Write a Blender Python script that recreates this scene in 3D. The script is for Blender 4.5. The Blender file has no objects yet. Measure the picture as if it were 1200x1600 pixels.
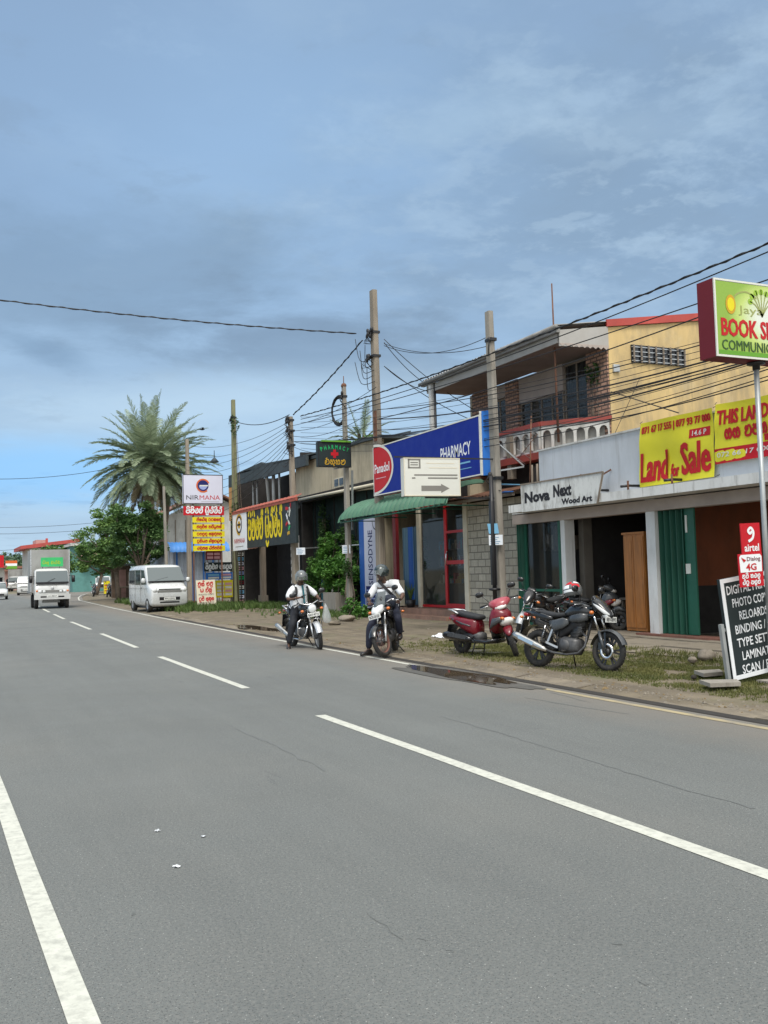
import bpy, bmesh, math, random
import numpy as np
from mathutils import Vector, Matrix, noise as mnoise
random.seed(7)
S = bpy.context.scene
COL = S.collection
PI = math.pi
R = math.radians

# ------------------------------------------------------------------ camera
CAM_H, CAM_F = 1.65, 1500.0           # eye height (m), focal length in pixels of the 1200x1600 photograph
ROLL, PITCH, YAW = -0.02627133, 0.06057155, 0.42913725
cam_d = bpy.data.cameras.new('camera'); cam = bpy.data.objects.new('camera', cam_d); COL.objects.link(cam)
fw = Vector((math.sin(YAW)*math.cos(PITCH), math.cos(YAW)*math.cos(PITCH), math.sin(PITCH)))
rt = Vector((math.cos(YAW), -math.sin(YAW), 0)); up = rt.cross(fw)
cr, sr = math.cos(ROLL), math.sin(ROLL)
xi = rt*cr - up*(-sr)*-1 if False else rt*cr + up*sr   # image x axis
yi = up*cr - rt*sr                                       # image y axis (up)
cam.matrix_world = Matrix(((xi.x, yi.x, -fw.x, 0), (xi.y, yi.y, -fw.y, 0), (xi.z, yi.z, -fw.z, CAM_H), (0, 0, 0, 1)))
cam_d.sensor_width = 36; cam_d.lens = CAM_F/1600*36; cam_d.clip_end = 3000; cam_d.clip_start = 0.1
S.camera = cam

def ray(px, py):                      # direction from the eye through a pixel of the photograph
    a, b = px-600, py-800
    u = a*cr + b*sr; v = -a*sr + b*cr
    cp, sp = math.cos(PITCH), math.sin(PITCH)
    f = CAM_F*cp + v*sp; z = CAM_F*sp - v*cp
    c, s = math.cos(YAW), math.sin(YAW)
    return Vector((u*c + f*s, -u*s + f*c, z))
EYE = Vector((0, 0, CAM_H))
def G(px, py, z=0.0): r = ray(px, py); return EYE + r*((z-CAM_H)/r.z)
def AX(px, py, X): r = ray(px, py); return EYE + r*(X/r.x)
def AY(px, py, Y): r = ray(px, py); return EYE + r*(Y/r.y)

# ------------------------------------------------------------------ light
SUN_EL, SUN_AZ = R(58), R(205)        # azimuth from +Y towards +X; behind the camera, slightly left
W = bpy.data.worlds.new('World'); S.world = W; W.use_nodes = True
nt = W.node_tree; nt.nodes.clear()
def N(t, **k):
    n = nt.nodes.new(t)
    for a, b in k.items(): setattr(n, a, b)
    return n
def L(a, b): nt.links.new(a, b)
def M_(op, a, b=None, c=None, clamp=False):
    n = N('ShaderNodeMath', operation=op); n.use_clamp = clamp
    for i, v in enumerate((a, b, c)):
        if v is None: continue
        if isinstance(v, (int, float)): n.inputs[i].default_value = v
        else: L(v, n.inputs[i])
    return n.outputs[0]
def MIX(f, a, b):
    n = N('ShaderNodeMix', data_type='RGBA')
    for i, v in ((0, f), (6, a), (7, b)):
        if isinstance(v, (int, float)): n.inputs[i].default_value = v
        elif isinstance(v, tuple): n.inputs[i].default_value = (*v, 1)
        else: L(v, n.inputs[i])
    return n.outputs[2]
tc = N('ShaderNodeTexCoord'); sep = N('ShaderNodeSeparateXYZ'); L(tc.outputs['Generated'], sep.inputs[0])
dx, dy, dz = sep.outputs
az = M_('ARCTAN2', dx, dy); el = M_('ARCSINE', dz)
den = M_('ADD', M_('MAXIMUM', dz, 0.0), 0.10)
cmb = N('ShaderNodeCombineXYZ'); L(M_('DIVIDE', dx, den), cmb.inputs[0]); L(M_('DIVIDE', dy, den), cmb.inputs[1])
def fbm(scale, detail=6, rough=.55, dist=.3, off=(0, 0, 0), vec=None):
    mp = N('ShaderNodeMapping'); mp.inputs['Location'].default_value = off; L(vec or cmb.outputs[0], mp.inputs[0])
    n = N('ShaderNodeTexNoise'); n.inputs['Scale'].default_value = scale; n.inputs['Detail'].default_value = detail
    n.inputs['Roughness'].default_value = rough; n.inputs['Distortion'].default_value = dist
    L(mp.outputs[0], n.inputs[0]); return n.outputs[0]
def sm(v, lo, hi):
    n = N('ShaderNodeMapRange', interpolation_type='SMOOTHSTEP'); L(v, n.inputs[0])
    n.inputs[1].default_value = lo; n.inputs[2].default_value = hi; return n.outputs[0]
n_big = fbm(.55, 5, .5, .2, (3.1, 1.7, 0)); n_mid = fbm(1.5, 8, .62, .25, (7.3, 2.2, 0)); n_fin = fbm(4.5, 6, .6, .2, (1.3, 5.2, 0))
def blob(px, py, sx, sy, rot=0.0, soft=1.0, nz=.9):   # a cloud mass of its own in one quarter of the sky: azimuth, elevation
    a0 = YAW + math.atan((px-600)/1500); e0 = (891-py-.026*(px-600))/1500
    u = M_('SUBTRACT', az, a0); v = M_('SUBTRACT', el, e0)
    c, s = math.cos(rot), math.sin(rot)
    uu = M_('ADD', M_('MULTIPLY', u, c*1500/sx), M_('MULTIPLY', v, s*1500/sx)); vv = M_('SUBTRACT', M_('MULTIPLY', v, c*1500/sy), M_('MULTIPLY', u, s*1500/sy))
    r = M_('SQRT', M_('ADD', M_('MULTIPLY', uu, uu), M_('MULTIPLY', vv, vv)))
    r = M_('SUBTRACT', r, M_('MULTIPLY', M_('SUBTRACT', n_mid, .5), nz*2)); r = M_('SUBTRACT', r, M_('MULTIPLY', M_('SUBTRACT', n_fin, .5), nz*.7))
    n = N('ShaderNodeMapRange', interpolation_type='SMOOTHSTEP'); L(r, n.inputs[0])
    n.inputs[1].default_value = 1+soft*.5; n.inputs[2].default_value = 1-soft*.5-.2; return n.outputs[0]
K = 1/0.10                                             # sky strength 0.10: colours below are given as seen
def C(r, g, b, k=1.0): return (r*K*k, g*K*k, b*K*k)
sky = N('ShaderNodeTexSky', sky_type='NISHITA'); sky.sun_disc = False
sky.sun_elevation = SUN_EL; sky.sun_rotation = SUN_AZ; sky.air_density = 1.3; sky.dust_density = 1.5
veil = MIX(sm(el, .02, .42), C(.345, .485, .64), C(.215, .32, .475))
col = MIX(.88, sky.outputs[0], veil)
col = MIX(M_('MULTIPLY', sm(n_big, .35, .75), .45), col, C(.20, .275, .39))
col = MIX(M_('MULTIPLY', sm(n_mid, .48, .72), .22), col, C(.33, .43, .55))
col = MIX(M_('MULTIPLY', blob(560, 300, 420, 190, 0, 1.6, .35), .45), col, C(.28, .43, .63))
n_alt = fbm(8.5, 8, .60, .15, (2.3, 9.1, 0)); n_rip = fbm(3.4, 9, .64, .12, (5.7, 3.3, 0))
right = blob(960, 320, 380, 230, 0, 1.4, 1.0)
col = MIX(M_('MULTIPLY', right, .72), col, C(.185, .262, .36))
col = MIX(M_('MULTIPLY', M_('MULTIPLY', right, sm(n_rip, .47, .62)), .62), col, C(.305, .41, .535))
col = MIX(M_('MULTIPLY', M_('MULTIPLY', right, sm(n_alt, .50, .62)), .40), col, C(.32, .42, .53))
col = MIX(M_('MULTIPLY', sm(n_rip, .56, .70), .20), col, C(.34, .46, .60))
col = MIX(M_('MULTIPLY', sm(n_rip, .46, .32), .32), col, C(.19, .265, .365))
col = MIX(M_('MULTIPLY', blob(740, 225, 130, 40, .25, 1.2, 1.6), .5), col, C(.31, .42, .54))
col = MIX(M_('MULTIPLY', blob(1010, 250, 210, 40, -.1, 1.2, 1.6), .4), col, C(.30, .40, .51))
col = MIX(M_('MULTIPLY', blob(130, 475, 400, 105, -.12, 1.1, 1.5), .52), col, C(.145, .215, .305))
col = MIX(M_('MULTIPLY', blob(480, 545, 270, 60, -.1, .8, 1.6), .6), col, C(.16, .225, .315))
col = MIX(M_('MULTIPLY', blob(330, 640, 330, 50, .05, 1.3, 1.0), .6), col, C(.42, .54, .65))
col = MIX(M_('MULTIPLY', blob(70, 748, 230, 50, .02, 1.2, .6), .62), col, C(.20, .46, .78))
col = MIX(M_('MULTIPLY', blob(75, 572, 70, 22, -.3, 1.0, .8), .6), col, C(.17, .26, .38))
col = MIX(M_('MULTIPLY', sm(el, .075, .0), .7), col, C(.42, .55, .66))
# the thin cloud overhead and behind the camera, out of the picture, is brighter
gain = N('ShaderNodeMix', data_type='RGBA', blend_type='MULTIPLY'); gain.inputs[0].default_value = 1; L(col, gain.inputs[6]); gain.inputs[7].default_value = (1.0, 1.035, 1.05, 1); col = gain.outputs[2]
over = M_('MAXIMUM', sm(el, .55, 1.1), M_('MULTIPLY', sm(dy, .1, -.7), .8))
col = MIX(over, col, C(1.10, 1.12, 1.10))
bg = N('ShaderNodeBackground'); bg.inputs[1].default_value = 0.10; L(col, bg.inputs[0])
wo = N('ShaderNodeOutputWorld'); L(bg.outputs[0], wo.inputs[0])
sun_d = bpy.data.lights.new('sun', 'SUN'); sun = bpy.data.objects.new('sun', sun_d); COL.objects.link(sun)
sun_d.energy = 2.1; sun_d.angle = R(22); sun_d.color = (1, .95, .88)
sv = Vector((math.sin(SUN_AZ)*math.cos(SUN_EL), math.cos(SUN_AZ)*math.cos(SUN_EL), math.sin(SUN_EL)))
sun.rotation_euler = sv.to_track_quat('Z', 'Y').to_euler()
S.view_settings.view_transform = 'Standard'; S.view_settings.look = 'None'; S.view_settings.exposure = 0.44; S.view_settings.gamma = 1
S.cycles.max_bounces = 6; S.cycles.diffuse_bounces = 3; S.cycles.glossy_bounces = 3; S.cycles.transparent_max_bounces = 12; S.cycles.use_denoising = True

# ------------------------------------------------------------------ materials
MATS = {}
def mat(name, col=(.5, .5, .5), rough=.7, var=.18, scale=4, metal=0, bump=0, bscale=60, dirt=0, dcol=(.10, .08, .06), dscale=1.5, spec=.5, coat=0, emit=0, trans=0, alpha=1, stretch=(1, 1, 1), kind=None, kp=None):
    m = bpy.data.materials.new(name); m.use_nodes = True; MATS[name] = m
    t = m.node_tree; ns = t.nodes; lk = t.links; b = ns['Principled BSDF']
    def nn(ty, **k):
        n = ns.new(ty)
        for a, v in k.items(): setattr(n, a, v)
        return n
    tcn = nn('ShaderNodeTexCoord'); mp = nn('ShaderNodeMapping'); mp.inputs['Scale'].default_value = stretch; lk.new(tcn.outputs['Object'], mp.inputs[0])
    def noise(sc, det=5, rg=.6, vec=None):
        n = nn('ShaderNodeTexNoise'); n.inputs['Scale'].default_value = sc; n.inputs['Detail'].default_value = det; n.inputs['Roughness'].default_value = rg
        lk.new(vec or mp.outputs[0], n.inputs[0]); return n.outputs[0]
    def rng(v, lo, hi, a=0, c=1):
        n = nn('ShaderNodeMapRange'); lk.new(v, n.inputs[0])
        for i, x in enumerate((lo, hi, a, c)): n.inputs[i+1].default_value = x
        return n.outputs[0]
    def mx(f, a, c):
        n = nn('ShaderNodeMix', data_type='RGBA')
        for i, v in ((0, f), (6, a), (7, c)):
            if isinstance(v, (int, float)): n.inputs[i].default_value = v
            elif isinstance(v, tuple): n.inputs[i].default_value = (*v[:3], 1)
            else: lk.new(v, n.inputs[i])
        return n.outputs[2]
    lo = tuple(max(0, c*(1-var)) for c in col); hi = tuple(min(1, c*(1+var)) for c in col)
    c = mx(rng(noise(scale), .3, .7), lo, hi) if var else None
    bumpv = None
    if kind == 'brick':
        sx = nn('ShaderNodeSeparateXYZ'); lk.new(tcn.outputs['Object'], sx.inputs[0])
        ad = nn('ShaderNodeMath', operation='ADD'); lk.new(sx.outputs[0], ad.inputs[0]); lk.new(sx.outputs[1], ad.inputs[1])
        cb = nn('ShaderNodeCombineXYZ'); lk.new(ad.outputs[0], cb.inputs[0]); lk.new(sx.outputs[2], cb.inputs[1])
        bt = nn('ShaderNodeTexBrick'); lk.new(cb.outputs[0], bt.inputs[0])
        bw, bh, mo, mcol = kp
        bt.inputs['Color1'].default_value = (*lo, 1); bt.inputs['Color2'].default_value = (*hi, 1); bt.inputs['Mortar'].default_value = (*mcol, 1)
        bt.inputs['Scale'].default_value = 1; bt.inputs['Mortar Size'].default_value = mo; bt.inputs['Brick Width'].default_value = bw; bt.inputs['Row Height'].default_value = bh
        bt.inputs['Mortar Smooth'].default_value = .2
        c = mx(rng(noise(scale*3), .35, .7, 0, .45), bt.outputs[0], tuple(x*.55 for x in col)); bumpv = bt.outputs[1]
    if dirt:
        mp2 = nn('ShaderNodeMapping'); mp2.inputs['Scale'].default_value = (1, 1, .35); lk.new(tcn.outputs['Object'], mp2.inputs[0])
        f = rng(noise(dscale, 9, .70, mp2.outputs[0]), .46, .66, 0, dirt)
        c = mx(f, c if c is not None else tuple(col), dcol)
    if c is None: b.inputs['Base Color'].default_value = (*col, 1)
    else: lk.new(c, b.inputs['Base Color'])
    b.inputs['Roughness'].default_value = rough; b.inputs['Metallic'].default_value = metal
    if rough > .15 and rough < .95 and var: lk.new(rng(noise(scale*2.3), .2, .8, max(.02, rough-.12), min(1, rough+.12)), b.inputs['Roughness'])
    b.inputs['Specular IOR Level'].default_value = spec; b.inputs['Coat Weight'].default_value = coat; b.inputs['Coat Roughness'].default_value = .06
    if trans: b.inputs['Transmission Weight'].default_value = trans; b.inputs['IOR'].default_value = 1.1
    if alpha < 1: b.inputs['Alpha'].default_value = alpha
    if emit: b.inputs['Emission Color'].default_value = (*col, 1); b.inputs['Emission Strength'].default_value = emit
    if bump:
        bn = nn('ShaderNodeBump'); bn.inputs['Strength'].default_value = bump; bn.inputs['Distance'].default_value = .02
        h = noise(bscale, 6, .65)
        if bumpv is not None:
            sb = nn('ShaderNodeMath', operation='SUBTRACT'); lk.new(h, sb.inputs[0]); lk.new(bumpv, sb.inputs[1]); h = sb.outputs[0]
        lk.new(h, bn.inputs['Height']); lk.new(bn.outputs[0], b.inputs['Normal'])
    return name

def leafmat(name, a, bcol, sc=.8, rough=.55):
    m = bpy.data.materials.new(name); m.use_nodes = True; MATS[name] = m; t = m.node_tree; ns = t.nodes; lk = t.links; b = ns['Principled BSDF']
    g = ns.new('ShaderNodeTexCoord'); n = ns.new('ShaderNodeTexNoise'); n.inputs['Scale'].default_value = sc; n.inputs['Detail'].default_value = 3; lk.new(g.outputs['Object'], n.inputs[0])
    gi = ns.new('ShaderNodeNewGeometry'); ad = ns.new('ShaderNodeMath'); ad.operation = 'MULTIPLY_ADD'; lk.new(gi.outputs['Random Per Island'], ad.inputs[0]); ad.inputs[1].default_value = .55
    lk.new(n.outputs[0], ad.inputs[2])
    mr = ns.new('ShaderNodeMapRange'); lk.new(ad.outputs[0], mr.inputs[0]); mr.inputs[1].default_value = .45; mr.inputs[2].default_value = 1.1
    mi = ns.new('ShaderNodeMix'); mi.data_type = 'RGBA'; lk.new(mr.outputs[0], mi.inputs[0]); mi.inputs[6].default_value = (*a, 1); mi.inputs[7].default_value = (*bcol, 1)
    lk.new(mi.outputs[2], b.inputs['Base Color']); b.inputs['Roughness'].default_value = rough
    tr = ns.new('ShaderNodeBsdfTranslucent'); lk.new(mi.outputs[2], tr.inputs[0]); ms = ns.new('ShaderNodeMixShader'); ms.inputs[0].default_value = .3
    lk.new(b.outputs[0], ms.inputs[1]); lk.new(tr.outputs[0], ms.inputs[2]); lk.new(ms.outputs[0], ns['Material Output'].inputs[0])
    return name

# ------------------------------------------------------------------ mesh builder
INV = {}
class MB:
    def __init__(s): s.v = []; s.f = []; s.m = []; s.sm = []; s.X = Matrix.Identity(4); s.names = []
    def mi(s, m):
        if m not in s.names: s.names.append(m)
        return s.names.index(m)
    def add(s, vs, fs, m, smooth=False):
        o = len(s.v); k = s.mi(m)
        s.v += [tuple(s.X @ Vector(p)) for p in vs]
        for f in fs: s.f.append([o+i for i in f]); s.m.append(k); s.sm.append(smooth)
        return s
    def box(s, x0, x1, y0, y1, z0, z1, m):
        x0, x1 = min(x0, x1), max(x0, x1); y0, y1 = min(y0, y1), max(y0, y1); z0, z1 = min(z0, z1), max(z0, z1)
        return s.add([(x, y, z) for x in (x0, x1) for y in (y0, y1) for z in (z0, z1)], [(0, 1, 3, 2), (4, 6, 7, 5), (0, 4, 5, 1), (2, 3, 7, 6), (0, 2, 6, 4), (1, 5, 7, 3)], m)
    def bar(s, a, b, w, h, m, upv=(0, 0, 1)):          # a square bar from a to b
        a, b = Vector(a), Vector(b); d = (b-a).normalized(); u = Vector(upv)
        if abs(d.dot(u)) > .95: u = Vector((1, 0, 0))
        r = d.cross(u).normalized(); u = r.cross(d)
        return s.add([p + r*(i*w/2) + u*(j*h/2) for p in (a, b) for i, j in ((-1, -1), (1, -1), (1, 1), (-1, 1))],
                     [(3, 2, 1, 0), (4, 5, 6, 7), (0, 1, 5, 4), (1, 2, 6, 5), (2, 3, 7, 6), (3, 0, 4, 7)], m)
    def tube(s, pts, r, m, n=8, caps=True, closed=False):
        pts = [Vector(p) for p in pts]; k = len(pts); rs = r if isinstance(r, (list, tuple)) else [r]*k
        vs = []; ref = None
        for i, p in enumerate(pts):
            d = (pts[(i+1) % k if closed else min(i+1, k-1)] - pts[(i-1) % k if closed else max(i-1, 0)]).normalized()
            if ref is None: ref = Vector((0, 0, 1)) if abs(d.z) < .9 else Vector((1, 0, 0))
            u = d.cross(ref).normalized(); w = u.cross(d); ref = w
            vs += [p + (u*math.cos(2*PI*j/n) + w*math.sin(2*PI*j/n))*rs[i] for j in range(n)]
        fs = [(i*n+j, i*n+(j+1) % n, ((i+1) % k)*n+(j+1) % n, ((i+1) % k)*n+j) for i in range(k if closed else k-1) for j in range(n)]
        if caps and not closed: fs += [tuple(range(n))[::-1], tuple((k-1)*n+j for j in range(n))]
        return s.add(vs, fs, m, True)
    def loft(s, secs, m, n=16, ax='x', smooth=True):     # (centre, half a, half b, power): superellipse rings
        vs = []
        for c, a, b, pw in secs:
            c = Vector(c)
            for j in range(n):
                t = 2*PI*j/n; ct, st = math.cos(t), math.sin(t); e = 2/pw
                u = a*math.copysign(abs(ct)**e, ct); v = b*math.copysign(abs(st)**e, st)
                vs.append(c + (Vector((0, u, v)) if ax == 'x' else Vector((u, 0, v)) if ax == 'y' else Vector((u, v, 0))))
        k = len(secs); fs = [(i*n+j, i*n+(j+1) % n, (i+1)*n+(j+1) % n, (i+1)*n+j) for i in range(k-1) for j in range(n)]
        fs += [tuple(range(n))[::-1], tuple((k-1)*n+j for j in range(n))]
        return s.add(vs, fs, m, smooth)
    def lathe(s, prof, c, m, n=24, ax='y', a0=0, a1=2*PI):   # (radius, offset) profile turned round an axis through c
        c = Vector(c); vs = []; full = abs(a1-a0-2*PI) < 1e-6; nn_ = n if full else n+1
        for j in range(nn_):
            t = a0 + (a1-a0)*j/n; ct, st = math.cos(t), math.sin(t)
            for r_, h in prof:
                vs.append(c + (Vector((r_*ct, h, r_*st)) if ax == 'y' else Vector((r_*ct, r_*st, h)) if ax == 'z' else Vector((h, r_*ct, r_*st))))
        p = len(prof); fs = [(j*p+i, j*p+i+1, ((j+1) % nn_)*p+i+1, ((j+1) % nn_)*p+i) for j in range(n) for i in range(p-1)]
        return s.add(vs, fs, m, True)
    def ball(s, c, r, m, n=12, k=8):
        rx, ry, rz = (r, r, r) if isinstance(r, (int, float)) else r; c = Vector(c)
        vs = [c+Vector((rx*math.sin(PI*i/k)*math.cos(2*PI*j/n), ry*math.sin(PI*i/k)*math.sin(2*PI*j/n), rz*math.cos(PI*i/k))) for i in range(k+1) for j in range(n)]
        return s.add(vs, [(i*n+j, (i+1)*n+j, (i+1)*n+(j+1) % n, i*n+(j+1) % n) for i in range(k) for j in range(n)], m, True)
    def prism(s, poly, d, m):                            # polygon (3-D points) pushed by vector d
        d = Vector(d); n = len(poly); vs = [Vector(p) for p in poly]+[Vector(p)+d for p in poly]
        return s.add(vs, [tuple(range(n))[::-1], tuple(range(n, 2*n))]+[(i, (i+1) % n, n+(i+1) % n, n+i) for i in range(n)], m)
    def quad(s, a, b, c, d, m): return s.add([a, b, c, d], [(0, 1, 2, 3)], m)
    def grid(s, fn, nu, nv, m, smooth=True):
        return s.add([fn(i/nu, j/nv) for i in range(nu+1) for j in range(nv+1)], [(i*(nv+1)+j, (i+1)*(nv+1)+j, (i+1)*(nv+1)+j+1, i*(nv+1)+j+1) for i in range(nu) for j in range(nv)], m, smooth)
    # flat lettering on a board: O lower left corner, U right, V up (unit vectors), laid e in front of the board
    def text(s, body, O, U, V, x, y, w, h, m, bold=.0, e=.004):
        O, U, V = Vector(O), Vector(U), Vector(V); Nn = U.cross(V)
        vs, fs = text_geo(body, bold)
        return s.add([O + U*(x+p[0]*w) + V*(y+p[1]*h) + Nn*e for p in vs], fs, m)
    def strokes(s, lines, O, U, V, x, y, w, h, th, m, e=.004):
        O, U, V = Vector(O), Vector(U), Vector(V); Nn = U.cross(V)
        for ln in lines:
            P = smooth2(ln); P = [(x+a*w, y+b*h) for a, b in P]; vs = []
            for i, p in enumerate(P):
                q0, q1 = P[max(i-1, 0)], P[min(i+1, len(P)-1)]; d = Vector((q1[0]-q0[0], q1[1]-q0[1])); d = d.normalized() if d.length > 1e-9 else Vector((1, 0))
                for k in (-1, 1): vs.append(O + U*(p[0]-d.y*th/2*k) + V*(p[1]+d.x*th/2*k) + Nn*e)
            s.add(vs, [(2*i+1, 2*i, 2*i+2, 2*i+3) for i in range(len(P)-1)], m)
        return s
    def build(s, name, parent=None, **tags):
        me = bpy.data.meshes.new(name); me.from_pydata(s.v, [], s.f)
        for n in s.names: me.materials.append(MATS[n])
        me.polygons.foreach_set('material_index', s.m); me.polygons.foreach_set('use_smooth', s.sm); me.update()
        o = bpy.data.objects.new(name, me); COL.objects.link(o)
        if parent is not None:
            o.parent = parent
            r = parent
            while r is not None:
                if r.name in INV: o.matrix_parent_inverse = INV[r.name] if r is parent else Matrix.Identity(4); break
                r = r.parent
        for k, v in tags.items(): o[k] = v
        return o
def smooth2(ln, k=4):
    if len(ln) < 3: return ln
    out = []
    for i in range(len(ln)-1):
        p0, p1, p2, p3 = ln[max(i-1, 0)], ln[i], ln[i+1], ln[min(i+2, len(ln)-1)]
        for j in range(k):
            t = j/k
            out.append(tuple(.5*(2*b + (c-a)*t + (2*a-5*b+4*c-d)*t*t + (3*b-a-3*c+d)*t**3) for a, b, c, d in zip(p0, p1, p2, p3)))
    return out+[ln[-1]]
TXT = {}
def text_geo(body, bold):
    if (body, bold) not in TXT:
        cu = bpy.data.curves.new('t', 'FONT'); cu.body = body; cu.offset = bold; cu.resolution_u = 2; ob = bpy.data.objects.new('t', cu)
        me = ob.to_mesh(); vs = [tuple(v.co) for v in me.vertices]; fs = [tuple(p.vertices) for p in me.polygons]; ob.to_mesh_clear(); bpy.data.objects.remove(ob); bpy.data.curves.remove(cu)
        x0 = min(v[0] for v in vs); x1 = max(v[0] for v in vs); y0 = min(v[1] for v in vs); y1 = max(v[1] for v in vs)
        TXT[body, bold] = ([((v[0]-x0)/(x1-x0), (v[1]-y0)/(y1-y0)) for v in vs], fs)
    return TXT[body, bold]
def thing(name, label, cat, loc, group=None, rot=None):
    """An Empty at the thing's base. rot=None: parts are given in world coordinates; rot=(x, y, z): parts are given in the thing's own frame."""
    o = bpy.data.objects.new(name, None); COL.objects.link(o); o.location = loc; o.empty_display_size = .2
    if rot is None: INV[o.name] = Matrix.Translation(-Vector(loc))
    else: o.rotation_euler = rot; INV[o.name] = Matrix.Identity(4)
    tag(o, label, cat, group); return o
def tag(o, label, cat, group=None):
    o['label'] = label; o['category'] = cat
    if group: o['group'] = group
    return o
UX, UYN, UZ = Vector((1, 0, 0)), Vector((0, -1, 0)), Vector((0, 0, 1))   # boards facing the camera's end of the street use UX; facing the road use UYN
# ------------------------------------------------------------------ material list
def asphalt():
    mat('asphalt', (.146, .156, .150), .82, .10, .35, bump=.5, bscale=90, spec=.35)
    t = MATS['asphalt'].node_tree; ns = t.nodes; lk = t.links; b = ns['Principled BSDF']
    src = b.inputs['Base Color'].links[0].from_socket
    tcn = ns.new('ShaderNodeTexCoord')
    def noise(sc, det, st=(1, 1, 1), ty='ShaderNodeTexNoise'):
        mp = ns.new('ShaderNodeMapping'); mp.inputs['Scale'].default_value = st; lk.new(tcn.outputs['Object'], mp.inputs[0])
        n = ns.new(ty); n.inputs['Scale'].default_value = sc
        if ty == 'ShaderNodeTexNoise': n.inputs['Detail'].default_value = det; n.inputs['Roughness'].default_value = .7
        lk.new(mp.outputs[0], n.inputs[0]); return n.outputs[0]
    def rng(v, lo, hi, a, c):
        n = ns.new('ShaderNodeMapRange'); lk.new(v, n.inputs[0])
        for i, x in enumerate((lo, hi, a, c)): n.inputs[i+1].default_value = x
        return n.outputs[0]
    def mx(f, a, c, bl='MIX'):
        n = ns.new('ShaderNodeMix'); n.data_type = 'RGBA'; n.blend_type = bl
        lk.new(f, n.inputs[0])
        for i, v in ((6, a), (7, c)):
            if isinstance(v, tuple): n.inputs[i].default_value = (*v, 1)
            else: lk.new(v, n.inputs[i])
        return n.outputs[2]
    c = mx(rng(noise(1.3, 5, (1, .05, 1)), .42, .66, 0, .5), src, (.108, .116, .114)); c = mx(rng(noise(.28, 4, (1, .5, 1)), .48, .64, 0, .45), c, (.18, .182, .168))        # long wheel-track bands
    c = mx(rng(noise(55, 3), .42, .68, 0, .58), c, (.25, .245, .225))                          # pale aggregate
    c = mx(rng(noise(110, 2), .54, .66, 0, .9), c, (.035, .037, .037))
    c = mx(rng(noise(26, 4), .56, .72, 0, .25), c, (.085, .088, .083))                         # pits
    c = mx(rng(noise(90, 1), .70, .74, 0, .8), c, (.50, .50, .47))
    c = mx(rng(noise(.9, 7, (1, .35, 1)), .62, .70, 0, .30), c, (.09, .095, .095))            # oil marks
    c = mx(rng(noise(3.5, 8, (1, .12, 1)), .66, .70, 0, .5), c, (.085, .088, .09))
    sx = ns.new('ShaderNodeSeparateXYZ'); lk.new(tcn.outputs['Object'], sx.inputs[0])
    dn = ns.new('ShaderNodeMath'); dn.operation = 'MULTIPLY_ADD'; lk.new(noise(1.1, 6), dn.inputs[0]); dn.inputs[1].default_value = 1.6; lk.new(sx.outputs[0], dn.inputs[2])
    c = mx(rng(dn.outputs[0], 6.9, 8.1, 0, .62), c, (.20, .175, .145))                         # dust washed in from the verge
    lk.new(c, b.inputs['Base Color'])
asphalt()
def lerp(a, b, t): return a+(b-a)*t
def streaks(name, col, amt, sc, st, lo, hi, along=None):   # long marks that belong to the surface: ruts in dirt, runs down a wall
    t = MATS[name].node_tree; ns = t.nodes; lk = t.links; b = ns['Principled BSDF']; src = b.inputs['Base Color'].links[0].from_socket
    tcn = ns.new('ShaderNodeTexCoord'); mp = ns.new('ShaderNodeMapping'); mp.inputs['Scale'].default_value = st; lk.new(tcn.outputs['Object'], mp.inputs[0])
    n = ns.new('ShaderNodeTexNoise'); n.inputs['Scale'].default_value = sc; n.inputs['Detail'].default_value = 8; n.inputs['Roughness'].default_value = .65; lk.new(mp.outputs[0], n.inputs[0])
    r = ns.new('ShaderNodeMapRange'); lk.new(n.outputs[0], r.inputs[0])
    for i, x in enumerate((lo, hi, 0, amt)): r.inputs[i+1].default_value = x
    m = ns.new('ShaderNodeMix'); m.data_type = 'RGBA'; lk.new(r.outputs[0], m.inputs[0]); lk.new(src, m.inputs[6]); m.inputs[7].default_value = (*col, 1); lk.new(m.outputs[2], b.inputs['Base Color'])
mat('road_paint', (.55, .55, .48), .7, .10, 9, dirt=.55, dcol=(.27, .27, .24), dscale=16)
mat('old_paint', (.40, .33, .19), .65, .15, 3, dirt=.9, dcol=(.22, .20, .17), dscale=2.2)
mat('dirt', (.165, .135, .092), .95, .30, 1.3, bump=.8, bscale=14, dirt=.55, dcol=(.125, .105, .08), dscale=.8)
mat('earth', (.20, .18, .12), .95, .3, .3, bump=.4, bscale=3)
mat('pavement', (.24, .205, .155), .9, .2, 1.1, bump=.5, bscale=25, dirt=.6, dcol=(.13, .115, .09), dscale=1.1)
mat('kerb', (.215, .18, .13), .9, .25, 2, bump=.7, bscale=22, dirt=.85, dcol=(.12, .10, .08), dscale=1.2)
mat('gap', (.03, .026, .022), .9, .2, 4)
mat('water', (.075, .055, .036), .03, 0, spec=.5)
mat('wet', (.10, .095, .082), .45, .2, 3)
leafmat('grass', (.075, .100, .022), (.21, .20, .065), 1.2, .7)
leafmat('grass_green', (.05, .10, .02), (.13, .20, .05), 1.2, .7)
mat('white_wall', (.68, .69, .68), .8, .07, 1.2, dirt=.5, dcol=(.38, .37, .34), dscale=1.3, bump=.15)
mat('blue_white', (.60, .63, .67), .8, .06, 1.0, dirt=.32, dcol=(.36, .38, .39), dscale=1.3, bump=.15)
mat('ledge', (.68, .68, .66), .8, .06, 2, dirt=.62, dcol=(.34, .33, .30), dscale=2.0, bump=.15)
mat('inner_wall', (.14, .125, .105), .9, .2, 1.5, dirt=.5)  # wall colour darkened: the deep shade of the shop interior is painted in
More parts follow.
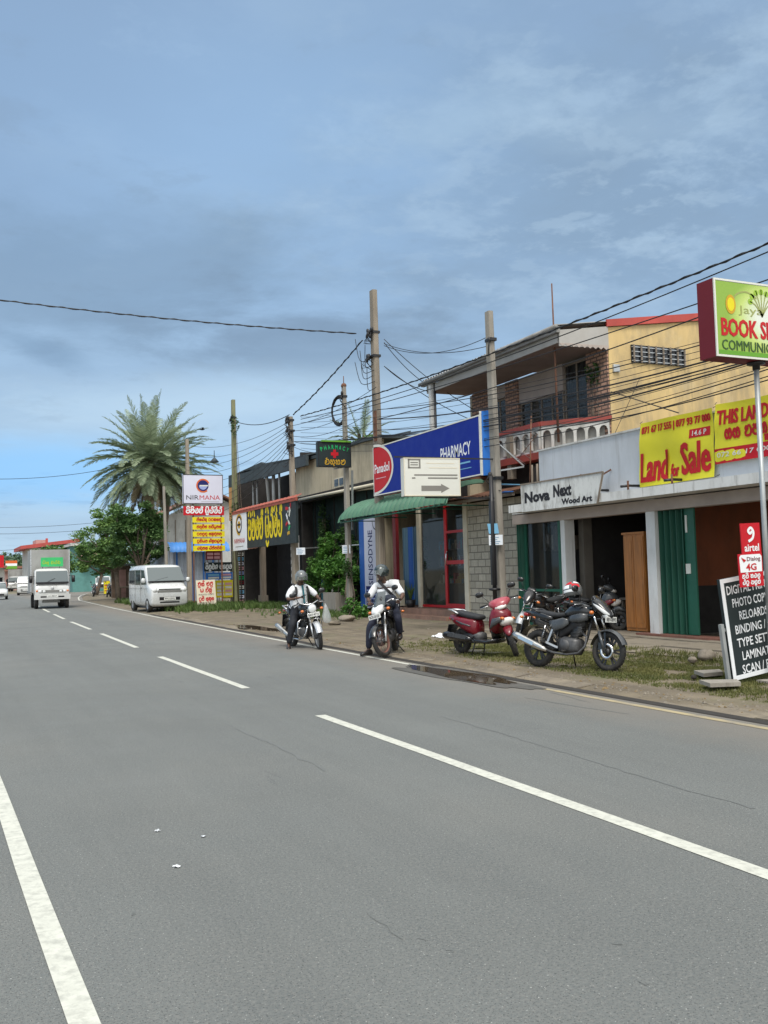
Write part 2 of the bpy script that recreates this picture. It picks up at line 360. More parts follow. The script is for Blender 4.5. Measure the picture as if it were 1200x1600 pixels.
mat('dark_inner', (.028, .025, .024), .9, .3, 2)  # near black: interior shade put into the colour; also serves for dark boards
mat('brown_red', (.22, .062, .024), .8, .2, .8, dirt=.4, dcol=(.06, .03, .02))
mat('step_red', (.20, .085, .06), .8, .25, 3, dirt=.5)
mat('green_door', (.013, .088, .058), .55, .12, 3, dirt=.25, dcol=(.02, .06, .045), stretch=(1, 1, .2))
mat('green_frame', (.012, .10, .062), .5, .12, 4)
mat('glass', (.03, .035, .035), .04, 0, spec=.6, alpha=.42)
mat('glass_dark', (.012, .015, .02), .05, 0, spec=.6)
mat('wood', (.42, .165, .04), .5, .25, 2.5, stretch=(6, 6, .7))
mat('grey_wood', (.22, .18, .14), .85, .25, 3, stretch=(6, 6, .6))
mat('brick', (.46, .27, .19), .85, .28, 5, kind='brick', kp=(.27, .105, .022, (.10, .075, .065)), bump=.6, bscale=30)
mat('block', (.47, .43, .345), .92, .16, 3, kind='brick', kp=(.42, .21, .014, (.17, .155, .13)), bump=.9, bscale=40)
mat('yellow_wall', (.62, .45, .205), .85, .14, 1.1, dirt=.75, dcol=(.32, .25, .15), dscale=1.4, bump=.2, stretch=(1, 1, .4))
mat('red_sheet', (.42, .06, .045), .6, .2, 1.5)
mat('asbestos', (.27, .265, .255), .9, .22, 2, dirt=.6, dcol=(.12, .12, .105), bump=.3)
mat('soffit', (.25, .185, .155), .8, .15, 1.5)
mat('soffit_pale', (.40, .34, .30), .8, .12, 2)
mat('gable_white', (.40, .385, .36), .8, .1, 2, dirt=.4, dcol=(.36, .32, .28))
mat('rail_red', (.33, .06, .045), .65, .15, 2, dirt=.35)
mat('balcony_back', (.40, .39, .36), .9, .15, 3, dirt=.5)
mat('baluster', (.60, .59, .55), .85, .1, 3, dirt=.65, dcol=(.22, .21, .18), dscale=2.5)
mat('curtain', (.075, .075, .075), .9, .4, 1.2, stretch=(4, 4, .15))
mat('concrete', (.275, .235, .185), .9, .16, 2.2, bump=.5, bscale=35, dirt=.5, dcol=(.15, .125, .10), dscale=2, stretch=(1, 1, .3))
mat('concrete_grey', (.30, .275, .235), .9, .16, 2.5, bump=.5, bscale=35, dirt=.45, dcol=(.17, .15, .125), dscale=2, stretch=(1, 1, .3))
mat('mossy_pole', (.21, .215, .11), .9, .25, 3, bump=.5, bscale=30, dirt=.6, dcol=(.20, .16, .12), stretch=(1, 1, .4))
mat('black_plastic', (.014, .014, .016), .45, .2, 5)
mat('cable', (.012, .012, .014), .6, 0)
mat('steel', (.42, .44, .45), .4, .12, 4, metal=.6)
mat('galv', (.38, .40, .40), .45, .15, 3, metal=.5)
mat('rust', (.16, .075, .045), .85, .35, 4)
mat('chrome', (.72, .72, .72), .12, 0, metal=1)
mat('paper', (.70, .74, .78), .8, .08, 9)
mat('paper_ink', (.25, .38, .52), .8, .2, 30)
mat('awning', (.075, .185, .115), .55, .12, 1.0, dirt=.4, dcol=(.07, .13, .095), dscale=1.6)
mat('red_frame', (.48, .010, .016), .4, .1, 3)
mat('dark_red', (.22, .018, .022), .5, .15, 3)
mat('cream', (.62, .57, .45), .7, .08, 3, dirt=.3)
mat('blue_paint', (.022, .11, .42), .5, .1, 2)
mat('teal_post', (.03, .13, .17), .7, .2, 3)
mat('tile_step', (.27, .155, .11), .75, .2, 3, dirt=.5)
mat('beige_wall', (.52, .45, .32), .88, .12, .9, dirt=.7, dcol=(.24, .20, .155), dscale=.9, bump=.2)
mat('net', (.010, .030, .028), .9, .3, 3)
mat('dark_roof', (.045, .06, .068), .7, .25, 1.5)
mat('terracotta', (.34, .085, .055), .75, .2, 4)
mat('tile_roof', (.25, .12, .085), .85, .25, 5)
mat('orange_wall', (.47, .24, .085), .85, .1, 2)
mat('pipe_white', (.62, .64, .65), .5, .05, 3)
# sign colours
for n, c in dict(s_blue=(.002, .018, .24), s_blue2=(.03, .16, .52), s_red=(.50, .012, .022), s_white=(.78, .80, .82), s_lav=(.62, .63, .74), s_yellow=(.72, .62, .02), s_yel2=(.78, .60, .01), s_black=(.012, .013, .015), s_dark=(.022, .032, .034), s_green=(.02, .42, .14), s_lime=(.30, .48, .05), s_grey=(.22, .21, .19), s_ink=(.02, .02, .025), s_gold=(.56, .33, .03), s_cream=(.70, .64, .50), s_navy=(.015, .02, .12), s_maroon=(.15, .014, .022), s_txtred=(.50, .018, .022), s_sky=(.18, .42, .62), s_pink=(.62, .33, .36), s_lblue=(.30, .36, .62), s_ban=(.74, .68, .04), s_olive=(.33, .36, .12), s_orange=(.62, .13, .03), s_ivory=(.68, .68, .62), s_leaf=(.13, .33, .035), s_leafdark=(.05, .10, .035)).items():
    mat(n, c, .55, .04, 1.2, spec=.25)
mat('nova_board', (.64, .65, .63), .8, .06, 2, dirt=.8, dcol=(.22, .21, .19), dscale=4.5)

streaks('dirt', (.085, .064, .042), .75, 2.6, (1.6, .16, 1), .52, .66); streaks('dirt', (.12, .13, .055), .55, 1.1, (1, .6, 1), .55, .68); streaks('dirt', (.22, .19, .15), .4, 9, (1, 1, 1), .58, .68)
streaks('pavement', (.12, .10, .075), .6, 1.5, (1, 1, 1), .54, .66); streaks('kerb', (.08, .07, .055), .7, 2.2, (1, .4, 1), .5, .64)
streaks('yellow_wall', (.20, .165, .11), .55, 1.6, (3, 3, .22), .56, .70); streaks('yellow_wall', (.62, .50, .30), .5, 1.2, (1, 1, .8), .56, .70)
streaks('white_wall', (.24, .22, .19), .5, 2.2, (4, 4, .3), .58, .70); streaks('blue_white', (.30, .30, .29), .4, 1.8, (3, 3, .2), .58, .70); streaks('ledge', (.20, .19, .17), .6, 3, (3, 3, .25), .56, .68)
streaks('green_door', (.03, .045, .03), .6, 4, (4, 4, .25), .55, .68); streaks('concrete', (.10, .08, .06), .55, 3, (4, 4, .2), .54, .68); streaks('concrete_grey', (.11, .09, .07), .55, 3, (4, 4, .2), .54, .68)
streaks('beige_wall', (.17, .145, .11), .6, 1.8, (3, 3, .18), .54, .68); streaks('awning', (.035, .055, .04), .5, 2.5, (1, 3, 1), .56, .70)
# ------------------------------------------------------------------ ground, road, markings
def bend(y):
    P = [(-30, 0), (12, 0), (20, .07), (40, .45), (53, .85), (75, 1.75), (85, 2.9), (97, 4.6), (120, 9.2), (150, 20), (200, 52), (260, 105)]
    for (a, u), (b, v) in zip(P, P[1:]):
        if y <= b: return lerp(u, v, (y-a)/(b-a))
    return P[-1][1]
def sheet(name, x0, x1, ys, z, m, **t):
    b = MB(); f0 = x0 if callable(x0) else (lambda y: x0); f1 = x1 if callable(x1) else (lambda y: x1)
    vs = []
    for y in ys: vs += [(f0(y)+bend(y), y, z), (f1(y)+bend(y), y, z)]
    b.add(vs, [(2*i, 2*i+1, 2*i+3, 2*i+2) for i in range(len(ys)-1)], m); return b.build(name, **t)
YS = [-12, 0, 12]+[15+2.5*i for i in range(40)]+[120+8*i for i in range(17)]
b = MB(); b.quad((-900, -60, -.06), (1200, -60, -.06), (1200, 2200, -.06), (-900, 2200, -.06), 'earth'); b.build('ground', kind='structure')
sheet('road', -3.2, 7.62, YS, 0.0, 'asphalt', kind='structure')
def line(x, w, y0, y1, m='road_paint', name='road_marking'):
    n = max(2, int((y1-y0)/1.2)); r = random.Random(int(x*100+y0*7)); ys = [lerp(y0, y1, i/n) for i in range(n+1)]
    j = {y: r.uniform(-.008, .008) for y in ys}
    return sheet(name, lambda y: x-w/2+j[y], lambda y: x+w/2+j[y]*.5, ys, .004, m, kind='structure')
b = MB(); yy = [-2, 0, 2, 3.8, 5, 6.0, 6.87, 8.1, 9.45, 12, 16, 20, 26, 32, 40, 50, 60, 70, 80, 90, 100]; vs = []
for i, y in enumerate(yy):
    k = (.47-(y-3.8)*.021 if y < 9.5 else .35)+bend(y); j = .006*math.sin(i*7.3); vs += [(k-.055+j, y, .004), (k+.055+j*.6, y, .004)]
b.add(vs, [(2*i, 2*i+1, 2*i+3, 2*i+2) for i in range(len(yy)-1)], 'road_paint'); b.build('road_marking', kind='structure')
for a, c in ((2.6, 10.5), (13.57, 19.95), (22.9, 29.4), (32.1, 38.4), (41.4, 47.6), (50.6, 56.8), (59.8, 66)): line(3.93, .125, a, c)
mat('tar', (.072, .073, .072), .8, .2, 3); mat('asphalt_patch', (.128, .135, .130), .85, .15, .8, dirt=.7, dcol=(.15, .156, .15), dscale=2.2)
def mark(pts, w, m, seed, z=.0025, name='road_seam'):
    r = random.Random(seed); P = [G(*p) for p in pts]; Q = []
    for a, c in zip(P, P[1:]):
        n = max(3, int((c-a).length/.12))
        for i in range(n): Q.append(a.lerp(c, i/n)+Vector((r.gauss(0, .010), r.gauss(0, .01), 0)))
    b = MB(); vs = []
    for i, p in enumerate(Q):
        d = (Q[min(i+1, len(Q)-1)]-Q[max(i-1, 0)]).normalized(); s = Vector((-d.y, d.x, 0))*w*r.uniform(.25, 1); vs += [(p.x-s.x, p.y-s.y, z), (p.x+s.x, p.y+s.y, z)]
    b.add(vs, [(2*i, 2*i+1, 2*i+3, 2*i+2) for i in range(len(Q)-1)], m); b.build(name, kind='structure')
mark([(690, 1119), (830, 1160), (1010, 1216), (1200, 1270)], .020, 'asphalt_patch', 1); mark([(366, 1138), (440, 1168), (520, 1210)], .022, 'asphalt_patch', 2); mark([(575, 1426), (600, 1448), (640, 1480)], .004, 'asphalt_patch', 3)
mark([(820, 1090), (900, 1104), (1000, 1118)], .012, 'asphalt_patch', 4); mark([(860, 1082), (930, 1100)], .01, 'asphalt_patch', 5)
for i, (p, q) in enumerate((((655, 1465), (668, 1470)), ((700, 1484), (716, 1490)), ((960, 1474), (975, 1478)), ((1000, 1535), (1022, 1540)), ((205, 1428), (218, 1430)))): mark([p, q], .006, 'asphalt_patch', 10+i)
line(7.33, .10, 12.6, 105); line(7.33, .10, 3, 12.6, 'old_paint')
# verge: one uneven sheet from the road edge to the shop fronts
def vz(x, y):
    t = x-bend(y)
    z = -.03 if t < 7.55 else lerp(-.03, .035, min(1, (t-7.55)/.35)) if t < 7.9 else lerp(.035, .075, min(1, (t-7.9)/4.0)) if t < 12 else lerp(.075, .12, min(1, (t-12)/1.5))
    if t > 7.7: z += (mnoise.noise((x*.8, y*.5, 0))*.022+mnoise.noise((x*3, y*3, 4))*.009)
    if ((t-8.25)/.62)**2+((y-27.6)/3.6)**2 < 1: z = min(z, lerp(.018, .06, ((t-8.25)/.62)**2+((y-27.6)/3.6)**2))
    return z
b = MB(); b.grid(lambda u, v: ((lambda y, x: (x, y, vz(x, y)))(lerp(2, 100, v**1.5), lerp(7.5, 14.6, u)+bend(lerp(2, 100, v**1.5)))), 60, 260, 'dirt')
b.grid(lambda u, v: ((lambda y, x: (x, y, .02))(lerp(100, 190, v), lerp(7.5, 16, u)+bend(lerp(100, 190, v)))), 2, 20, 'dirt'); b.build('verge', kind='structure')
# flush concrete edging with a dark joint on the road side
b = MB()
for i in range(24):
    y0 = 3+i*1.55; y1 = y0+1.5; x = 7.62+bend(y0); r = random.Random(i); dz = r.uniform(-.012, .008)
    if r.random() < .22: continue
    b.add([(x+.05, y0, -.02), (x+.05, y1, -.02), (x+.05, y1, .012+dz), (x+.05, y0, .012+dz), (x+.33+r.uniform(-.03, .05), y0, .042+dz), (x+.33+r.uniform(-.03, .05), y1, .042+dz), (x+.36, y1, -.02), (x+.36, y0, -.02)],
          [(0, 3, 2, 1), (3, 4, 5, 2), (4, 7, 6, 5), (0, 7, 4, 3), (1, 2, 5, 6)], 'kerb')
b.build('kerb', kind='structure')
sheet('gutter', 7.50, 7.68, [3+i*.8 for i in range(50)], .006, 'gap', kind='structure')
def puddle(cx, cy, rx, ry, z, seed, m='water', name='puddle'):
    r = random.Random(seed); n = 48; ph = [r.uniform(0, 6.28) for _ in range(5)]
    def rad(t): return 1+.16*math.sin(2*t+ph[0])+.12*math.sin(3*t+ph[1])+.09*math.sin(5*t+ph[2])+.06*math.sin(9*t+ph[3])
    b = MB(); b.add([(cx+rx*rad(2*PI*j/n)*math.cos(2*PI*j/n)+bend(cy), cy+ry*rad(2*PI*j/n)*math.sin(2*PI*j/n), z) for j in range(n)], [tuple(range(n))], m); b.build(name, kind='structure')
puddle(7.20, 13.2, .25, 1.85, .012, 3); puddle(7.16, 13.1, .34, 2.3, .002+.0055, 8, 'wet', 'wet_patch')
puddle(8.25, 27.6, .42, 2.6, .034, 5); puddle(11.5, 15.9, .32, .9, .09, 6); puddle(9.3, 12.9+3.2, .35, .8, .065, 9, 'wet', 'wet_patch')
puddle(10.9, 20.2, .35, .5, .10, 14, 'wet', 'wet_patch')
# concrete forecourt in front of the white shops, broken along its edge
b = MB()
for i in range(7):
    for j in range(3):
        r = random.Random(i*9+j); y0 = 9+i*1.75; x0 = 11.15+j*.95; z = .10+j*.02+r.uniform(-.012, .012)
        if j == 0 and r.random() < .3: continue
        b.add([(x0+r.uniform(-.12, .04) if j == 0 else x0, y0+.01, z), (x0+.94, y0+.01, z+.006), (x0+.94, y0+1.73, z+.006), (x0+r.uniform(-.15, .05) if j == 0 else x0, y0+1.73, z),
               (x0, y0+.01, z-.1), (x0+.94, y0+.01, z-.1), (x0+.94, y0+1.73, z-.1), (x0, y0+1.73, z-.1)], [(0, 1, 2, 3), (0, 4, 5, 1), (1, 5, 6, 2), (2, 6, 7, 3), (3, 7, 4, 0)], 'pavement')
b.build('forecourt_pavement', kind='structure')
def tufts(name, n, fn, m, h0, h1, w=.006, seed=1):
    r = random.Random(seed); vs = []; fs = []
    for _ in range(n):
        x, y = fn(r); z = vz(x, y)-.005; h = r.uniform(h0, h1)
        for _k in range(5):
            a = r.uniform(0, 2*PI); t = r.uniform(.1, .75)*h; px_, py_ = x+r.uniform(-.04, .04), y+r.uniform(-.04, .04); o = len(vs); c, s = math.cos(a), math.sin(a)
            vs += [(px_-s*w, py_+c*w, z), (px_+s*w, py_-c*w, z), (px_+c*t*.4+s*w*.7, py_+s*t*.4-c*w*.7, z+h*.6), (px_+c*t, py_+s*t, z+h)]; fs += [(o, o+1, o+2), (o, o+2, o+3)]
    b = MB(); b.add(vs, fs, m); return b.build(name, kind='stuff')
def patch(cx, cy, sx, sy):
    def f(r):
        while True:
            x, y = cx+r.gauss(0, sx), cy+r.gauss(0, sy)
            if x-bend(y) > 8.45 and mnoise.noise((x*1.7, y*1.7, 2))+r.uniform(-.25, .5) > 0: return x, y
    return f
tufts('grass', 13000, patch(9.75, 10.2, .70, 1.8), 'grass', .012, .045, seed=1)
tufts('grass', 3500, patch(9.7, 15.2, .5, 1.0), 'grass', .02, .06, seed=2)
tufts('grass', 900, patch(9.7, 17.8, .6, .8), 'grass', .015, .05, seed=3)
tufts('grass', 1300, patch(10.9, 44.5, .9, 1.6), 'grass_green', .10, .38, .016, seed=4)
tufts('grass', 600, patch(13.3, 43.0, .4, 2.0), 'grass_green', .06, .3, .016, seed=5)
tufts('grass', 500, patch(12.6, 33.5, .7, 2.2), 'grass_green', .05, .2, .012, seed=6)
tufts('grass', 500, patch(11.2, 13.3, .25, 1.6), 'grass', .03, .12, seed=7)
tufts('grass', 500, patch(10.5, 58, .5, 3), 'grass_green', .1, .35, .02, seed=8)

# ------------------------------------------------------------------ white row of shops
t = thing('shop_row', 'low white open-fronted shop row with green folding doors and a plain parapet', 'shop', (13.5, 14, 0))
Y0, Y1 = 5.0, 21.35
b = MB(); b.box(21.5, 21.7, Y0, Y1, 0, 3.0, 'inner_wall'); b.box(13.72, 21.5, Y1-.2, Y1, 0, 3.0, 'inner_wall'); b.box(13.9, 21.5, 15.78, 15.9, .1, 2.97, 'inner_wall'); b.box(13.95, 14.2, 19.0, 19.2, .1, 2.97, 'inner_wall'); b.box(14.2, 21.5, 19.1, 19.2, .1, 2.97, 'dark_inner')  # middle shop side wall: lighter at the opening, deeper part painted near black as shade
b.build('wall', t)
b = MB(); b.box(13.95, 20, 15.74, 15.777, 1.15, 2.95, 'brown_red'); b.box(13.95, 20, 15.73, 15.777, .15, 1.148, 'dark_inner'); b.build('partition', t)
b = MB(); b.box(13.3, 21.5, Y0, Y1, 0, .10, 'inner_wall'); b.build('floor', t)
b = MB(); b.box(13.33, 13.75, 9.0, 16.45, .0, .185, 'step_red'); b.build('step', t)
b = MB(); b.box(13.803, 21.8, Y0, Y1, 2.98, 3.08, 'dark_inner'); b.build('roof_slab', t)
for y0, y1, z0 in ((15.88, 16.16, .185), (19.10, 19.27, .1), (8.0, 8.3, .185)):
    b = MB(); b.box(13.48, 13.76, y0, y1, z0, 3.0, 'white_wall'); b.build('pillar', t)
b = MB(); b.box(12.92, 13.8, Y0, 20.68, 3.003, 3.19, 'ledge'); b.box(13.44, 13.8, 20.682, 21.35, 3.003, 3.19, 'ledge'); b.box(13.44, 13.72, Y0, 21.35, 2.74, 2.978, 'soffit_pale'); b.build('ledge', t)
b = MB(); b.box(13.46, 13.66, Y0, 20.05, 3.193, 4.5, 'blue_white'); b.box(13.42, 13.70, Y0, 20.1, 4.502, 4.54, 'ledge'); b.box(13.664, 18.5, 19.9, 20.05, 3.193, 4.3, 'white_wall'); b.build('parapet', t)
for y, l in ((17.35, .35), (16.25, .4), (14.9, .3)):
    b = MB(); b.tube([(13.5, y, 3.30), (13.15, y, 3.30), (12.95, y+.02, 3.28)], .028, 'black_plastic'); b.tube([(13.1, y-.03, 3.2), (13.1, y-.03, 3.40)], .022, 'rust'); b.build('drain_pipe', t)
# zig-zag folding door pushed open
b = MB(); y = 15.86
for i in range(8):
    y2 = y-.088; xa, xb = (13.56, 13.80) if i % 2 == 0 else (13.80, 13.56); b.bar((xa, y, 1.53), (xb, y2, 1.53), .018, 2.68, 'green_door'); y = y2
b.build('folding_door', t)
b = MB(); b.box(13.60, 13.64, 14.86, 15.14, .2, 2.87, 'green_frame'); b.box(13.585, 13.598, 15.0, 15.13, 1.42, 1.62, 's_ivory'); b.box(13.585, 13.598, 15.05, 15.10, 2.25, 2.6, 's_ivory'); b.build('door_edge', t)
b = MB(); y = 21.25
for i in range(5):
    y2 = y-.05; xa, xb = (13.50, 13.72) if i % 2 == 0 else (13.72, 13.50); b.bar((xa, y, 1.53), (xb, y2, 1.53), .018, 2.86, 'green_door'); y = y2
b.build('folding_door', t)
f = MB()
for y0, y1, z0, z1 in ((20.92, 21.0, .1, 2.98), (19.40, 19.5, .1, 2.98), (19.5, 20.92, .1, .22), (19.5, 20.92, 2.9, 2.98), (19.5, 20.92, 1.02, 1.08)): f.box(13.56, 13.66, y0, y1, z0, z1, 'green_frame')
f = f.build('showcase_frame', t)
b = MB(); b.box(13.60, 13.612, 19.5, 20.92, 1.08, 2.9, 'glass'); b.box(13.60, 13.612, 19.5, 20.92, .22, 1.02, 'glass'); b.build('pane', f)
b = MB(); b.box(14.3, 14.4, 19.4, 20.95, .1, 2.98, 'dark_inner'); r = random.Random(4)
for i in range(16): b.box(14.0, 14.2, 19.55+i*.08, 19.62+i*.08, 2.0+r.uniform(0, .15), 2.35+r.uniform(0, .35), r.choice(['cream', 'grey_wood', 'inner_wall']))
for i in range(8): b.box(14.0, 14.25, 19.55+i*.16, 19.68+i*.16, .25, .45+r.uniform(0, .4), r.choice(['grey_wood', 'inner_wall', 'rust']))
b.build('shelf', t)
def tilted(name, label, cat, a, c, w, h, m, group=None):
    b = MB(); b.bar(a, c, w, h, m); return tag(b.build(name), label, cat, group)
# things inside and in front of the shops
t = thing('wardrobe', 'tall orange-brown wooden wardrobe standing inside the middle shop opening', 'wardrobe', (14.1, 16.9, .1))
b = MB(); b.box(13.9, 14.45, 16.75, 17.45, .17, 2.3, 'wood'); b.box(13.87, 14.48, 16.72, 17.48, 2.302, 2.35, 'wood'); b.build('body', t)
for y in (16.77, 17.11):
    b = MB(); b.box(13.88, 13.898, y, y+.32, .24, 2.26, 'wood'); b.box(13.873, 13.879, y+.05, y+.27, .35, 1.2, 'wood'); b.box(13.873, 13.879, y+.05, y+.27, 1.3, 2.16, 'wood'); b.build('door', t)
for y in (16.78, 17.4):
    b = MB(); b.box(13.92, 13.97, y, y+.05, .1, .168, 'wood'); b.build('leg', t)
t = thing('table', 'dark table stacked with pale papers in the shadow behind the motorcycle', 'table', (15, 17.9, .1))
b = MB(); b.box(14.6, 15.5, 17.3, 18.6, .8, .85, 'grey_wood'); b.build('top', t)
for x in (14.65, 15.4):
    for y in (17.35, 18.5):
        b = MB(); b.box(x, x+.06, y, y+.06, .1, .8, 'grey_wood'); b.build('leg', t)
b = MB()
for i in range(6): b.bar((14.7, 17.5+i*.05, .865+i*.022), (15.1, 17.7+i*.04, .865+i*.022), .3, .02, 's_ivory' if i % 2 else 'paper')
tag(b.build('paper_stack'), 'loose pile of pale papers lying on the dark shop table', 'papers')
b = MB(); b.box(16.2, 16.8, 19.04, 19.098, 1.6, 2.5, 'wood'); b.box(16.27, 16.73, 19.03, 19.038, 1.68, 2.42, 'cream'); tag(b.build('wall_picture'), 'small picture on the back wall of the dark middle shop', 'picture')
for i, (a, c, lab) in enumerate((((13.95, 14.05, .19), (15.5, 14.7, 2.0), 'pale wooden plank leaning against the red-brown wall, the longer of two'), ((13.9, 14.55, .19), (15.2, 15.0, 1.35), 'shorter wooden plank leaning beside the green folding door'))):
    tilted('wood_plank', lab, 'plank', a, c, .12, .03, 'grey_wood', 'planks leaning in the right-hand shop')

# ------------------------------------------------------------------ upstairs house behind
t = thing('house', 'two-storey house with brick piers, tall dark windows and a yellow side wall', 'house', (18, 24, 0))
b = MB()
b.prism([(16.02, 20.4, 0), (24.5, 20.4, 0), (24.5, 20.4, 9.1), (16.02, 20.4, 7.95)], (0, .2, 0), 'yellow_wall'); b.build('side_wall', t)
b = MB(); b.box(16.3, 24.5, 20.6, 20.61, .1, 7.5, 'dark_inner'); b.box(24.3, 24.5, 20.61, 31, .1, 8.5, 'yellow_wall'); b.box(16.0, 24.3, 27.65, 27.8, .1, 7.4, 'beige_wall'); b.build('wall', t)
for y0, y1 in ((20.42, 21.35), (24.85, 25.55), (26.55, 27.64)):
    b = MB(); b.box(15.98, 16.3, y0, y1, 4.9, 7.42, 'brick'); b.build('brick_pier', t)
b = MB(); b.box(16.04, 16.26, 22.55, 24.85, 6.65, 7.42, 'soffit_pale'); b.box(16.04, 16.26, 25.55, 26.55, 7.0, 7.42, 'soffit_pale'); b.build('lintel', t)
b = MB(); b.box(16.06, 16.28, 20.6, 27.6, 3.2, 4.9, 'white_wall'); b.build('lower_wall', t)
for y0, y1, z0, z1, n in ((21.36, 22.52, 5.0, 7.35, 2), (22.6, 24.84, 5.0, 6.64, 4), (25.56, 26.54, 5.0, 6.98, 2)):
    f = MB(); f.box(16.08, 16.14, y0, y1, z0, z0+.05, 'glass_dark'); f.box(16.08, 16.14, y0, y1, z1-.05, z1, 'grey_wood')
    for i in range(n+1):
        yy = lerp(y0, y1-.05, i/n); f.box(16.08, 16.14, yy, yy+.05, z0+.052, z1-.052, 'grey_wood')
    f = f.build('window', t)
    b = MB(); b.box(16.10, 16.108, y0+.02, y1-.02, z0+.052, z1-.052, 'glass'); b.build('pane', f)
    b = MB(); b.grid(lambda u, v: (16.24+.04*math.sin(u*40), lerp(y0, y1, u), lerp(z0, z1, v)), 60, 2, 'curtain'); b.build('curtain', f)
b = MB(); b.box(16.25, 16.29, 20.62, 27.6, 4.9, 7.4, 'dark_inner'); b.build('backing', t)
# roof: corrugated sheet on the street side, red sheet along the gable
rf = MB(); rf.grid(lambda u, v: (lerp(14.35, 24.6, v), lerp(20.35, 28.0, u), lerp(7.86, 9.3, v)+.028*math.sin(u*7.65/.18*2*PI)), 340, 1, 'asbestos'); rf.grid(lambda u, v: (lerp(14.35, 24.6, v), lerp(20.35, 28.0, u), lerp(7.80, 9.24, v)), 1, 1, 'soffit'); rf = rf.build('roof', t)
b = MB(); b.box(14.30, 14.42, 20.3, 28.05, 7.66, 7.82, 'asbestos'); b.tube([(14.27, 20.25, 7.80), (14.27, 28.1, 7.74)], .06, 'asbestos'); b.build('gutter', rf)
b = MB(); b.prism([(15.95, 20.33, 7.95), (24.6, 20.33, 9.12), (24.6, 20.33, 9.36), (15.95, 20.33, 8.14)], (0, .055, 0), 'red_sheet')
b.build('red_barge', rf)
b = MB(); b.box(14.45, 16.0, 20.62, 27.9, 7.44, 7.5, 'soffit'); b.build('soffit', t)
b = MB(); b.prism([(14.43, 20.36, 7.32), (16.0, 20.36, 7.38), (16.0, 20.36, 7.96), (14.43, 20.36, 7.74)], (0, .03, 0), 'gable_white')
n = 18
b.prism([(14.43, 20.352, 7.4), (16.0, 20.352, 7.44)]+[(16.0-1.57*i/n/1, 20.352, 7.38-.06*(i % 2)) for i in range(n+1)], (0, .006, 0), 'soffit_pale'); b.build('end_board', t)
b = MB(); b.box(14.43, 14.47, 20.45, 27.9, 7.42, 7.66, 'gable_white'); b.build('fascia', t)
b = MB(); b.box(16.75, 18.6, 20.36, 20.41, 7.05, 7.53, 'glass_dark')
for i in range(4): b.box(16.75, 18.6, 20.33, 20.358, 7.08+i*.125, 7.105+i*.125, 'steel')
for i in range(8): b.box(16.78+i*.25, 16.82+i*.25, 20.30, 20.328, 7.05, 7.53, 'grey_wood')
b.build('vent', t)
b = MB(); b.box(16.12, 16.32, 20.34, 20.4, 6.75, 6.95, 'steel'); b.build('meter_box', t)
b = MB(); b.box(14.36, 14.5, 27.5, 27.64, 3.3, 7.7, 'white_wall'); b.tube([(14.44, 27.35, 3.3), (14.44, 27.35, 7.7)], .04, 'black_plastic'); b.build('veranda_post', t)
# balcony with arched white balustrade
bl = MB(); bl.prism([(14.8, 21.9, 4.75), (14.8, 26.5, 4.75), (16.0, 26.5, 4.75), (16.0, 20.45, 4.75)], (0, 0, .08), 'white_wall'); bl = bl.build('balcony', t)
def balus(a, c, n, mb):
    a, c = Vector(a), Vector(c); d = (c-a).normalized(); nn_ = Vector((d.y, -d.x, 0))
    if nn_.x > 0 and abs(nn_.x) > .5: nn_ = -nn_
    w = (c-a).length/n
    for i in range(n):
        o = a+d*(w*i)
        # an arch panel: piers either side and an arched head
        pts = [(0, 0), (.12*w, 0), (.12*w, .34)]+[(w/2-.38*w*math.cos(PI*k/8), .34+.16*math.sin(PI*k/8)) for k in range(1, 8)]+[(.88*w, .34), (.88*w, 0), (w, 0), (w, .62), (0, .62)]
        mb.prism([o+d*x+Vector((0, 0, z)) for x, z in pts], nn_*.07, 'baluster')
b = MB(); balus((14.8, 26.4, 4.84), (14.8, 21.9, 4.84), 10, b); balus((14.82, 21.88, 4.84), (16.0, 20.45, 4.84), 6, b); b.build('balustrade', bl)
b = MB(); b.bar((14.78, 26.5, 5.52), (14.78, 21.85, 5.52), .16, .12, 'rail_red'); b.bar((14.8, 21.87, 5.522), (16.02, 20.38, 5.522), .16, .12, 'rail_red'); b.build('rail', bl)
b = MB(); b.prism([(14.85, 21.95, 4.844), (14.85, 26.4, 4.844), (14.9, 26.4, 4.844), (14.9, 21.97, 4.844)], (0, 0, .6), 'balcony_back'); b.prism([(14.93, 21.93, 4.844), (16.0, 20.62, 4.844), (16.0, 20.68, 4.844), (14.96, 21.98, 4.844)], (0, 0, .6), 'balcony_back'); b.build('inner_panel', bl)
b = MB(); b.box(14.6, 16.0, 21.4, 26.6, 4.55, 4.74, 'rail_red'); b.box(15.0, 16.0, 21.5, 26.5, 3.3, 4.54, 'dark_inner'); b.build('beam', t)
b = MB(); b.box(14.62, 14.8, 23.2, 23.4, 4.15, 5.4, 'concrete'); b.build('balcony_post', t)

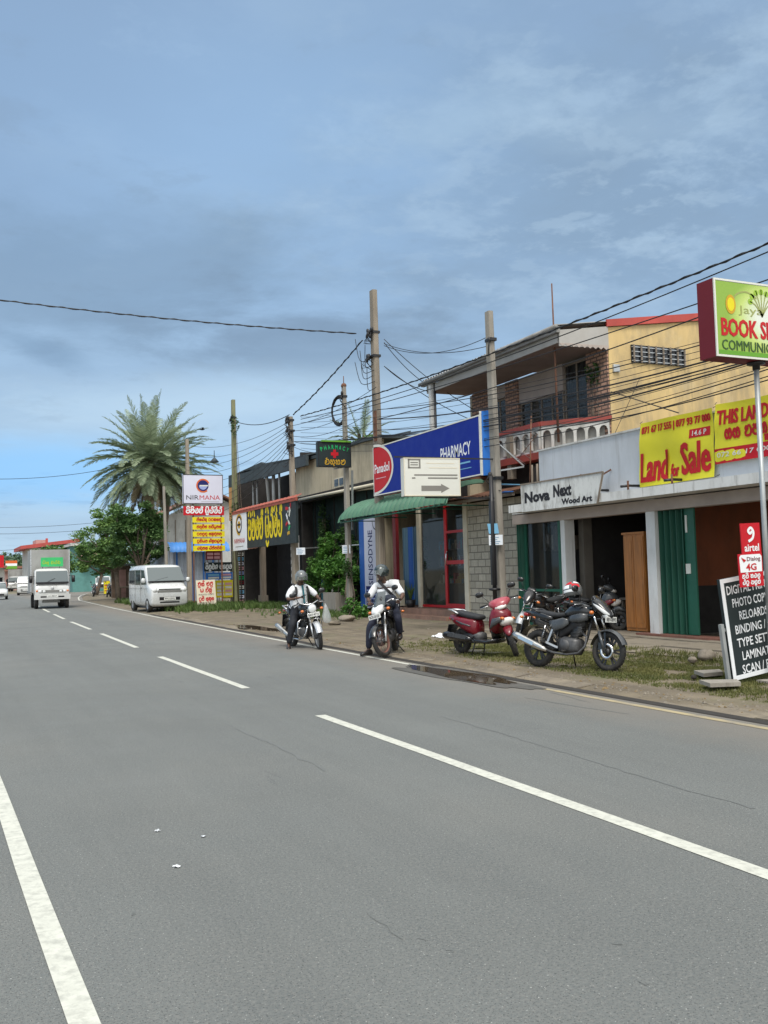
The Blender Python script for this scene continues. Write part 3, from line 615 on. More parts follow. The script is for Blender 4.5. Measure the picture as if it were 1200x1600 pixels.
# ------------------------------------------------------------------ concrete block wall and lean-to by it
t = thing('block_wall', 'unpainted grey concrete block wall between the pharmacy and the white shops', 'wall', (14.2, 23, 0))
b = MB(); b.box(14.1, 14.3, 21.4, 25.0, 0, 3.55, 'block'); b.build('blockwork', t)
b = MB(); b.box(14.06, 14.1, 24.86, 25.1, 0, 3.6, 'cream'); b.build('edge_post', t)
t = thing('lean_to_roof', 'rusty corrugated lean-to roof above the block wall', 'roof', (14.3, 23, 3.6))
b = MB(); b.grid(lambda u, v: (lerp(13.55, 16, v), lerp(21.45, 26.0, u), lerp(3.62, 4.2, v)+.02*math.sin(u*150)), 180, 1, 'rust'); b.build('sheeting', t)
b = MB(); b.bar((13.6, 21.5, 3.57), (13.6, 26, 3.57), .08, .08, 'grey_wood'); b.bar((14.2, 21.5, 3.68), (14.2, 26, 3.68), .08, .08, 'grey_wood'); b.build('rafter', t)
t = thing('water_tank', 'dark weathered tank stand beside the white parapet under the balcony', 'tank', (14.2, 20.7, 3.2))
b = MB(); b.box(14.0, 14.6, 20.25, 21.2, 3.28, 4.25, 'dark_inner'); b.build('tank_body', t)
b = MB()
for y in (20.3, 20.6, 20.9, 21.15): b.tube([(13.97, y, 3.28), (13.97, y, 4.3)], .03, 'grey_wood')
b.build('slat_cage', t)
b = MB(); b.bar((13.45, 21.9, 3.85), (13.95, 21.3, 3.78), .5, .02, 's_sky'); b.bar((13.3, 21.6, 3.62), (13.55, 21.55, 3.62), .4, .02, 's_blue2')
tag(b.build('blue_sheet'), 'small blue sheet lying on the lean-to roof beside the pole', 'sheet')
# ------------------------------------------------------------------ Sinhala lettering, drawn as pen strokes
GL = dict(
 da=[[(.15,.75),(.3,.9),(.42,.72),(.25,.58),(.08,.42),(.12,.12),(.45,0),(.8,.08),(.95,.4),(.85,.75),(.62,.85),(.5,.62),(.64,.42)]],
 ja=[[(.3,.55),(.15,.7),(.3,.9),(.5,.7),(.35,.42),(.1,.35),(.1,.08),(.4,0),(.75,.05),(.95,.4),(.8,.8),(.58,.92)]],
 ta=[[(.58,.6),(.4,.40),(.22,.58),(.36,.78),(.6,.62)],[(.25,.88),(.05,.5),(.2,.1),(.5,0),(.82,.12),(.95,.5),(.8,.88),(.55,1)]],
 la=[[(.1,.6),(.2,.85),(.4,.75),(.35,.5),(.15,.4),(.1,.15),(.35,0),(.7,.05),(.9,.35),(.9,.8),(.7,1),(.55,.85),(.6,.6)]],
 pa=[[(.3,.95),(.1,.8),(.05,.3),(.25,0),(.5,.2),(.5,.55)],[(.5,.2),(.7,0),(.95,.25),(.95,.75),(.75,.95)]],
 na=[[(.1,.35),(.3,.25),(.4,.5),(.2,.62),(.1,.35),(.2,.05),(.6,0),(.9,.25),(.92,.7),(.7,.98),(.4,.92)]],
 oo=[[(.2,.4),(.1,.6),(.3,.75),(.45,.55),(.3,.35),(.1,.3),(.15,.05),(.5,0),(.85,.1),(.95,.5),(.75,.95),(.4,.95),(.3,1.15),(.55,1.25)]],
 sa=[[(.05,.7),(.2,.92),(.35,.7),(.2,.55),(.08,.3),(.28,0),(.5,.25),(.5,.6)],[(.5,.25),(.7,0),(.95,.3),(.85,.8),(.65,.92),(.6,.6)]],
 ma=[[(.3,.45),(.45,.6),(.3,.8),(.12,.65),(.05,.35),(.25,0),(.5,.15),(.5,.5)],[(.5,.15),(.75,0),(.95,.3),(.85,.75),(.7,.87),(.6,.68),(.78,.55)]],
 va=[[(.3,.5),(.12,.62),(.3,.88),(.7,.9),(.95,.55),(.8,.1),(.4,0),(.1,.2),(.14,.45)]],
 ka=[[(.05,.8),(.2,.6),(.5,.75),(.8,.92),(.95,.5),(.75,.1),(.5,.3),(.28,.02),(.05,.2),(.2,.45),(.5,.4)]],
 e=[[(.3,.5),(.15,.65),(.3,.85),(.45,.65),(.3,.45),(.1,.3),(.2,.02),(.6,0),(.9,.2),(.95,.6),(.75,.9),(.5,.8)]])
DI = dict(i=[(.15,1.08),(.35,1.34),(.7,1.34),(.92,1.02)], ii=[(.15,1.08),(.35,1.34),(.7,1.34),(.92,1.02),(.8,.95),(.78,1.1)], h=[(.55,1.02),(.75,1.36),(1.0,1.22),(.95,1.02)], u=[(.6,-.05),(.86,-.2),(.8,-.42),(.6,-.34)], r=[(.12,-.16),(.45,-.40),(.88,-.2)])
def SIN(word):
    """'da.i ja.i' -> pen lines in a unit box."""
    out = []; x = 0; gs = word.split(' ')
    for g in gs:
        if not g: x += .55; continue
        p = g.split('.')
        for ln in GL[p[0]]: out.append([(x+a, b) for a, b in ln])
        for d in p[1:]: out.append([(x+a, b) for a, b in DI[d]])
        x += 1.16
    return [[(a/(x-.16), (b+.42)/1.8) for a, b in ln] for ln in out]
DIGITAL = SIN('da.i ja.i ta la.h  pa.r.i na.h ta.i na.h'); OSUSALA = SIN('oo sa.u sa la'); LANDWORDS = SIN('ma ma  e da ma  va.i ka.i na.ii ma ta')
def rsin(seed, n):
    r = random.Random(seed); w = []
    for i in range(n):
        w.append(r.choice(list(GL))+r.choice(['', '', '', '.i', '.h', '.u', '.r']))
        if i in (n//2-1,): w.append('')
    return SIN(' '.join(w))
def board(mb, O, U, V, w, h, m, d=.04, fr=None):            # board of thickness d whose face lies through O
    O, U, V = Vector(O), Vector(U), Vector(V); Nn = U.cross(V)
    mb.prism([O, O+U*w, O+U*w+V*h, O+V*h], -Nn*d, m)
    if fr:
        fm, fw_ = fr
        for a, c, e, f in ((0, 0, w, fw_), (0, h-fw_, w, fw_), (0, fw_, fw_, h-2*fw_), (w-fw_, fw_, fw_, h-2*fw_)):
            q = O+U*a+V*c+Nn*.003; mb.prism([q, q+U*e, q+U*e+V*f, q+V*f], Nn*.006, fm)
def patch_on(mb, O, U, V, x, y, w, h, m, e=.003):
    O, U, V = Vector(O), Vector(U), Vector(V); q = O+U*x+V*y+U.cross(V)*e
    mb.quad(q, q+U*w, q+U*w+V*h, q+V*h, m)
def poly_on(mb, O, U, V, pts, m, e=.003):
    O, U, V = Vector(O), Vector(U), Vector(V); Nn = U.cross(V)
    mb.add([O+U*a+V*c+Nn*e for a, c in pts], [tuple(range(len(pts)))], m)
def disc_on(mb, O, U, V, cx, cy, r0, r1, m, e=.004, a0=0, a1=2*PI, n=28, sy=1.0):
    O, U, V = Vector(O), Vector(U), Vector(V); Nn = U.cross(V); vs = []
    for j in range(n+1):
        t = a0+(a1-a0)*j/n
        for r_ in (r0, r1): vs.append(O+U*(cx+r_*math.cos(t))+V*(cy+r_*sy*math.sin(t))+Nn*e)
    mb.add(vs, [(2*j, 2*j+1, 2*j+3, 2*j+2) for j in range(n)], m)

# ------------------------------------------------------------------ pharmacy
t = thing('pharmacy', 'pharmacy with red-framed glass door, brick step and glazed front under a green awning', 'pharmacy', (14.3, 28, 0))
b = MB(); b.box(14.32, 19, 25.05, 25.2, 0, 4.3, 'beige_wall'); b.box(14.32, 19, 31.4, 31.5, 0, 4.3, 'beige_wall'); b.box(18.9, 19.0, 25.2, 31.4, 0, 4.3, 'inner_wall'); b.box(14.3, 14.42, 25.2, 31.4, 3.78, 4.3, 'dark_inner'); b.build('wall', t)
b = MB(); b.box(14.3, 19, 25.0, 31.5, 4.31, 4.4, 'rust'); b.build('roof', t)
b = MB(); b.box(13.75, 18.9, 25.2, 30.3, 0, .40, 'tile_step'); b.box(13.35, 13.74, 25.0, 28.9, 0, .22, 'tile_step'); b.box(14.4, 18.9, 30.3, 31.4, 0, .3, 'tile_step'); b.build('step', t)
d = MB()
for y0, y1, z0, z1 in ((25.28, 25.42, .42, 3.76), (26.62, 26.76, .42, 3.76), (25.42, 26.62, .42, .56), (25.42, 26.62, 3.6, 3.76), (25.42, 26.62, 1.78, 1.9), (25.42, 26.62, 2.75, 2.83)): d.box(14.30, 14.37, y0, y1, z0, z1, 'red_frame')
d = d.build('door', t)
b = MB(); b.box(14.33, 14.34, 25.42, 26.62, .56, 1.78, 'glass'); b.box(14.33, 14.34, 25.42, 26.62, 1.9, 2.75, 'glass'); b.box(14.33, 14.34, 25.42, 26.62, 2.83, 3.6, 'glass'); b.build('pane', d)
b = MB(); b.tube([(14.28, 26.55, 1.75), (14.22, 26.55, 1.8), (14.22, 26.5, 2.1), (14.28, 26.52, 2.2)], .018, 'chrome'); b.build('handle', d)
w = MB()
for y0, y1, z0, z1 in ((26.78, 28.4, .42, .50), (26.78, 28.4, 3.68, 3.76)): w.box(14.31, 14.36, y0, y1, z0, z1, 'red_frame')
w = w.build('shop_window', t)
b = MB(); b.box(14.33, 14.34, 26.78, 28.4, .5, 3.68, 'glass'); b.build('pane', w)
b = MB(); b.box(14.26, 14.38, 28.42, 28.62, .4, 3.76, 'cream'); b.build('pillar', t)
b = MB(); b.box(14.24, 14.36, 30.2, 30.45, .3, 3.76, 'dark_red'); b.build('pillar', t)
b = MB(); b.grid(lambda u, v: (14.5+.05*math.sin(u*70), lerp(28.65, 30.15, u), lerp(.45, 3.1, v)), 80, 1, 'curtain_blue' if 'curtain_blue' in MATS else mat('curtain_blue', (.10, .19, .27), .85, .35, 2, stretch=(3, 3, .1)))
b.grid(lambda u, v: (14.46+.04*math.sin(u*30), lerp(29.25, 29.6, u), lerp(.45, 3.1, v)), 20, 1, 'blue_paint'); b.build('curtain', t)
b = MB(); r = random.Random(5)
for z in (.42, 1.15, 1.7, 2.25): b.box(14.8, 15.2, 25.4, 28.2, z, z+.03, 'grey_wood')
for z in (1.18, 1.73, 2.28):
    for i in range(22):
        hh = r.uniform(.08, .34); y = 25.45+i*.124; b.box(14.82, 15.0, y, y+r.uniform(.06, .11), z+.002, z+hh, r.choice(['s_ivory', 's_green', 's_sky', 's_gold', 's_red', 'cream', 'inner_wall', 'inner_wall']))
b.box(14.78, 15.25, 25.4, 28.2, .4, 1.149, 'inner_wall'); b.build('shelf', t)
# awning: barrel of corrugated green sheet
def awn(u, v, dz=0.0):
    a = v*PI/2*.98; y = lerp(23.6, 31.55, u); ripple = .13*abs(math.sin(u*7.95/.34*PI))**.8-.07
    rr = 1.0; x = 13.95-1.28*math.sin(a)*rr; z = 3.45+.68*math.cos(a)
    en = max(0, (u-.93)/.07); z -= en*en*.12
    return (x-ripple*math.sin(a), y, z+ripple*math.cos(a)+dz)
t = thing('awning', 'green corrugated barrel awning over the pharmacy front', 'awning', (13.3, 27.2, 3.4))
b = MB(); b.grid(lambda u, v: awn(u, v), 528, 9, 'awning'); b.build('sheeting', t)
b = MB(); b.tube([(12.7, 23.6, 3.44), (12.7, 31.5, 3.36)], .025, 'green_frame'); b.tube([(13.95, 23.6, 4.1), (13.95, 31.5, 4.1)], .025, 'green_frame')
for y in (23.63, 25.1, 27.2, 29.3, 31.45): b.tube([(13.93-1.25*math.sin(k*PI/16), y, 3.42+.64*math.cos(k*PI/16)) for k in range(9)], .02, 'green_frame'); b.tube([(12.7, y, 3.42), (14.25, y, 3.42)], .018, 'green_frame')
b.build('frame', t)
# long blue pharmacy sign
O = Vector((12.80, 28.72, 4.08)); t = thing('shop_sign', 'long royal blue pharmacy sign with a red half-oval at its far end', 'sign', (12.8, 25, 4.0))
WS, HS = 6.95, 1.60
b = MB(); board(b, O, UYN, UZ, WS, HS, 's_blue', .12, ('s_ivory', .035))
disc_on(b, O, UYN, UZ, .06, .86, 0, 1.50, 's_ivory', .006, -PI/2, PI/2, 30, .55); disc_on(b, O, UYN, UZ, .06, .86, 0, 1.38, 's_txtred', .009, -PI/2, PI/2, 30, .54)
b.text('Panadol', O, UYN, UZ, .12, .72, 1.15, .30, 's_white', .02, .013); b.strokes([[(0, 0), (1, 0)]], O, UYN, UZ, .2, .55, .8, .1, .03, 's_pink', .013)
b.text('PHARMACY', O, UYN, UZ, 4.72, .62, 1.72, .36, 's_white', .015); b.strokes([[(0, 0), (1, .02)]], O, UYN, UZ, 4.95, .42, 1.45, .1, .045, 's_sky'); b.strokes([[(0, 0), (1, 0)]], O, UYN, UZ, 5.0, .26, 1.45, .1, .02, 's_sky')
b.build('panel', t)
b = MB(); b.prism([(12.82, 21.7, 4.06), (12.98, 21.4, 4.06), (12.98, 21.4, 5.76), (12.82, 21.7, 5.76)], (.03, .01, 0), 's_blue2'); board(b, (12.79, 21.765, 4.07), UYN, UZ, .03, 1.70, 's_ivory', .1); b.build('return_panel', t)
b = MB()
for y in (22.2, 24.5, 27.0, 28.5): b.bar((12.95, y, 5.5), (14.4, y, 4.4), .04, .04, 'steel'); b.bar((12.95, y, 4.15), (14.4, y, 4.38), .04, .04, 'steel')
b.build('bracket', t)
# white arrow box sign on an arm from the near pole
t = thing('box_sign', 'white rectangular box sign with a grey arrow pointing right', 'sign', (11.2, 21.35, 3.9))
P0 = AY(632, 775, 21.3); P1 = AY(722, 771, 21.05); P2 = AY(720, 712, 21.05); U = Vector((P1.x-P0.x, -.18, 0)); WB = U.length; U.normalize(); HB = P2.z-P1.z
b = MB(); board(b, P0, U, UZ, WB, HB, 's_ivory', .24, ('s_cream', .02))
for x, y, w_, h_ in ((.10, .72, .30, .04), (.10, .93, .30, .04), (.10, .72, .04, .25), (.36, .72, .04, .25), (.16, .80, .18, .03), (.16, .86, .18, .03)): patch_on(b, P0, U, UZ, x*WB/1.35, y*HB, w_*WB/1.35, h_*HB, 's_grey')
for i, (y, x0, x1) in enumerate(((.86, .4, .9), (.74, .45, .95), (.55, .18, .95), (.47, .42, .95), (.47, .14, .2))): b.strokes([[(0, 0), (1, 0)]], P0, U, UZ, x0*WB, y*HB, (x1-x0)*WB, .1, .02 if i < 2 else .035, 's_cream' if i < 2 else 's_grey', .004)
poly_on(b, P0, U, UZ, [(.30*WB, .13*HB), (.65*WB, .13*HB), (.65*WB, .08*HB), (.80*WB, .20*HB), (.65*WB, .32*HB), (.65*WB, .27*HB), (.30*WB, .27*HB)], 's_grey')
b.build('panel', t)
b = MB(); q = P0+UZ*(HB+.03); b.bar(q-U*.2+Vector((0, .1, 0)), (13.0, 21.35, q.z), .035, .035, 'black_plastic'); b.bar(P0+U*.6-UZ*.03+Vector((0, .12, 0)), (13.0, 21.35, P0.z-.03), .035, .035, 'black_plastic'); b.build('arm', t)
# tall white banner left of the pharmacy
O = Vector((14.2, 33.35, .28)); t = thing('vertical_banner', 'tall white vertical banner with blue edge and lettering running upwards', 'banner', (14.2, 32.3, .2))
b = MB(); board(b, O, UYN, UZ, 1.98, 3.3, 's_lav', .05); patch_on(b, O, UYN, UZ, 0, 0, .46, 3.3, 'blue_paint'); patch_on(b, O, UYN, UZ, .55, .05, 1.3, .75, 's_navy')
for i in range(4): b.strokes([[(0, 0), (1, 0)]], O, UYN, UZ, .6, .2+i*.15, .9, .1, .05, 's_lblue', .006)
b.text('SENSODYNE', O, UZ, -UYN, .85, -1.22, 2.0, .40, 's_navy', .01)
b.strokes([[(0, .9), (.25, .3), (1, 0)]], O, UYN, UZ, 1.25, 2.8, .5, .4, .04, 's_ink'); b.build('panel', t)
# air conditioner and potted plant on the step
t = thing('air_conditioner', 'grey outdoor air conditioner unit standing by the cream pillar of the pharmacy', 'air conditioner', (13.9, 29.7, .4))
b = MB(); b.box(13.75, 14.1, 29.3, 30.15, .44, 1.3, 's_cream'); b.build('casing', t)
b = MB(); b.lathe([(.30, 0), (.34, -.012), (.36, 0)], (13.746, 29.62, .88), 'black_plastic', 24, 'x')
for i in range(7): b.lathe([(.04*i+.02, -.004), (.04*i+.03, -.004)], (13.745, 29.62, .88), 's_grey', 20, 'x')
b.build('fan_grille', t)
b = MB(); b.box(13.78, 14.06, 29.35, 29.45, .40, .438, 'black_plastic'); b.box(13.78, 14.06, 30.0, 30.1, .40, .438, 'black_plastic'); b.build('foot', t)
t = thing('potted_plant', 'small spiky succulent in a dark pot by the pharmacy step', 'plant', (13.95, 28.5, .4))
b = MB(); b.lathe([(.0, 0), (.13, 0), (.17, .26), (.15, .26), (.0, .22)], (13.95, 28.55, .40), 'black_plastic', 16, 'z'); b.build('pot', t)
b = MB(); r = random.Random(3)
for i in range(22):
    a = r.uniform(0, 6.28); l = r.uniform(.25, .6); q = Vector((13.95, 28.55, .62)); b.tube([q, q+Vector((math.cos(a)*l*.15, math.sin(a)*l*.15, l*.6)), q+Vector((math.cos(a)*l*.35, math.sin(a)*l*.35, l))], [.025, .02, .004], 'grass_green', 5)
b.build('leaves', t)
# ------------------------------------------------------------------ beige building with netted lower front
t = thing('beige_building', 'stained beige building with a blank upper wall and dark netted open ground floor', 'building', (15, 36, 0))
def A(px, py, X=14.3): return AX(px, py, X)
pl = [A(462, 777), A(592, 763), A(592, 682), A(560, 690), A(500, 712), A(462, 722)]
b = MB(); b.prism(pl, (.2, 0, 0), 'beige_wall'); b.box(14.5, 19, 31.6, 31.75, 3.4, 6.2, 'beige_wall'); b.build('wall', t)
b = MB(); b.prism([A(458, 724, 14.15), A(500, 714, 14.15), A(560, 692, 14.15), A(592, 684, 14.15), A(592, 680, 14.15), A(560, 687, 14.15), A(500, 709, 14.15), A(458, 720, 14.15)], (4, 0, .1), 'dark_roof'); b.build('roof', t)
f = MB(); q0, q1 = A(523, 763, 14.26), A(538, 744, 14.26); f.box(14.24, 14.28, q1.y, q0.y, q0.z, q1.z, 'cream')
f = f.build('window', t); b = MB()
for k in (0, 1): b.box(14.22, 14.238, lerp(q1.y, q0.y, .06+.5*k), lerp(q1.y, q0.y, .44+.5*k), q0.z+.06, q1.z-.05, 'glass_dark')
b.build('pane', f)
b = MB(); b.box(14.25, 14.6, 31.6, 40.2, 4.72, 4.98, 'dark_inner'); b.tube([(14.2, 31.6, 4.78), (14.2, 40, 4.85)], .06, 's_cream'); b.tube([(14.3, 32, 2.62), (14.3, 40, 2.70)], .025, 'steel'); b.build('beam', t)
b = MB(); b.box(14.9, 14.95, 31.6, 40.2, 0, 4.8, 'net'); b.box(18, 18.2, 31.6, 40.2, 0, 4.8, 'dark_inner')
for i in range(8): b.bar((14.88, 31.8+i*1.15, 0), (14.88, 31.8+i*1.15, 4.75), .05, .05, 'dark_inner')
b.build('net_screen', t)
b = MB(); b.box(13.9, 14.1, 36.3, 36.7, 0, 1.35, 'teal_post'); tag(b.build('gate_post'), 'teal painted square post standing in front of the bush', 'post')
b = MB(); b.box(13.4, 14.2, 33.9, 35.2, 0, .85, 'concrete_grey'); tag(b.build('concrete_block'), 'low mossy concrete block beside the slim pole', 'block')
b = MB(); b.lathe([(0, 0), (.05, 0), (.055, .16), (.022, .22), (.022, .27), (0, .27)], (13.7, 34.9, .852), 's_ivory', 12, 'z'); tag(b.build('plastic_bottle'), 'small white bottle standing on the low concrete block', 'bottle')
# ------------------------------------------------------------------ digital printing shop
t = thing('printing_shop', 'two-storey printing shop with an open dark veranda above a tiled strip', 'shop', (15, 45, 0))
b = MB(); b.prism([A(357, 762, 13.9), A(478, 727, 13.9), A(478, 712, 13.9), A(412, 724, 13.9), A(408, 722, 13.9), A(357, 745, 13.9)], (.12, 0, 0), 'dark_roof'); b.prism([A(357, 745, 13.9), A(478, 712, 13.9), A(478, 712, 13.9)+Vector((5, 0, 1.2)), A(357, 745, 13.9)+Vector((5, 0, 1.2))], (0, 0, .06), 'dark_roof'); b.build('roof', t)
b = MB(); b.box(17, 17.2, 40.2, 52, 0, 7, 'dark_inner'); b.box(14.4, 17, 40.2, 40.35, 0, 7, 'dark_inner'); b.box(14.4, 17, 51.8, 52, 0, 7, 'dark_inner'); b.box(14.35, 17, 40.35, 51.8, 4.5, 4.65, 'dark_inner'); b.box(14.3, 14.5, 51.0, 51.9, 4.6, 6.5, 'orange_wall'); b.build('wall', t)
q = [A(364, 803, 13.8), A(462, 784, 13.8)]
b = MB(); b.grid(lambda u, v: (lerp(12.58, 12.95, v), lerp(AX(364, 800, 12.65).y, AX(462, 780, 12.65).y, u), lerp(4.60, 4.78, v)+.03*abs(math.sin(u*60))), 240, 1, 'terracotta'); b.box(12.6, 12.7, AX(463, 780, 12.65).y, AX(364, 800, 12.65).y, 4.50, 4.64, 'terracotta'); b.build('tile_strip', t)
for px in (396, 402, 428, 437):
    p = A(px, 780, 14.45); b = MB(); b.tube([(14.45, p.y, 4.66), (14.45, p.y, 6.9)], .055 if px != 428 else .09, 'pipe_white'); b.build('veranda_post', t)
b = MB(); p = A(421, 780, 14.3); p2 = A(411, 733, 14.0); b.tube([(14.3, p.y, 4.7), (14.25, p.y+.3, 6.7), (14.0, p2.y, 6.85)], .08, 'pipe_white'); b.build('downpipe', t)
p = A(411, 946, 13.9); b = MB(); b.box(13.8, 14.05, p.y-.12, p.y+.12, .05, 3.3, 'grey_wood'); b.box(13.74, 14.1, p.y-.22, p.y+.22, .05, .6, 'concrete'); b.build('column', t)
b = MB(); b.box(14.0, 14.3, 40.4, 40.7, .05, 3.3, 'white_wall'); r = random.Random(9)
for i in range(9): b.box(13.99, 13.998, 40.44, 40.66, .4+i*.3, .55+i*.3, 's_ink')
b.build('lettered_pillar', t)
b = MB(); b.grid(lambda u, v: (lerp(13.6, 14.4, v), lerp(49.4, 44.5, u), lerp(2.85, 3.15, v)+.03*abs(math.sin(u*30))), 80, 1, 'rust'); b.build('lower_eave', t)
b = MB(); b.box(16.6, 16.65, 44.4, 45.2, 1.1, 1.8, 's_grey'); b.build('notice', t)
O = AX(365, 859, 12.65); O1 = AX(463, 838, 12.65); t = thing('shop_sign', 'black sign with tall yellow Sinhala lettering and a white panel at its far end', 'sign', (13.7, 45.6, 3.1))
WD = O.y-O1.y; SX = WD/10.3; UYS = UYN*1.0; b = MB(); board(b, O, UYN, UZ, WD, 1.72, 's_dark', .1); board(b, O+Vector((-.02, .02, -.06)), UYN, UZ, 2.6*SX, 1.80, 's_white', .05)
disc_on(b, O, UYN, UZ, 1.25*SX, 1.15, .36, .46, 's_ink', .03, 0, 2*PI, 28, .9); disc_on(b, O, UYN, UZ, 1.25*SX, 1.15, .46, .56, 's_gold', .03, .5, 5.0, 28, .9); disc_on(b, O, UYN, UZ, 1.25*SX, 1.15, 0, .22, 's_gold', .03, 0, 2*PI, 20, .8); patch_on(b, O, UYN, UZ, 1.25*SX-.27, 1.1, .54, .1, 's_ink', .034)
b.text('NIRMANA', O, UYN, UZ, .3*SX, .28, 2.0*SX, .22, 's_txtred', 0, .03); b.strokes([[(0, 0), (1, 0)]], O, UYN, UZ, .5*SX, .12, 1.5*SX, .1, .03, 's_grey', .03)
b.strokes(DIGITAL, O, UYN, UZ, 2.85*SX, .0, 5.5*SX, 1.72, .15, 's_yel2', .01)
# colourful printed flourish at the near end
for i, (x, y, a, l, m_) in enumerate(((8.9, 1.45, -.3, .5, 's_red'), (9.2, 1.3, .5, .5, 's_ivory'), (9.4, 1.1, 1.2, .5, 's_ivory'), (9.2, .95, 2.0, .5, 's_white'), (8.9, .75, .6, .4, 's_red'), (9.3, .55, 1.0, .4, 's_green'), (9.5, .75, 2.4, .5, 's_ivory'), (9.1, .4, .2, .35, 's_gold'), (9.6, 1.4, 1.5, .4, 's_red'))): b.strokes([[(0, 0), (.5*math.cos(a), .5*math.sin(a)+.1), (math.cos(a), math.sin(a))]], O, UYN, UZ, x*SX, y, l*SX, l*.6, .13, m_, .012)
b.build('panel', t)
# ------------------------------------------------------------------ roadside sign tower and boards at the printing shop
Yt = 46.0
def TY(px, py): return AY(px, py, Yt)
def trect(px0, py0, px1, py1, Y=Yt): a = AY(px0, py1, Y); c = AY(px1, py0, Y); a2 = AY(px1, py1, Y); return a, c.x-a.x, AY(px0, py0, Y).z-a.z
t = thing('sign_tower', 'tall roadside sign stack: pale logo panel on top, red strip, five yellow strips below', 'sign', (11.2, 46, 0))
O, w, h = trect(286, 741, 348, 787); b = MB(); board(b, O, UX, UZ, w, h, 's_lav', .12, ('s_ink', .03))
cx, cy = w*.5, h*.62; disc_on(b, O, UX, UZ, cx, cy, .27, .34, 's_orange', .008, .4, 5.4); disc_on(b, O, UX, UZ, cx, cy, .20, .27, 's_navy', .008); disc_on(b, O, UX, UZ, cx, cy, 0, .20, 's_lblue', .007, PI, 2*PI); disc_on(b, O, UX, UZ, cx, cy, 0, .20, 's_navy', .007, 0, PI); patch_on(b, O, UX, UZ, cx-.17, cy-.03, .42, .06, 's_ivory', .010)
b.text('NIR', O, UX, UZ, w*.08, h*.14, w*.31, h*.15, 's_ink', .0); b.text('MANA', O, UX, UZ, w*.41, h*.14, w*.51, h*.15, 's_txtred', .0); b.strokes([[(0, 0), (1, 0)]], O, UX, UZ, w*.45, h*.07, w*.45, .1, .015, 's_grey'); b.build('logo_panel', t)
O, w, h = trect(287, 791, 350, 805); b = MB(); board(b, O, UX, UZ, w, h, 's_red', .08); b.strokes(DIGITAL, O, UX, UZ, w*.06, h*.03, w*.88, h*.95, .055, 's_white'); b.build('red_strip', t)
for i in range(5):
    O, w, h = trect(301, 808+i*11.2, 350.5, 816.5+i*11.2); O.x += .01*i; b = MB(); board(b, O, UX, UZ, w, h, 's_yellow', .06); b.strokes(rsin(i+3, 9), O, UX, UZ, w*.12, h*.1, w*.78, h*.85, .035, 's_txtred'); b.build('yellow_strip', t)
b = MB()
for px in (303, 347): q = AY(px, 900, Yt+.12); b.bar((q.x, Yt+.12, 0), (q.x, Yt+.12, TY(px, 742).z), .06, .06, 'rust')
b.build('post', t)
for nm, rc, bc, lab, rows in (('hanging_board', (322, 861, 345, 875), 's_maroon', 'small maroon board with pale lettering under the yellow strips', ('s_pink',)*2), ('service_board', (319, 879, 364, 893), 's_dark', 'dark board with white Sinhala lettering between the tower and the shop', None),
                              ('service_board', (322, 895, 364, 906), 's_blue2', 'narrow blue board with pale squares below the dark Sinhala board', ('s_ivory', 's_sky')), ('service_board', (337, 907, 364, 934), 's_yellow', 'pale green board with yellow edges leaning near the shop column', ('s_ivory',)*4)):
    O, w, h = trect(*rc, Y=47.6); b = MB(); board(b, O, UX, UZ, w, h, bc, .05)
    if rows is None: b.strokes(rsin(31, 8), O, UX, UZ, w*.05, h*.05, w*.9, h*.9, .05, 's_white')
    else:
        for i, m_ in enumerate(rows):
            patch_on(b, O, UX, UZ, w*.08, h*(.12+.8*i/len(rows)), w*.4, h*.55/len(rows), m_); patch_on(b, O, UX, UZ, w*.55, h*(.12+.8*i/len(rows)), w*.38, h*.55/len(rows), 's_pink' if i % 2 else m_)
    b.bar(O+Vector((.1, .08, -O.z)), O+Vector((.1, .08, h)), .04, .04, 'grey_wood'); b.bar(O+Vector((w-.1, .08, -O.z)), O+Vector((w-.1, .08, h)), .04, .04, 'grey_wood')
    tag(b.build(nm), lab, 'sign', 'boards beside the printing shop')
O, w, h = trect(371, 861, 382, 945, Y=45.9); b = MB(); board(b, O, UX, UZ, w, h, 's_ink', .08, ('s_grey', .025)); r = random.Random(2)
for i in range(11): patch_on(b, O, UX, UZ, w*.14, h*(.03+i*.088), w*.72, h*.06, ['s_pink', 's_lav', 's_sky', 's_ivory', 's_maroon', 's_green', 's_lblue'][i % 7], .006); b.strokes([[(0, 0), (1, 0)]], O, UX, UZ, w*.2, h*(.06+i*.088), w*.55, .1, .04, 's_ink', .010)
tag(b.build('price_column'), 'tall black column board with a ladder of coloured strips', 'sign')
O, w, h = trect(309, 904, 338, 951, Y=43.4); t = thing('poster_board', 'cream board with red lettering leaning by the grass next to the van', 'sign', (O.x+w/2, 43.4, 0)); O.z = .06
U = Vector((1, 0, .02)).normalized(); V = Vector((-.06, .12, 1)).normalized(); V = (V-U*V.dot(U)).normalized()
b = MB(); board(b, O, U, V, w, h, 's_cream', .04); b.strokes(rsin(51, 4), O, U, V, w*.08, h*.74, w*.8, h*.24, .04, 's_txtred'); b.strokes(rsin(52, 3), O, U, V, w*.2, h*.54, w*.6, h*.22, .04, 's_txtred'); b.text('PHOTO COPY', O, U, V, w*.1, h*.48, w*.8, h*.05, 's_ink', .01); b.strokes(rsin(53, 5), O, U, V, w*.1, h*.26, w*.78, h*.2, .035, 's_txtred'); b.text('PRINT OUT', O, U, V, w*.12, h*.21, w*.76, h*.05, 's_ink', .01)
for i in range(3): b.strokes([[(0, 0), (1, 0)]], O, U, V, w*.12, h*(.07+.05*i), w*.5, .1, .03, 's_grey')
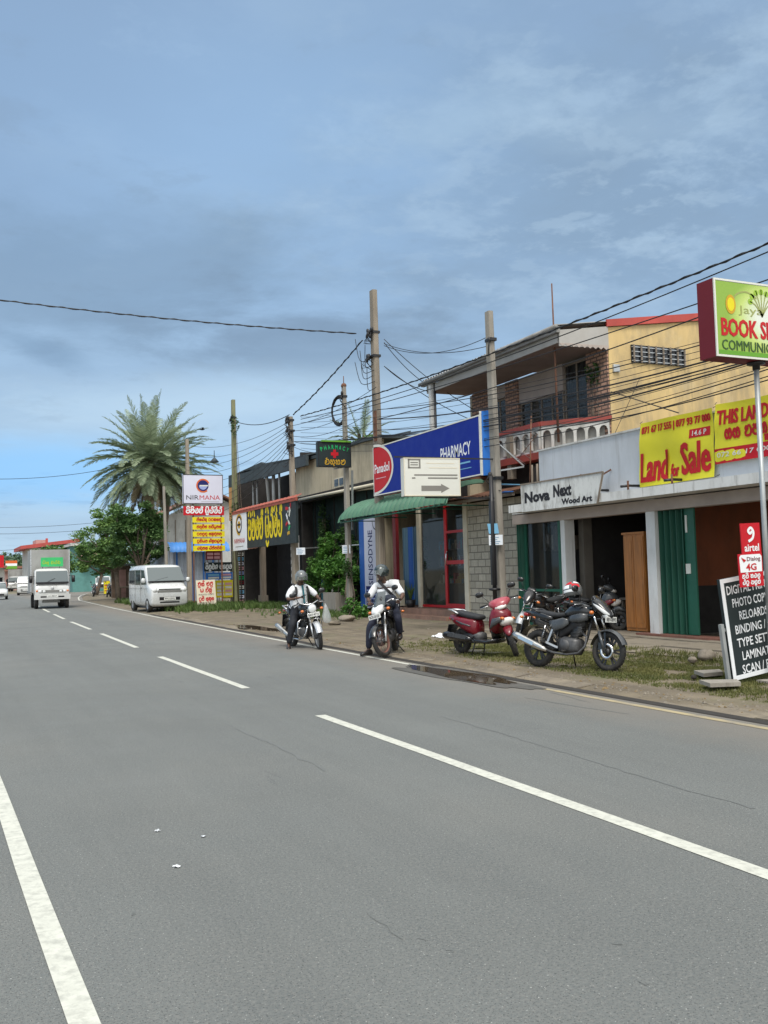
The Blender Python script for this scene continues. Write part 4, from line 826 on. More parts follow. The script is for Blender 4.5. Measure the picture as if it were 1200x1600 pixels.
poly_on(b, O, U, V, [(w*.72, h*.11), (w*.80, h*.11), (w*.80, h*.07), (w*.92, h*.13), (w*.80, h*.19), (w*.80, h*.15), (w*.72, h*.15)], 's_red'); b.build('panel', t)
b = MB(); b.bar(O+U*.15+V*h*.8+Vector((0, .06, 0)), O+U*.15+Vector((0, .7, -.02)), .04, .04, 'grey_wood'); b.bar(O+U*(w-.15)+V*h*.8+Vector((0, .06, 0)), O+U*(w-.15)+Vector((0, .7, -.02)), .04, .04, 'grey_wood'); b.build('strut', t)
# ------------------------------------------------------------------ signs on the white shops
O = Vector((12.885, 20.02, 2.985)); V = Vector((.02, 0, 1)).normalized(); t = thing('shop_board', 'weathered white board with hand-painted black lettering standing on the ledge', 'sign', (12.95, 19.3, 3.27))
b = MB(); Nn = UYN.cross(V); pts = [O, O+UYN*3.02, O+UYN*3.24+V*.66, O+UYN*-.04+V*.68]
b.prism(pts, -Nn*.03, 'nova_board')
for i, (s_, x, w_, h_, y) in enumerate((('Nova', .14, 1.08, .27, .20), ('Next', 1.36, .72, .29, .25), ('Wood Art', 1.68, 1.16, .14, .06))): b.text(s_, O, UYN, V, x, y, w_, h_, 's_ink', .05)
e = [O-Nn*-.002, pts[1]-Nn*-.002, pts[2]-Nn*-.002, pts[3]-Nn*-.002]
b.bar(e[3], e[2], .03, .03, 'grey_wood'); b.bar(e[1], e[2], .03, .03, 'grey_wood'); b.build('panel', t)
b = MB()
for k in (.4, 1.7, 2.8): b.bar(O+UYN*k+V*.5+Vector((.03, 0, 0)), (13.45, O.y-k, 3.75), .03, .03, 'rust')
b.build('stay', t)
def banner(name, lab, P, m, fn, sag=.0):           # P: four corners (bottom left, bottom right, top right, top left); cloth with light waves
    P = [Vector(p) for p in P]
    def S_(u, v):
        q = P[0].lerp(P[1], u).lerp(P[3].lerp(P[2], u), v); return q+Vector((-.012-.018*math.sin(u*9+v*4)-.012*math.sin(v*11+u*3), 0, -sag*math.sin(PI*u)*v))
    b = MB(); b.grid(S_, 24, 16, m)
    def put(vs, fs, mm, e):
        out = []
        for a, c in vs: q = S_(a, c); out.append(q+Vector((-e, 0, 0)))
        b.add(out, fs, mm)
    def tx(s_, x, y, w_, h_, mm, bold=.02, e=.012):
        n_ = 1 if bold < .03 else 3; vs, fs = text_geo(s_, min(bold, .02))
        for q in range(n_): dx_ = (q-(n_-1)/2)*bold*.16; put([(x+dx_+a*w_, y+c*h_) for a, c in vs], fs, mm, e+.002*q)
    def rect(x, y, w_, h_, mm, e=.007): n = 10; put([(x+w_*i/n, y+h_*j) for i in range(n+1) for j in (0, 1)], [(2*i, 2*i+2, 2*i+3, 2*i+1) for i in range(n)], mm, e)
    def pen(lines, x, y, w_, h_, th, mm):
        L_ = (P[1]-P[0]).length; H_ = (P[3]-P[0]).length
        for ln in lines:
            q = smooth2(ln); q = [(x+a*w_, y+c*h_) for a, c in q]; vs = []
            for i, p in enumerate(q):
                q0, q1 = q[max(i-1, 0)], q[min(i+1, len(q)-1)]; d = Vector(((q1[0]-q0[0])*L_, (q1[1]-q0[1])*H_)); d = d.normalized() if d.length > 1e-9 else Vector((1, 0))
                for k in (-1, 1): vs.append((p[0]-d.y*th/2*k/L_, p[1]+d.x*th/2*k/H_))
            put(vs, [(2*i+1, 2*i, 2*i+2, 2*i+3) for i in range(len(q)-1)], mm, .012)
    fn(tx, rect, pen); t = thing(name, lab, 'banner', P[0].lerp(P[1], .5)); b.build('cloth', t)
    c = MB()
    for p in P: c.tube([p+Vector((0, 0, 0)), p+Vector((.12, (p.y-P[0].lerp(P[1], .5).y)*.06, .06))], .006, 'cable', 5)
    c.build('tie', t)
def land(tx, rect, pen):
    tx('071 67 17 555 | 077 93 77 000', .03, .79, .94, .145, 's_txtred', .03); rect(.70, .62, .255, .13, 's_txtred'); tx('14.6 P', .74, .645, .17, .08, 's_ivory', .015, .016)
    tx('Land', .03, .06, .37, .46, 's_txtred', .05); tx('for', .44, .09, .11, .20, 's_txtred', .035); tx('Sale', .59, .09, .37, .48, 's_txtred', .05)
X_ = 13.38
banner('sale_banner', 'yellow banner reading Land for Sale in large red letters', (AX(1001, 762, X_), AX(1117, 745, X_), AX(1114, 637, X_), AX(1000, 662, X_)), 's_ban', land)
def land2(tx, rect, pen):
    rect(0, 0, 1, .25, 's_red'); tx('THIS LAND FOR SALE', .03, .64, .93, .25, 's_txtred', .03); pen(LANDWORDS, .10, .33, .8, .32, .05, 's_txtred'); rect(.46, .27, .36, .11, 's_red', .009); tx('14.6 P', .52, .285, .2, .08, 's_ivory', .01, .016); tx('072 66 17 000 | 077 93 77', .03, .075, .9, .11, 's_ivory', .01, .014)
banner('sale_banner', 'red and yellow banner saying this land is for sale, behind the steel sign post', (AX(1119, 726, X_), AX(1119, 726, X_)+Vector((0, -2.6, .02)), AX(1117, 632, X_)+Vector((0, -2.6, .0)), AX(1117, 632, X_)), 's_ban', land2, .05)
# ------------------------------------------------------------------ book shop sign on its steel post, phone signs and board
Yb = 9.25
t = thing('lightbox_sign', 'green and white book shop box sign with maroon sides on top of a steel post', 'sign', (9.75, 9.4, 0))
O = AY(1120, 556, Yb); T = AY(1117, 434, Yb); hh = T.z-O.z; U = Vector((1, 0, 0)); wb = 1.85
b = MB(); b.box(O.x, O.x+wb, Yb+.012, Yb+.30, O.z, O.z+hh, 's_maroon'); b.build('casing', t)
b = MB(); O2 = O.copy(); O2.y = Yb; board(b, O2, U, UZ, wb, hh, 's_ivory', .01, ('s_ivory', .025))
m_ = bpy.data.materials.new('sign_print'); m_.use_nodes = True; MATS['sign_print'] = m_; bb = m_.node_tree.nodes['Principled BSDF']; tc_ = m_.node_tree.nodes.new('ShaderNodeTexCoord'); sp_ = m_.node_tree.nodes.new('ShaderNodeSeparateXYZ'); m_.node_tree.links.new(tc_.outputs['Object'], sp_.inputs[0])
def mm(op, a, v, c=None):
    n = m_.node_tree.nodes.new('ShaderNodeMath'); n.operation = op; n.use_clamp = op == 'DIVIDE'
    m_.node_tree.links.new(a, n.inputs[0])
    if isinstance(v, (int, float)): n.inputs[1].default_value = v
    else: m_.node_tree.links.new(v, n.inputs[1])
    return n.outputs[0]
# printed artwork: lime at the top left and along the bottom, white burst in the middle
ux = mm('SUBTRACT', sp_.outputs[0], O.x+wb*.55); uz = mm('SUBTRACT', sp_.outputs[2], O.z+hh*.55)
rr = mm('POWER', mm('ADD', mm('POWER', mm('ABSOLUTE', mm('MULTIPLY', ux, 1.25), 0), 2), mm('POWER', mm('ABSOLUTE', mm('MULTIPLY', uz, 1.9), 0), 2)), .5)
rp = m_.node_tree.nodes.new('ShaderNodeValToRGB'); m_.node_tree.links.new(rr, rp.inputs[0]); rp.color_ramp.elements[0].color = (.70, .74, .66, 1); rp.color_ramp.elements[0].position = .35; rp.color_ramp.elements[1].color = (.24, .40, .04, 1); rp.color_ramp.elements[1].position = 1.0; e_ = rp.color_ramp.elements.new(.75); e_.color = (.50, .62, .16, 1)
m_.node_tree.links.new(rp.outputs[0], bb.inputs['Base Color']); bb.inputs['Roughness'].default_value = .35
patch_on(b, O2, U, UZ, .03, .03, wb-.06, hh-.06, 'sign_print', .0042)
patch_on(b, O2, U, UZ, .03, .03, wb-.06, hh*.055, 's_leaf', .006)
b.text('BOOK SHOP', O2, U, UZ, .09, hh*.265, 1.22, hh*.235, 's_txtred', .02, .008); b.text('BOOK SHOP', O2, U, UZ, .10, hh*.265, 1.22, hh*.235, 's_txtred', .02, .010); b.text('COMMUNICATION', O2, U, UZ, .09, hh*.09, 1.34, hh*.13, 's_leafdark', .0, .008); b.text('COMMUNICATION', O2, U, UZ, .097, hh*.09, 1.34, hh*.13, 's_leafdark', .0, .010)
b.text('Jaya', O2, U, UZ, .40, hh*.55, .42, hh*.13, 's_olive', .0, .008)
b.strokes([[(0, .2), (.12, .75), (.5, .95), (.85, .7)]], O2, U, UZ, .30, hh*.60, .5, hh*.28, .02, 's_olive', .008)
disc_on(b, O2, U, UZ, .27, hh*.68, 0, .085, 's_gold', .009, 0, 2*PI, 24, 1.5); disc_on(b, O2, U, UZ, .27, hh*.68, 0, .06, 's_yellow', .011, 0, 2*PI, 24, 1.5)
for i in range(7): a = PI*(.05+i*.15); b.strokes([[(.5, 0), (.5+.25*math.cos(a), .35+.2*math.sin(a)), (.5+.5*math.cos(a), .4+.55*math.sin(a))]], O2, U, UZ, .60, hh*.56, .42, hh*.38, .016, 's_olive', .008); disc_on(b, O2, U, UZ, .81+.2*math.cos(a), hh*.72+.17*math.sin(a), 0, .04, 's_lime', .008, 0, 2*PI, 12)
b.build('face', t)
b = MB(); pt = AY(1181, 562, Yb+.15); pb = G(1196, 1062, .03); px_ = pt.x; b.tube([(px_+.02, Yb+.16, .0), (px_, Yb+.15, O.z-.05)], .035, 'galv', 12); b.lathe([(0, 0), (.05, 0), (.05, .06), (.12, .07), (.12, .1), (0, .1)], (px_, Yb+.15, O.z-.10), 'black_plastic', 12, 'z'); b.build('post', t)
b = MB(); b.box(px_-.14, px_+.18, Yb+.02, Yb+.28, -.02, .09, 'concrete_grey'); b.build('footing', t)
def tilt(a): return Vector((math.cos(a), 0, math.sin(a))), Vector((-math.sin(a), 0, math.cos(a)))
U, V = tilt(.035); O = AY(1162, 892, Yb-.02); w = AY(1192, 892, Yb-.02).x-O.x; h = AY(1161, 818, Yb-.02).z-O.z
t = thing('phone_sign', 'red sign with a white swirl fixed to the steel post, the upper one', 'sign', O); b = MB(); board(b, O, U, V, w, h, 's_red', .015)
b.strokes([[(.15, .05), (.75, .25), (.95, .7), (.6, 1), (.2, .8), (.45, .6), (.75, .75)]], O, U, V, w*.30, h*.60, w*.36, h*.30, .035, 's_white'); b.text('airtel', O, U, V, w*.12, h*.40, w*.76, h*.16, 's_white', .02); b.text('4G', O, U, V, w*.4, h*.26, w*.3, h*.1, 's_white', .01); b.build('panel', t)
O = AY(1157, 918, Yb-.04); w = AY(1194, 912, Yb-.04).x-O.x; h = AY(1155, 866, Yb-.04).z-O.z
t = thing('phone_sign', 'red sign with a white upper panel reading 4G, lower on the steel post', 'sign', O); b = MB(); board(b, O, U, V, w, h, 's_red', .015); poly_on(b, O, U, V, [(w*.05, h*.44), (w*.95, h*.44), (w*.97, h*.9), (w*.9, h*.97), (w*.1, h*.97), (w*.03, h*.9)], 's_white')
b.text('Dialog', O, U, V, w*.34, h*.74, w*.56, h*.16, 's_maroon', .01, .007); poly_on(b, O, U, V, [(w*.10, h*.90), (w*.31, h*.80), (w*.20, h*.74)], 's_txtred', .007); b.text('4G', O, U, V, w*.28, h*.49, w*.44, h*.21, 's_txtred', .025, .007)
for i in range(2): b.strokes(rsin(70+i, 5), O, U, V, w*.1, h*(.22-.19*i), w*.75, h*.20, .012, 's_white')
b.build('panel', t)
Y2 = 9.55; O = AY(1146, 1064, Y2); O.z = max(O.z, .1); Tl = AY(1124, 906, Y2); V = (Tl-O).normalized(); V.y = .0; h = (Tl-O).length; U = Vector((V.z, 0, -V.x)); U.y = 0; a_ = .02; w = 1.55
t = thing('menu_board', 'black board in a silver frame listing printing services in white capitals', 'sign', (O.x+.7, Y2, 0))
b = MB(); board(b, O, U, V, w, h, 's_dark', .05, ('s_white', .055))
for i, s_ in enumerate(('DIGITAL PRINTING', 'PHOTO COPY', 'RELOARDS', 'BINDING / FAX', 'TYPE SETTING', 'LAMINATING', 'SCAN / E-MAIL')):
    tw = {0: .95, 1: .63, 2: .50, 3: .78, 4: .80, 5: .68, 6: .78}[i]; x = {0: .09, 1: .16, 2: .25, 3: .15, 4: .15, 5: .21, 6: .18}[i]; b.text(s_, O, U, V, x, h*(.855-.132*i-.02), tw, h*.088, 's_white', .014)
b.build('panel', t)
b = MB(); b.bar(O+V*-.04+Vector((-.05, .03, 0)), O+V*h*.56+Vector((-.05, .03, 0)), .05, .05, 'galv'); b.bar(O+V*h*.5+Vector((-.05, .03, 0)), O+V*h*.5+U*w+Vector((.0, .06, 0)), .04, .04, 'galv'); b.build('stand', t)
# ------------------------------------------------------------------ electric poles
def pole(name, lab, x, y, h, wb, wt, m, lean=(0, 0), sq=True, face=.62):
    t = thing(name, lab, 'pole', (x, y, 0), 'utility poles along the shop fronts')
    b = MB(); lx, ly = lean
    secs = [((x+lx*k, y+ly*k, h*k), lerp(wb, wt, k)*face/2, lerp(wb, wt, k)/2, 5 if sq else 2) for k in (0, .15, .3, .5, .7, .85, 1)]
    secs[0] = ((x, y, -.3), wb*face/2, wb/2, 5 if sq else 2)
    b.loft(secs, m, 16, 'z', smooth=False); o = b.build('shaft', t); return t
def clampring(t, x, y, z, w, n=3, seed=0):
    r = random.Random(seed); b = MB(); b.box(x-w*.36, x+w*.36, y-w*.58, y+w*.58, z-.04, z+.04, 'black_plastic')
    for i in range(n):
        q = Vector((x-w*.4-.05*r.random(), y+r.uniform(-w*.5, w*.5), z+r.uniform(-.12, .12))); b.ball(q, (.05, .06, .08), 'black_plastic', 8, 6); b.tube([q, q+Vector((r.uniform(-.15, .05), r.uniform(-.2, .2), -r.uniform(.1, .3))), (x, y+r.uniform(-.2, .2), z-r.uniform(.2, .5))], .012, 'cable', 5)
    b.build('cable_clamp', t)
P1 = pole('utility_pole', 'tallest thick concrete pole rising behind the blue pharmacy sign', 13.0, 28.75, 10.98, .40, .30, 'concrete', (-.02, .02)); clampring(P1, 12.98, 28.8, 9.55, .36, 9, 1); clampring(P1, 12.98, 28.8, 8.75, .38, 6, 2)
b = MB(); b.box(12.86, 13.0, 28.6, 28.75, 5.9, 6.9, 'rust'); b.build('timber_strap', P1)
P2 = pole('utility_pole', 'slim pole carrying the cable coil and the green-lettered pharmacy sign', 13.0, 31.5, 8.3, .30, .20, 'concrete_grey', (0, .1)); clampring(P2, 13.0, 31.6, 7.9, .22, 2, 3); b = MB(); b.ball((13, 31.6, 8.3), (.1, .12, .1), 'rust'); b.tube([(13, 31.6, 8.35), (13, 31.6, 8.65)], .015, 'rust', 6); b.build('pole_cap', P2)
P3 = pole('utility_pole', 'square timber-coloured pole in front of the block wall with notices on it', 13.0, 21.3, 8.37, .34, .24, 'concrete_grey', (0, .15)); clampring(P3, 13.0, 21.4, 7.6, .26, 1, 4); clampring(P3, 13.0, 21.35, 3.95, .3, 2, 5)
P4 = pole('utility_pole', 'cable-crowded pole beside the near end of the printing shop sign', 13.0, 37.2, 8.1, .42, .26, 'concrete', (0, .3)); clampring(P4, 13.0, 37.5, 7.95, .3, 8, 6); clampring(P4, 13.0, 37.45, 7.5, .3, 9, 7); clampring(P4, 13, 37.4, 6.9, .3, 8, 8)
P5 = pole('utility_pole', 'mossy green-tinged pole between the logo tower and the printing shop', 13.0, 46.1, 10.3, .46, .28, 'mossy_pole', (0, 0)); clampring(P5, 13.0, 46.1, 9.4, .32, 3, 9)
P6 = pole('utility_pole', 'farthest pole half hidden by the palm fronds above the logo tower', 13.0, 56, 9.7, .45, .3, 'concrete', (0, .2))
P7 = pole('utility_pole', 'thin weathered pole standing in front of the palm trunks', AY(262, 935, 57).x, 57, AY(258, 760, 57).z, .3, .22, 'concrete_grey', (-.15, 0))
b = MB(); b.box(12.72, 12.80, 21.15, 21.32, 1.2, 3.35, 'black_plastic'); b.tube([(12.75, 21.2, .3), (12.75, 21.2, 4.0)], .055, 'black_plastic', 10); b.lathe([(.06, 0), (.15, .02), (.15, .06), (.06, .08)], (12.75, 21.2, 1.05), 'black_plastic', 12, 'z'); b.build('cable_duct', P3)
def notice(t, O, U, V, w, h, m, ink=True, seed=0, name='notice'):
    b = MB(); board(b, O, U, V, w, h, m, .006)
    if ink:
        for i in range(4): b.strokes([[(0, 0), (1, 0)]], O, U, V, w*.12, h*(.15+.2*i), w*(.5+.1*((i+seed) % 3)), .1, h*.08, 'paper_ink')
    b.build(name, t)
Uv = Vector((.6, -.8, 0)).normalized(); Uf = Vector((.75, -.66, 0)).normalized()
notice(P3, AX(764, 852, 12.66), Uf, UZ, .36, .26, 'paper', True, 1); notice(P3, AX(764, 834, 12.66), Uf, Vector((-.1, .1, 1)).normalized(), .26, .26, 's_sky', False)
notice(P2, AX(535, 865, 12.78), Uf, UZ, .30, .30, 'paper'); notice(P4, AX(463, 867, 12.7), Uf, UZ, .38, .28, 'paper')
b = MB(); r = random.Random(8)
for k in range(9):
    rad = .52+r.uniform(-.06, .05); cx = Vector((12.93, 31.95+r.uniform(-.04, .04), 7.45)); b.tube([cx+Vector((r.uniform(-.03, .03)-.35*math.sin(a)*.35, .36*math.sin(a)*rad/.5, rad*math.cos(a))) for a in [2*PI*i/20 for i in range(20)]], .022, 'cable', 5, closed=True)
tag(b.build('cable_coil'), 'coil of black cable hanging near the top of the slim pole', 'cable coil')
t = thing('lightbox_sign', 'dark pharmacy sign with green letters, red cross and gold Sinhala word on the slim pole', 'sign', (12.2, 31.3, 5.5))
O = AY(497, 729, 31.2); w = AY(549, 729, 31.2).x-O.x; h = AY(497, 690, 31.2).z-O.z
b = MB(); board(b, O, UX, UZ, w, h, 's_dark', .18, ('s_ink', .03)); b.box(O.x+.15, O.x+w, 31.15, 31.3, O.z+h+.002, O.z+h+.06, 's_leaf')
for i, ch in enumerate('PHARMACY'):
    u = i/7-.5; b.text(ch, O+UX*(w*(.5+u*.74))+UZ*(h*(.84-.35*u*u)-.11), (UX*math.cos(-u*.7)+UZ*math.sin(-u*.7)), (UZ*math.cos(-u*.7)-UX*math.sin(-u*.7)), -.04, 0, .085, .15, 's_green', .02, .008)
patch_on(b, O, UX, UZ, w*.5-.05, h*.36, .10, h*.34, 's_red', .006); patch_on(b, O, UX, UZ, w*.5-.14, h*.46, .28, h*.13, 's_red', .0075)
b.strokes(OSUSALA, O, UX, UZ, w*.2, h*.02, w*.62, h*.36, .028, 's_gold', .006); b.build('face', t)
b = MB(); b.bar((13, 31.35, O.z+.05), (O.x+w*.5, 31.3, O.z-.06), .04, .04, 'steel'); q = AY(552, 735, 31.2); b.bar((q.x, 31.3, O.z-.1), (q.x+.08, 31.6, O.z-2.2), .06, .06, 'galv'); b.build('bracket', t)
# antenna mast and TV aerial
a0, a1 = AX(872, 670, 14.7), AX(862, 443, 14.7); b = MB(); b.tube([(14.7, a0.y, 4.9), a1], [.035, .018], 'rust', 8); b.tube([a1-Vector((0, 0, 1.35)), (15.3, a1.y+.1, a1.z-1.4)], .012, 'rust', 5); tag(b.build('antenna_mast'), 'tall thin mast rising in front of the house roof', 'mast')
a0 = AX(826, 740, 13.9); t = thing('tv_aerial', 'small television aerial on a thin rod in front of the balcony', 'aerial', (13.9, a0.y, 4.2)); a1 = AX(830, 650, 13.9)
b = MB(); b.tube([(13.9, a0.y, 3.4), a1], .018, 'rust', 6); b.build('rod', t); b = MB(); q = AX(824, 700, 13.9); b.tube([q+Vector((0, -.5, .3)), q+Vector((0, .5, -.25))], .01, 'rust', 5)
for k in range(5): c_ = q+Vector((0, -.45+k*.22, .27-k*.13)); b.tube([c_+Vector((-.2, 0, .12)), c_+Vector((.2, 0, -.12))], .006, 'steel', 4)
b.build('elements', t)
# ------------------------------------------------------------------ overhead cables
def cable(lab, a, c, sag=.15, r=.012, grp='overhead cables along the shop fronts', twist=False, n=14):
    a, c = Vector(a), Vector(c); b = MB(); P = []
    for i in range(n+1):
        k = i/n; p = a.lerp(c, k); p.z -= sag*4*k*(1-k); P.append(p)
    b.tube(P, r, 'cable', 5)
    if twist:
        m_ = n*8; Q = []
        for i in range(m_+1): k = i/m_; p = a.lerp(c, k); p.z -= sag*4*k*(1-k); an = k*(a-c).length*9; Q.append(p+Vector((math.cos(an), 0, math.sin(an)))*r*1.2)
        b.tube(Q, r*.8, 'cable', 4)
    tag(b.build('overhead_cable'), lab, 'cable', grp)
T1 = Vector((12.9, 28.85, 9.55)); T1b = Vector((12.9, 28.8, 8.75)); T4 = Vector((12.9, 37.45, 7.95)); T3 = Vector((12.9, 21.4, 7.6)); T6 = Vector((13, 56, 9.0)); T5 = Vector((12.9, 46.1, 9.2))
cable('thick twisted cable crossing the open sky from the left edge to the tallest pole', AY(-60, 461, 32), AX(556, 521, 12.8), .12, .018, twist=True, n=20)
cable('thick cable sloping down from the tallest pole to the crowded pole', AX(566, 532, 12.85), AX(458, 648, 12.95), .10, .020, twist=True)
cable('slack cable from the crowded pole to the mossy pole', AX(452, 648, 12.95), AX(372, 660, 13.0), .25, .018)
def rc(px0, py0, px1, py1, X=12.85, X1=None): return AX(px0, py0, X), AX(px1, py1, X1 or X)
for i, (a, sag, r_, lab, tw) in enumerate((
    ((1330, 326, 470, 650), .25, .017, 'heaviest cable bundle sweeping across the sky in front of the house roof', True), ((1330, 338, 470, 655), .34, .013, 'thinner cable hugging the underside of the heaviest bundle', False),
    ((1330, 392, 470, 662), .18, .013, 'upper of two cables crossing the red gable edge towards the book shop sign', False), ((1330, 405, 590, 655), .2, .014, 'lower of two cables crossing the red gable edge towards the book shop sign', False),
    ((1330, 500, 590, 655), .35, .018, 'cable crossing just below the small vent on the yellow wall', False), ((1330, 515, 460, 690), .45, .014, 'first thin cable under the vent on the yellow wall', False),
    ((1330, 508, 590, 672), .38, .012, 'second thin cable under the vent on the yellow wall', False), ((1330, 516, 590, 680), .42, .018, 'cable passing just over the brick corner of the house', False),
    ((1330, 522, 460, 690), .45, .012, 'thin cable passing in front of the tall dark windows', False), ((1330, 534, 590, 700), .45, .012, 'thin cable crossing the lower part of the tall dark windows', False),
    ((1330, 545, 590, 710), .45, .010, 'thin cable crossing above the balcony rail', False), ((1330, 470, 590, 640), .3, .012, 'thin cable touching the bottom of the book shop sign', False), ((1330, 552, 780, 676), .25, .012, 'lowest thin cable over the yellow wall, just above the sale banners', False))):
    A0, A1 = rc(*a); cable(lab, A0, A1, sag, r_, twist=tw, n=24)
for i, (q, lab) in enumerate((((600, 535, 672, 604), 'service wire from the tallest pole to the house gutter corner, steepest'), ((600, 572, 672, 612), 'service wire from the tallest pole to the veranda post'), ((600, 530, 740, 640), 'service wire from the tallest pole to the far brick pier'), ((600, 572, 745, 660), 'lower service wire from the tallest pole to the far brick pier'))):
    cable(lab, AX(q[0], q[1], 13.0), AX(q[2], q[3], 14.5 if i < 2 else 15.9), .15, .013)
cable('thin wire from the tallest pole to the pole by the block wall, upper', AX(600, 540, 13), AX(765, 525, 13), .35, .010); cable('thin wire from the tallest pole to the pole by the block wall, lower', AX(600, 537, 13), AX(765, 540, 13), .25, .010)
cable('pale drop wire slanting over the yellow wall', AY(955, 690, 20.2), AY(1000, 590, 20.2), 0, .008); cable('dark drop wire slanting down from the brick corner to the sale banner', AX(955, 612, 15.9), AX(1060, 645, 13.5), 0, .013)
r = random.Random(12)
for i in range(9):
    z = 7.9-.14*i; cable('one of nine thin lines fanning left from the crowded pole past the mossy pole', (12.95, 37.45, z), (13.0+r.uniform(-.3, .3), 56, 9.3-.5*i+r.uniform(-.1, .1)), .5+.08*i, .010, 'thin lines fanning from the crowded pole')
for i in range(7):
    A0, A1 = rc(1330, 474+i*10+r.uniform(-3, 3), 470, 652+i*8); cable('one of seven hair-thin lines strung in front of the yellow wall and brick piers', A0, A1, .35+.06*i, .0065, 'hair-thin lines in front of the house', n=24)
for i in range(5):
    cable('one of five thin lines strung low between the crowded pole and the tallest pole', (12.95, 37.4, 7.7-.2*i), (12.95, 28.8, 7.7-.35*i), .2+.08*i, .010, 'thin lines between the two big poles')
for i in range(6):
    a = r.uniform(-1, 1); cable('one of six loose tails drooping from the crowded pole', (13.0, 37.4, 7.6-.2*i), (12.9-.25*r.random(), 36.6+i*.25, 6.6-.1*i), .25, .010, 'loose cable tails on the crowded pole')
for i in range(6):
    q = AX(560+r.uniform(-6, 14), 530+i*9, 12.8); q2 = AX(585+r.uniform(-6, 3), 560+i*9, 12.85); b = MB(); mid = (q+q2)/2+Vector((0, .3, -.35)); b.tube([tuple(v) for v in smooth2([tuple(q), tuple(mid), tuple(q2)])], .012, 'cable', 5); tag(b.build('overhead_cable'), 'one of six loops of slack cable hanging beside the top of the tallest pole', 'cable', 'slack loops on the tallest pole')
for i, (y0, y1, lab) in enumerate(((748, 728, 'single line crossing the blue gap of sky left of the palm'), (824, 812, 'faint upper line far down the road above the truck'), (834, 822, 'faint lower line far down the road above the truck'), (862, 838, 'faint line sagging beside the far red roof'))):
    Y = 62 if i == 0 else 110; cable(lab, AY(-40, y0, Y), AY(190, y1, Y+4), .3, .016 if i == 0 else .02, 'lines in the sky left of the palm')
# ------------------------------------------------------------------ vehicles: materials
mat('rubber', (.018, .018, .018), .8, .25, 9, dirt=.5, dcol=(.10, .085, .065), dscale=5)
mat('bike_black', (.012, .013, .015), .25, .1, 4, coat=.5); mat('bike_grey', (.055, .06, .065), .3, .15, 4, coat=.4); mat('bike_frame', (.02, .02, .022), .5, .3, 8)
mat('engine', (.09, .09, .092), .5, .35, 14, metal=.4); mat('alloy', (.05, .05, .052), .4, .2, 6, metal=.3); mat('alloy_light', (.32, .33, .34), .4, .2, 6, metal=.5)
mat('rust_rim', (.16, .07, .05), .7, .3, 8); mat('muffler', (.58, .57, .54), .28, .12, 6, metal=.9); mat('seat', (.018, .019, .021), .6, .2, 8, bump=.3, bscale=120)
mat('silver_trim', (.55, .56, .57), .3, .08, 6, metal=.7); mat('lens', (.70, .72, .72), .08, 0, coat=1); mat('lens_amber', (.62, .16, .02), .2, 0, coat=.8); mat('lens_red', (.45, .01, .012), .2, 0, coat=.8)
mat('plate', (.72, .73, .70), .5, .08, 9); mat('scoot_red', (.15, .004, .012), .3, .08, 3, coat=.3); mat('scoot_pink', (.34, .035, .055), .35, .12, 3, coat=.5, dirt=.3, dcol=(.6, .5, .45)); mat('scoot_white', (.68, .66, .62), .3, .06, 4, coat=.6)
mat('screen_smoke', (.06, .075, .08), .08, 0, alpha=.88, coat=.5); mat('bike_white', (.66, .68, .68), .3, .08, 4, coat=.6)
mat('van_silver', (.60, .62, .62), .3, .04, 2, metal=.1, coat=.6, dirt=.15, dcol=(.3, .28, .25)); mat('van_white', (.55, .56, .55), .3, .04, 2, coat=.5, dirt=.2, dcol=(.4, .38, .34)); mat('auto_glass', (.10, .125, .13), .05, 0, spec=.8, coat=.5); mat('auto_glass_dark', (.02, .025, .03), .06, 0, spec=.8)
mat('bumper_grey', (.20, .20, .19), .6, .1, 4); mat('box_white', (.33, .33, .32), .55, .06, 2, dirt=.4); mat('car_green', (.05, .13, .10), .3, .1, 3, coat=.6); mat('car_blue', (.05, .06, .09), .3, .1, 3, coat=.6)
mat('s_bgreen', (.04, .45, .14), .5, .1, 3)
# people
mat('skin', (.105, .055, .036), .55, .12, 12); mat('shirt', (.74, .76, .78), .85, .05, 6, bump=.5, bscale=16); mat('trouser', (.016, .018, .024), .85, .25, 7, bump=.4, bscale=18); mat('trouser_navy', (.014, .017, .035), .85, .25, 7, bump=.4, bscale=18)
mat('shoe', (.016, .013, .012), .4, .2, 9); mat('helmet_grey', (.13, .14, .14), .3, .1, 6, coat=.7); mat('helmet_dark', (.018, .03, .03), .25, .1, 6, coat=.8); mat('visor', (.30, .34, .33), .08, 0, alpha=.32, coat=.5); mat('strap', (.02, .02, .022), .8, .2, 9); mat('lanyard', (.012, .11, .14), .7, .1, 9); mat('bag_clear', (.62, .65, .66), .15, .2, 5, alpha=.45); mat('eye', (.6, .58, .54), .3, 0); mat('hair', (.008, .007, .007), .6, 0); mat('bag_dark', (.014, .02, .036), .75, .25, 8, bump=.4, bscale=25)

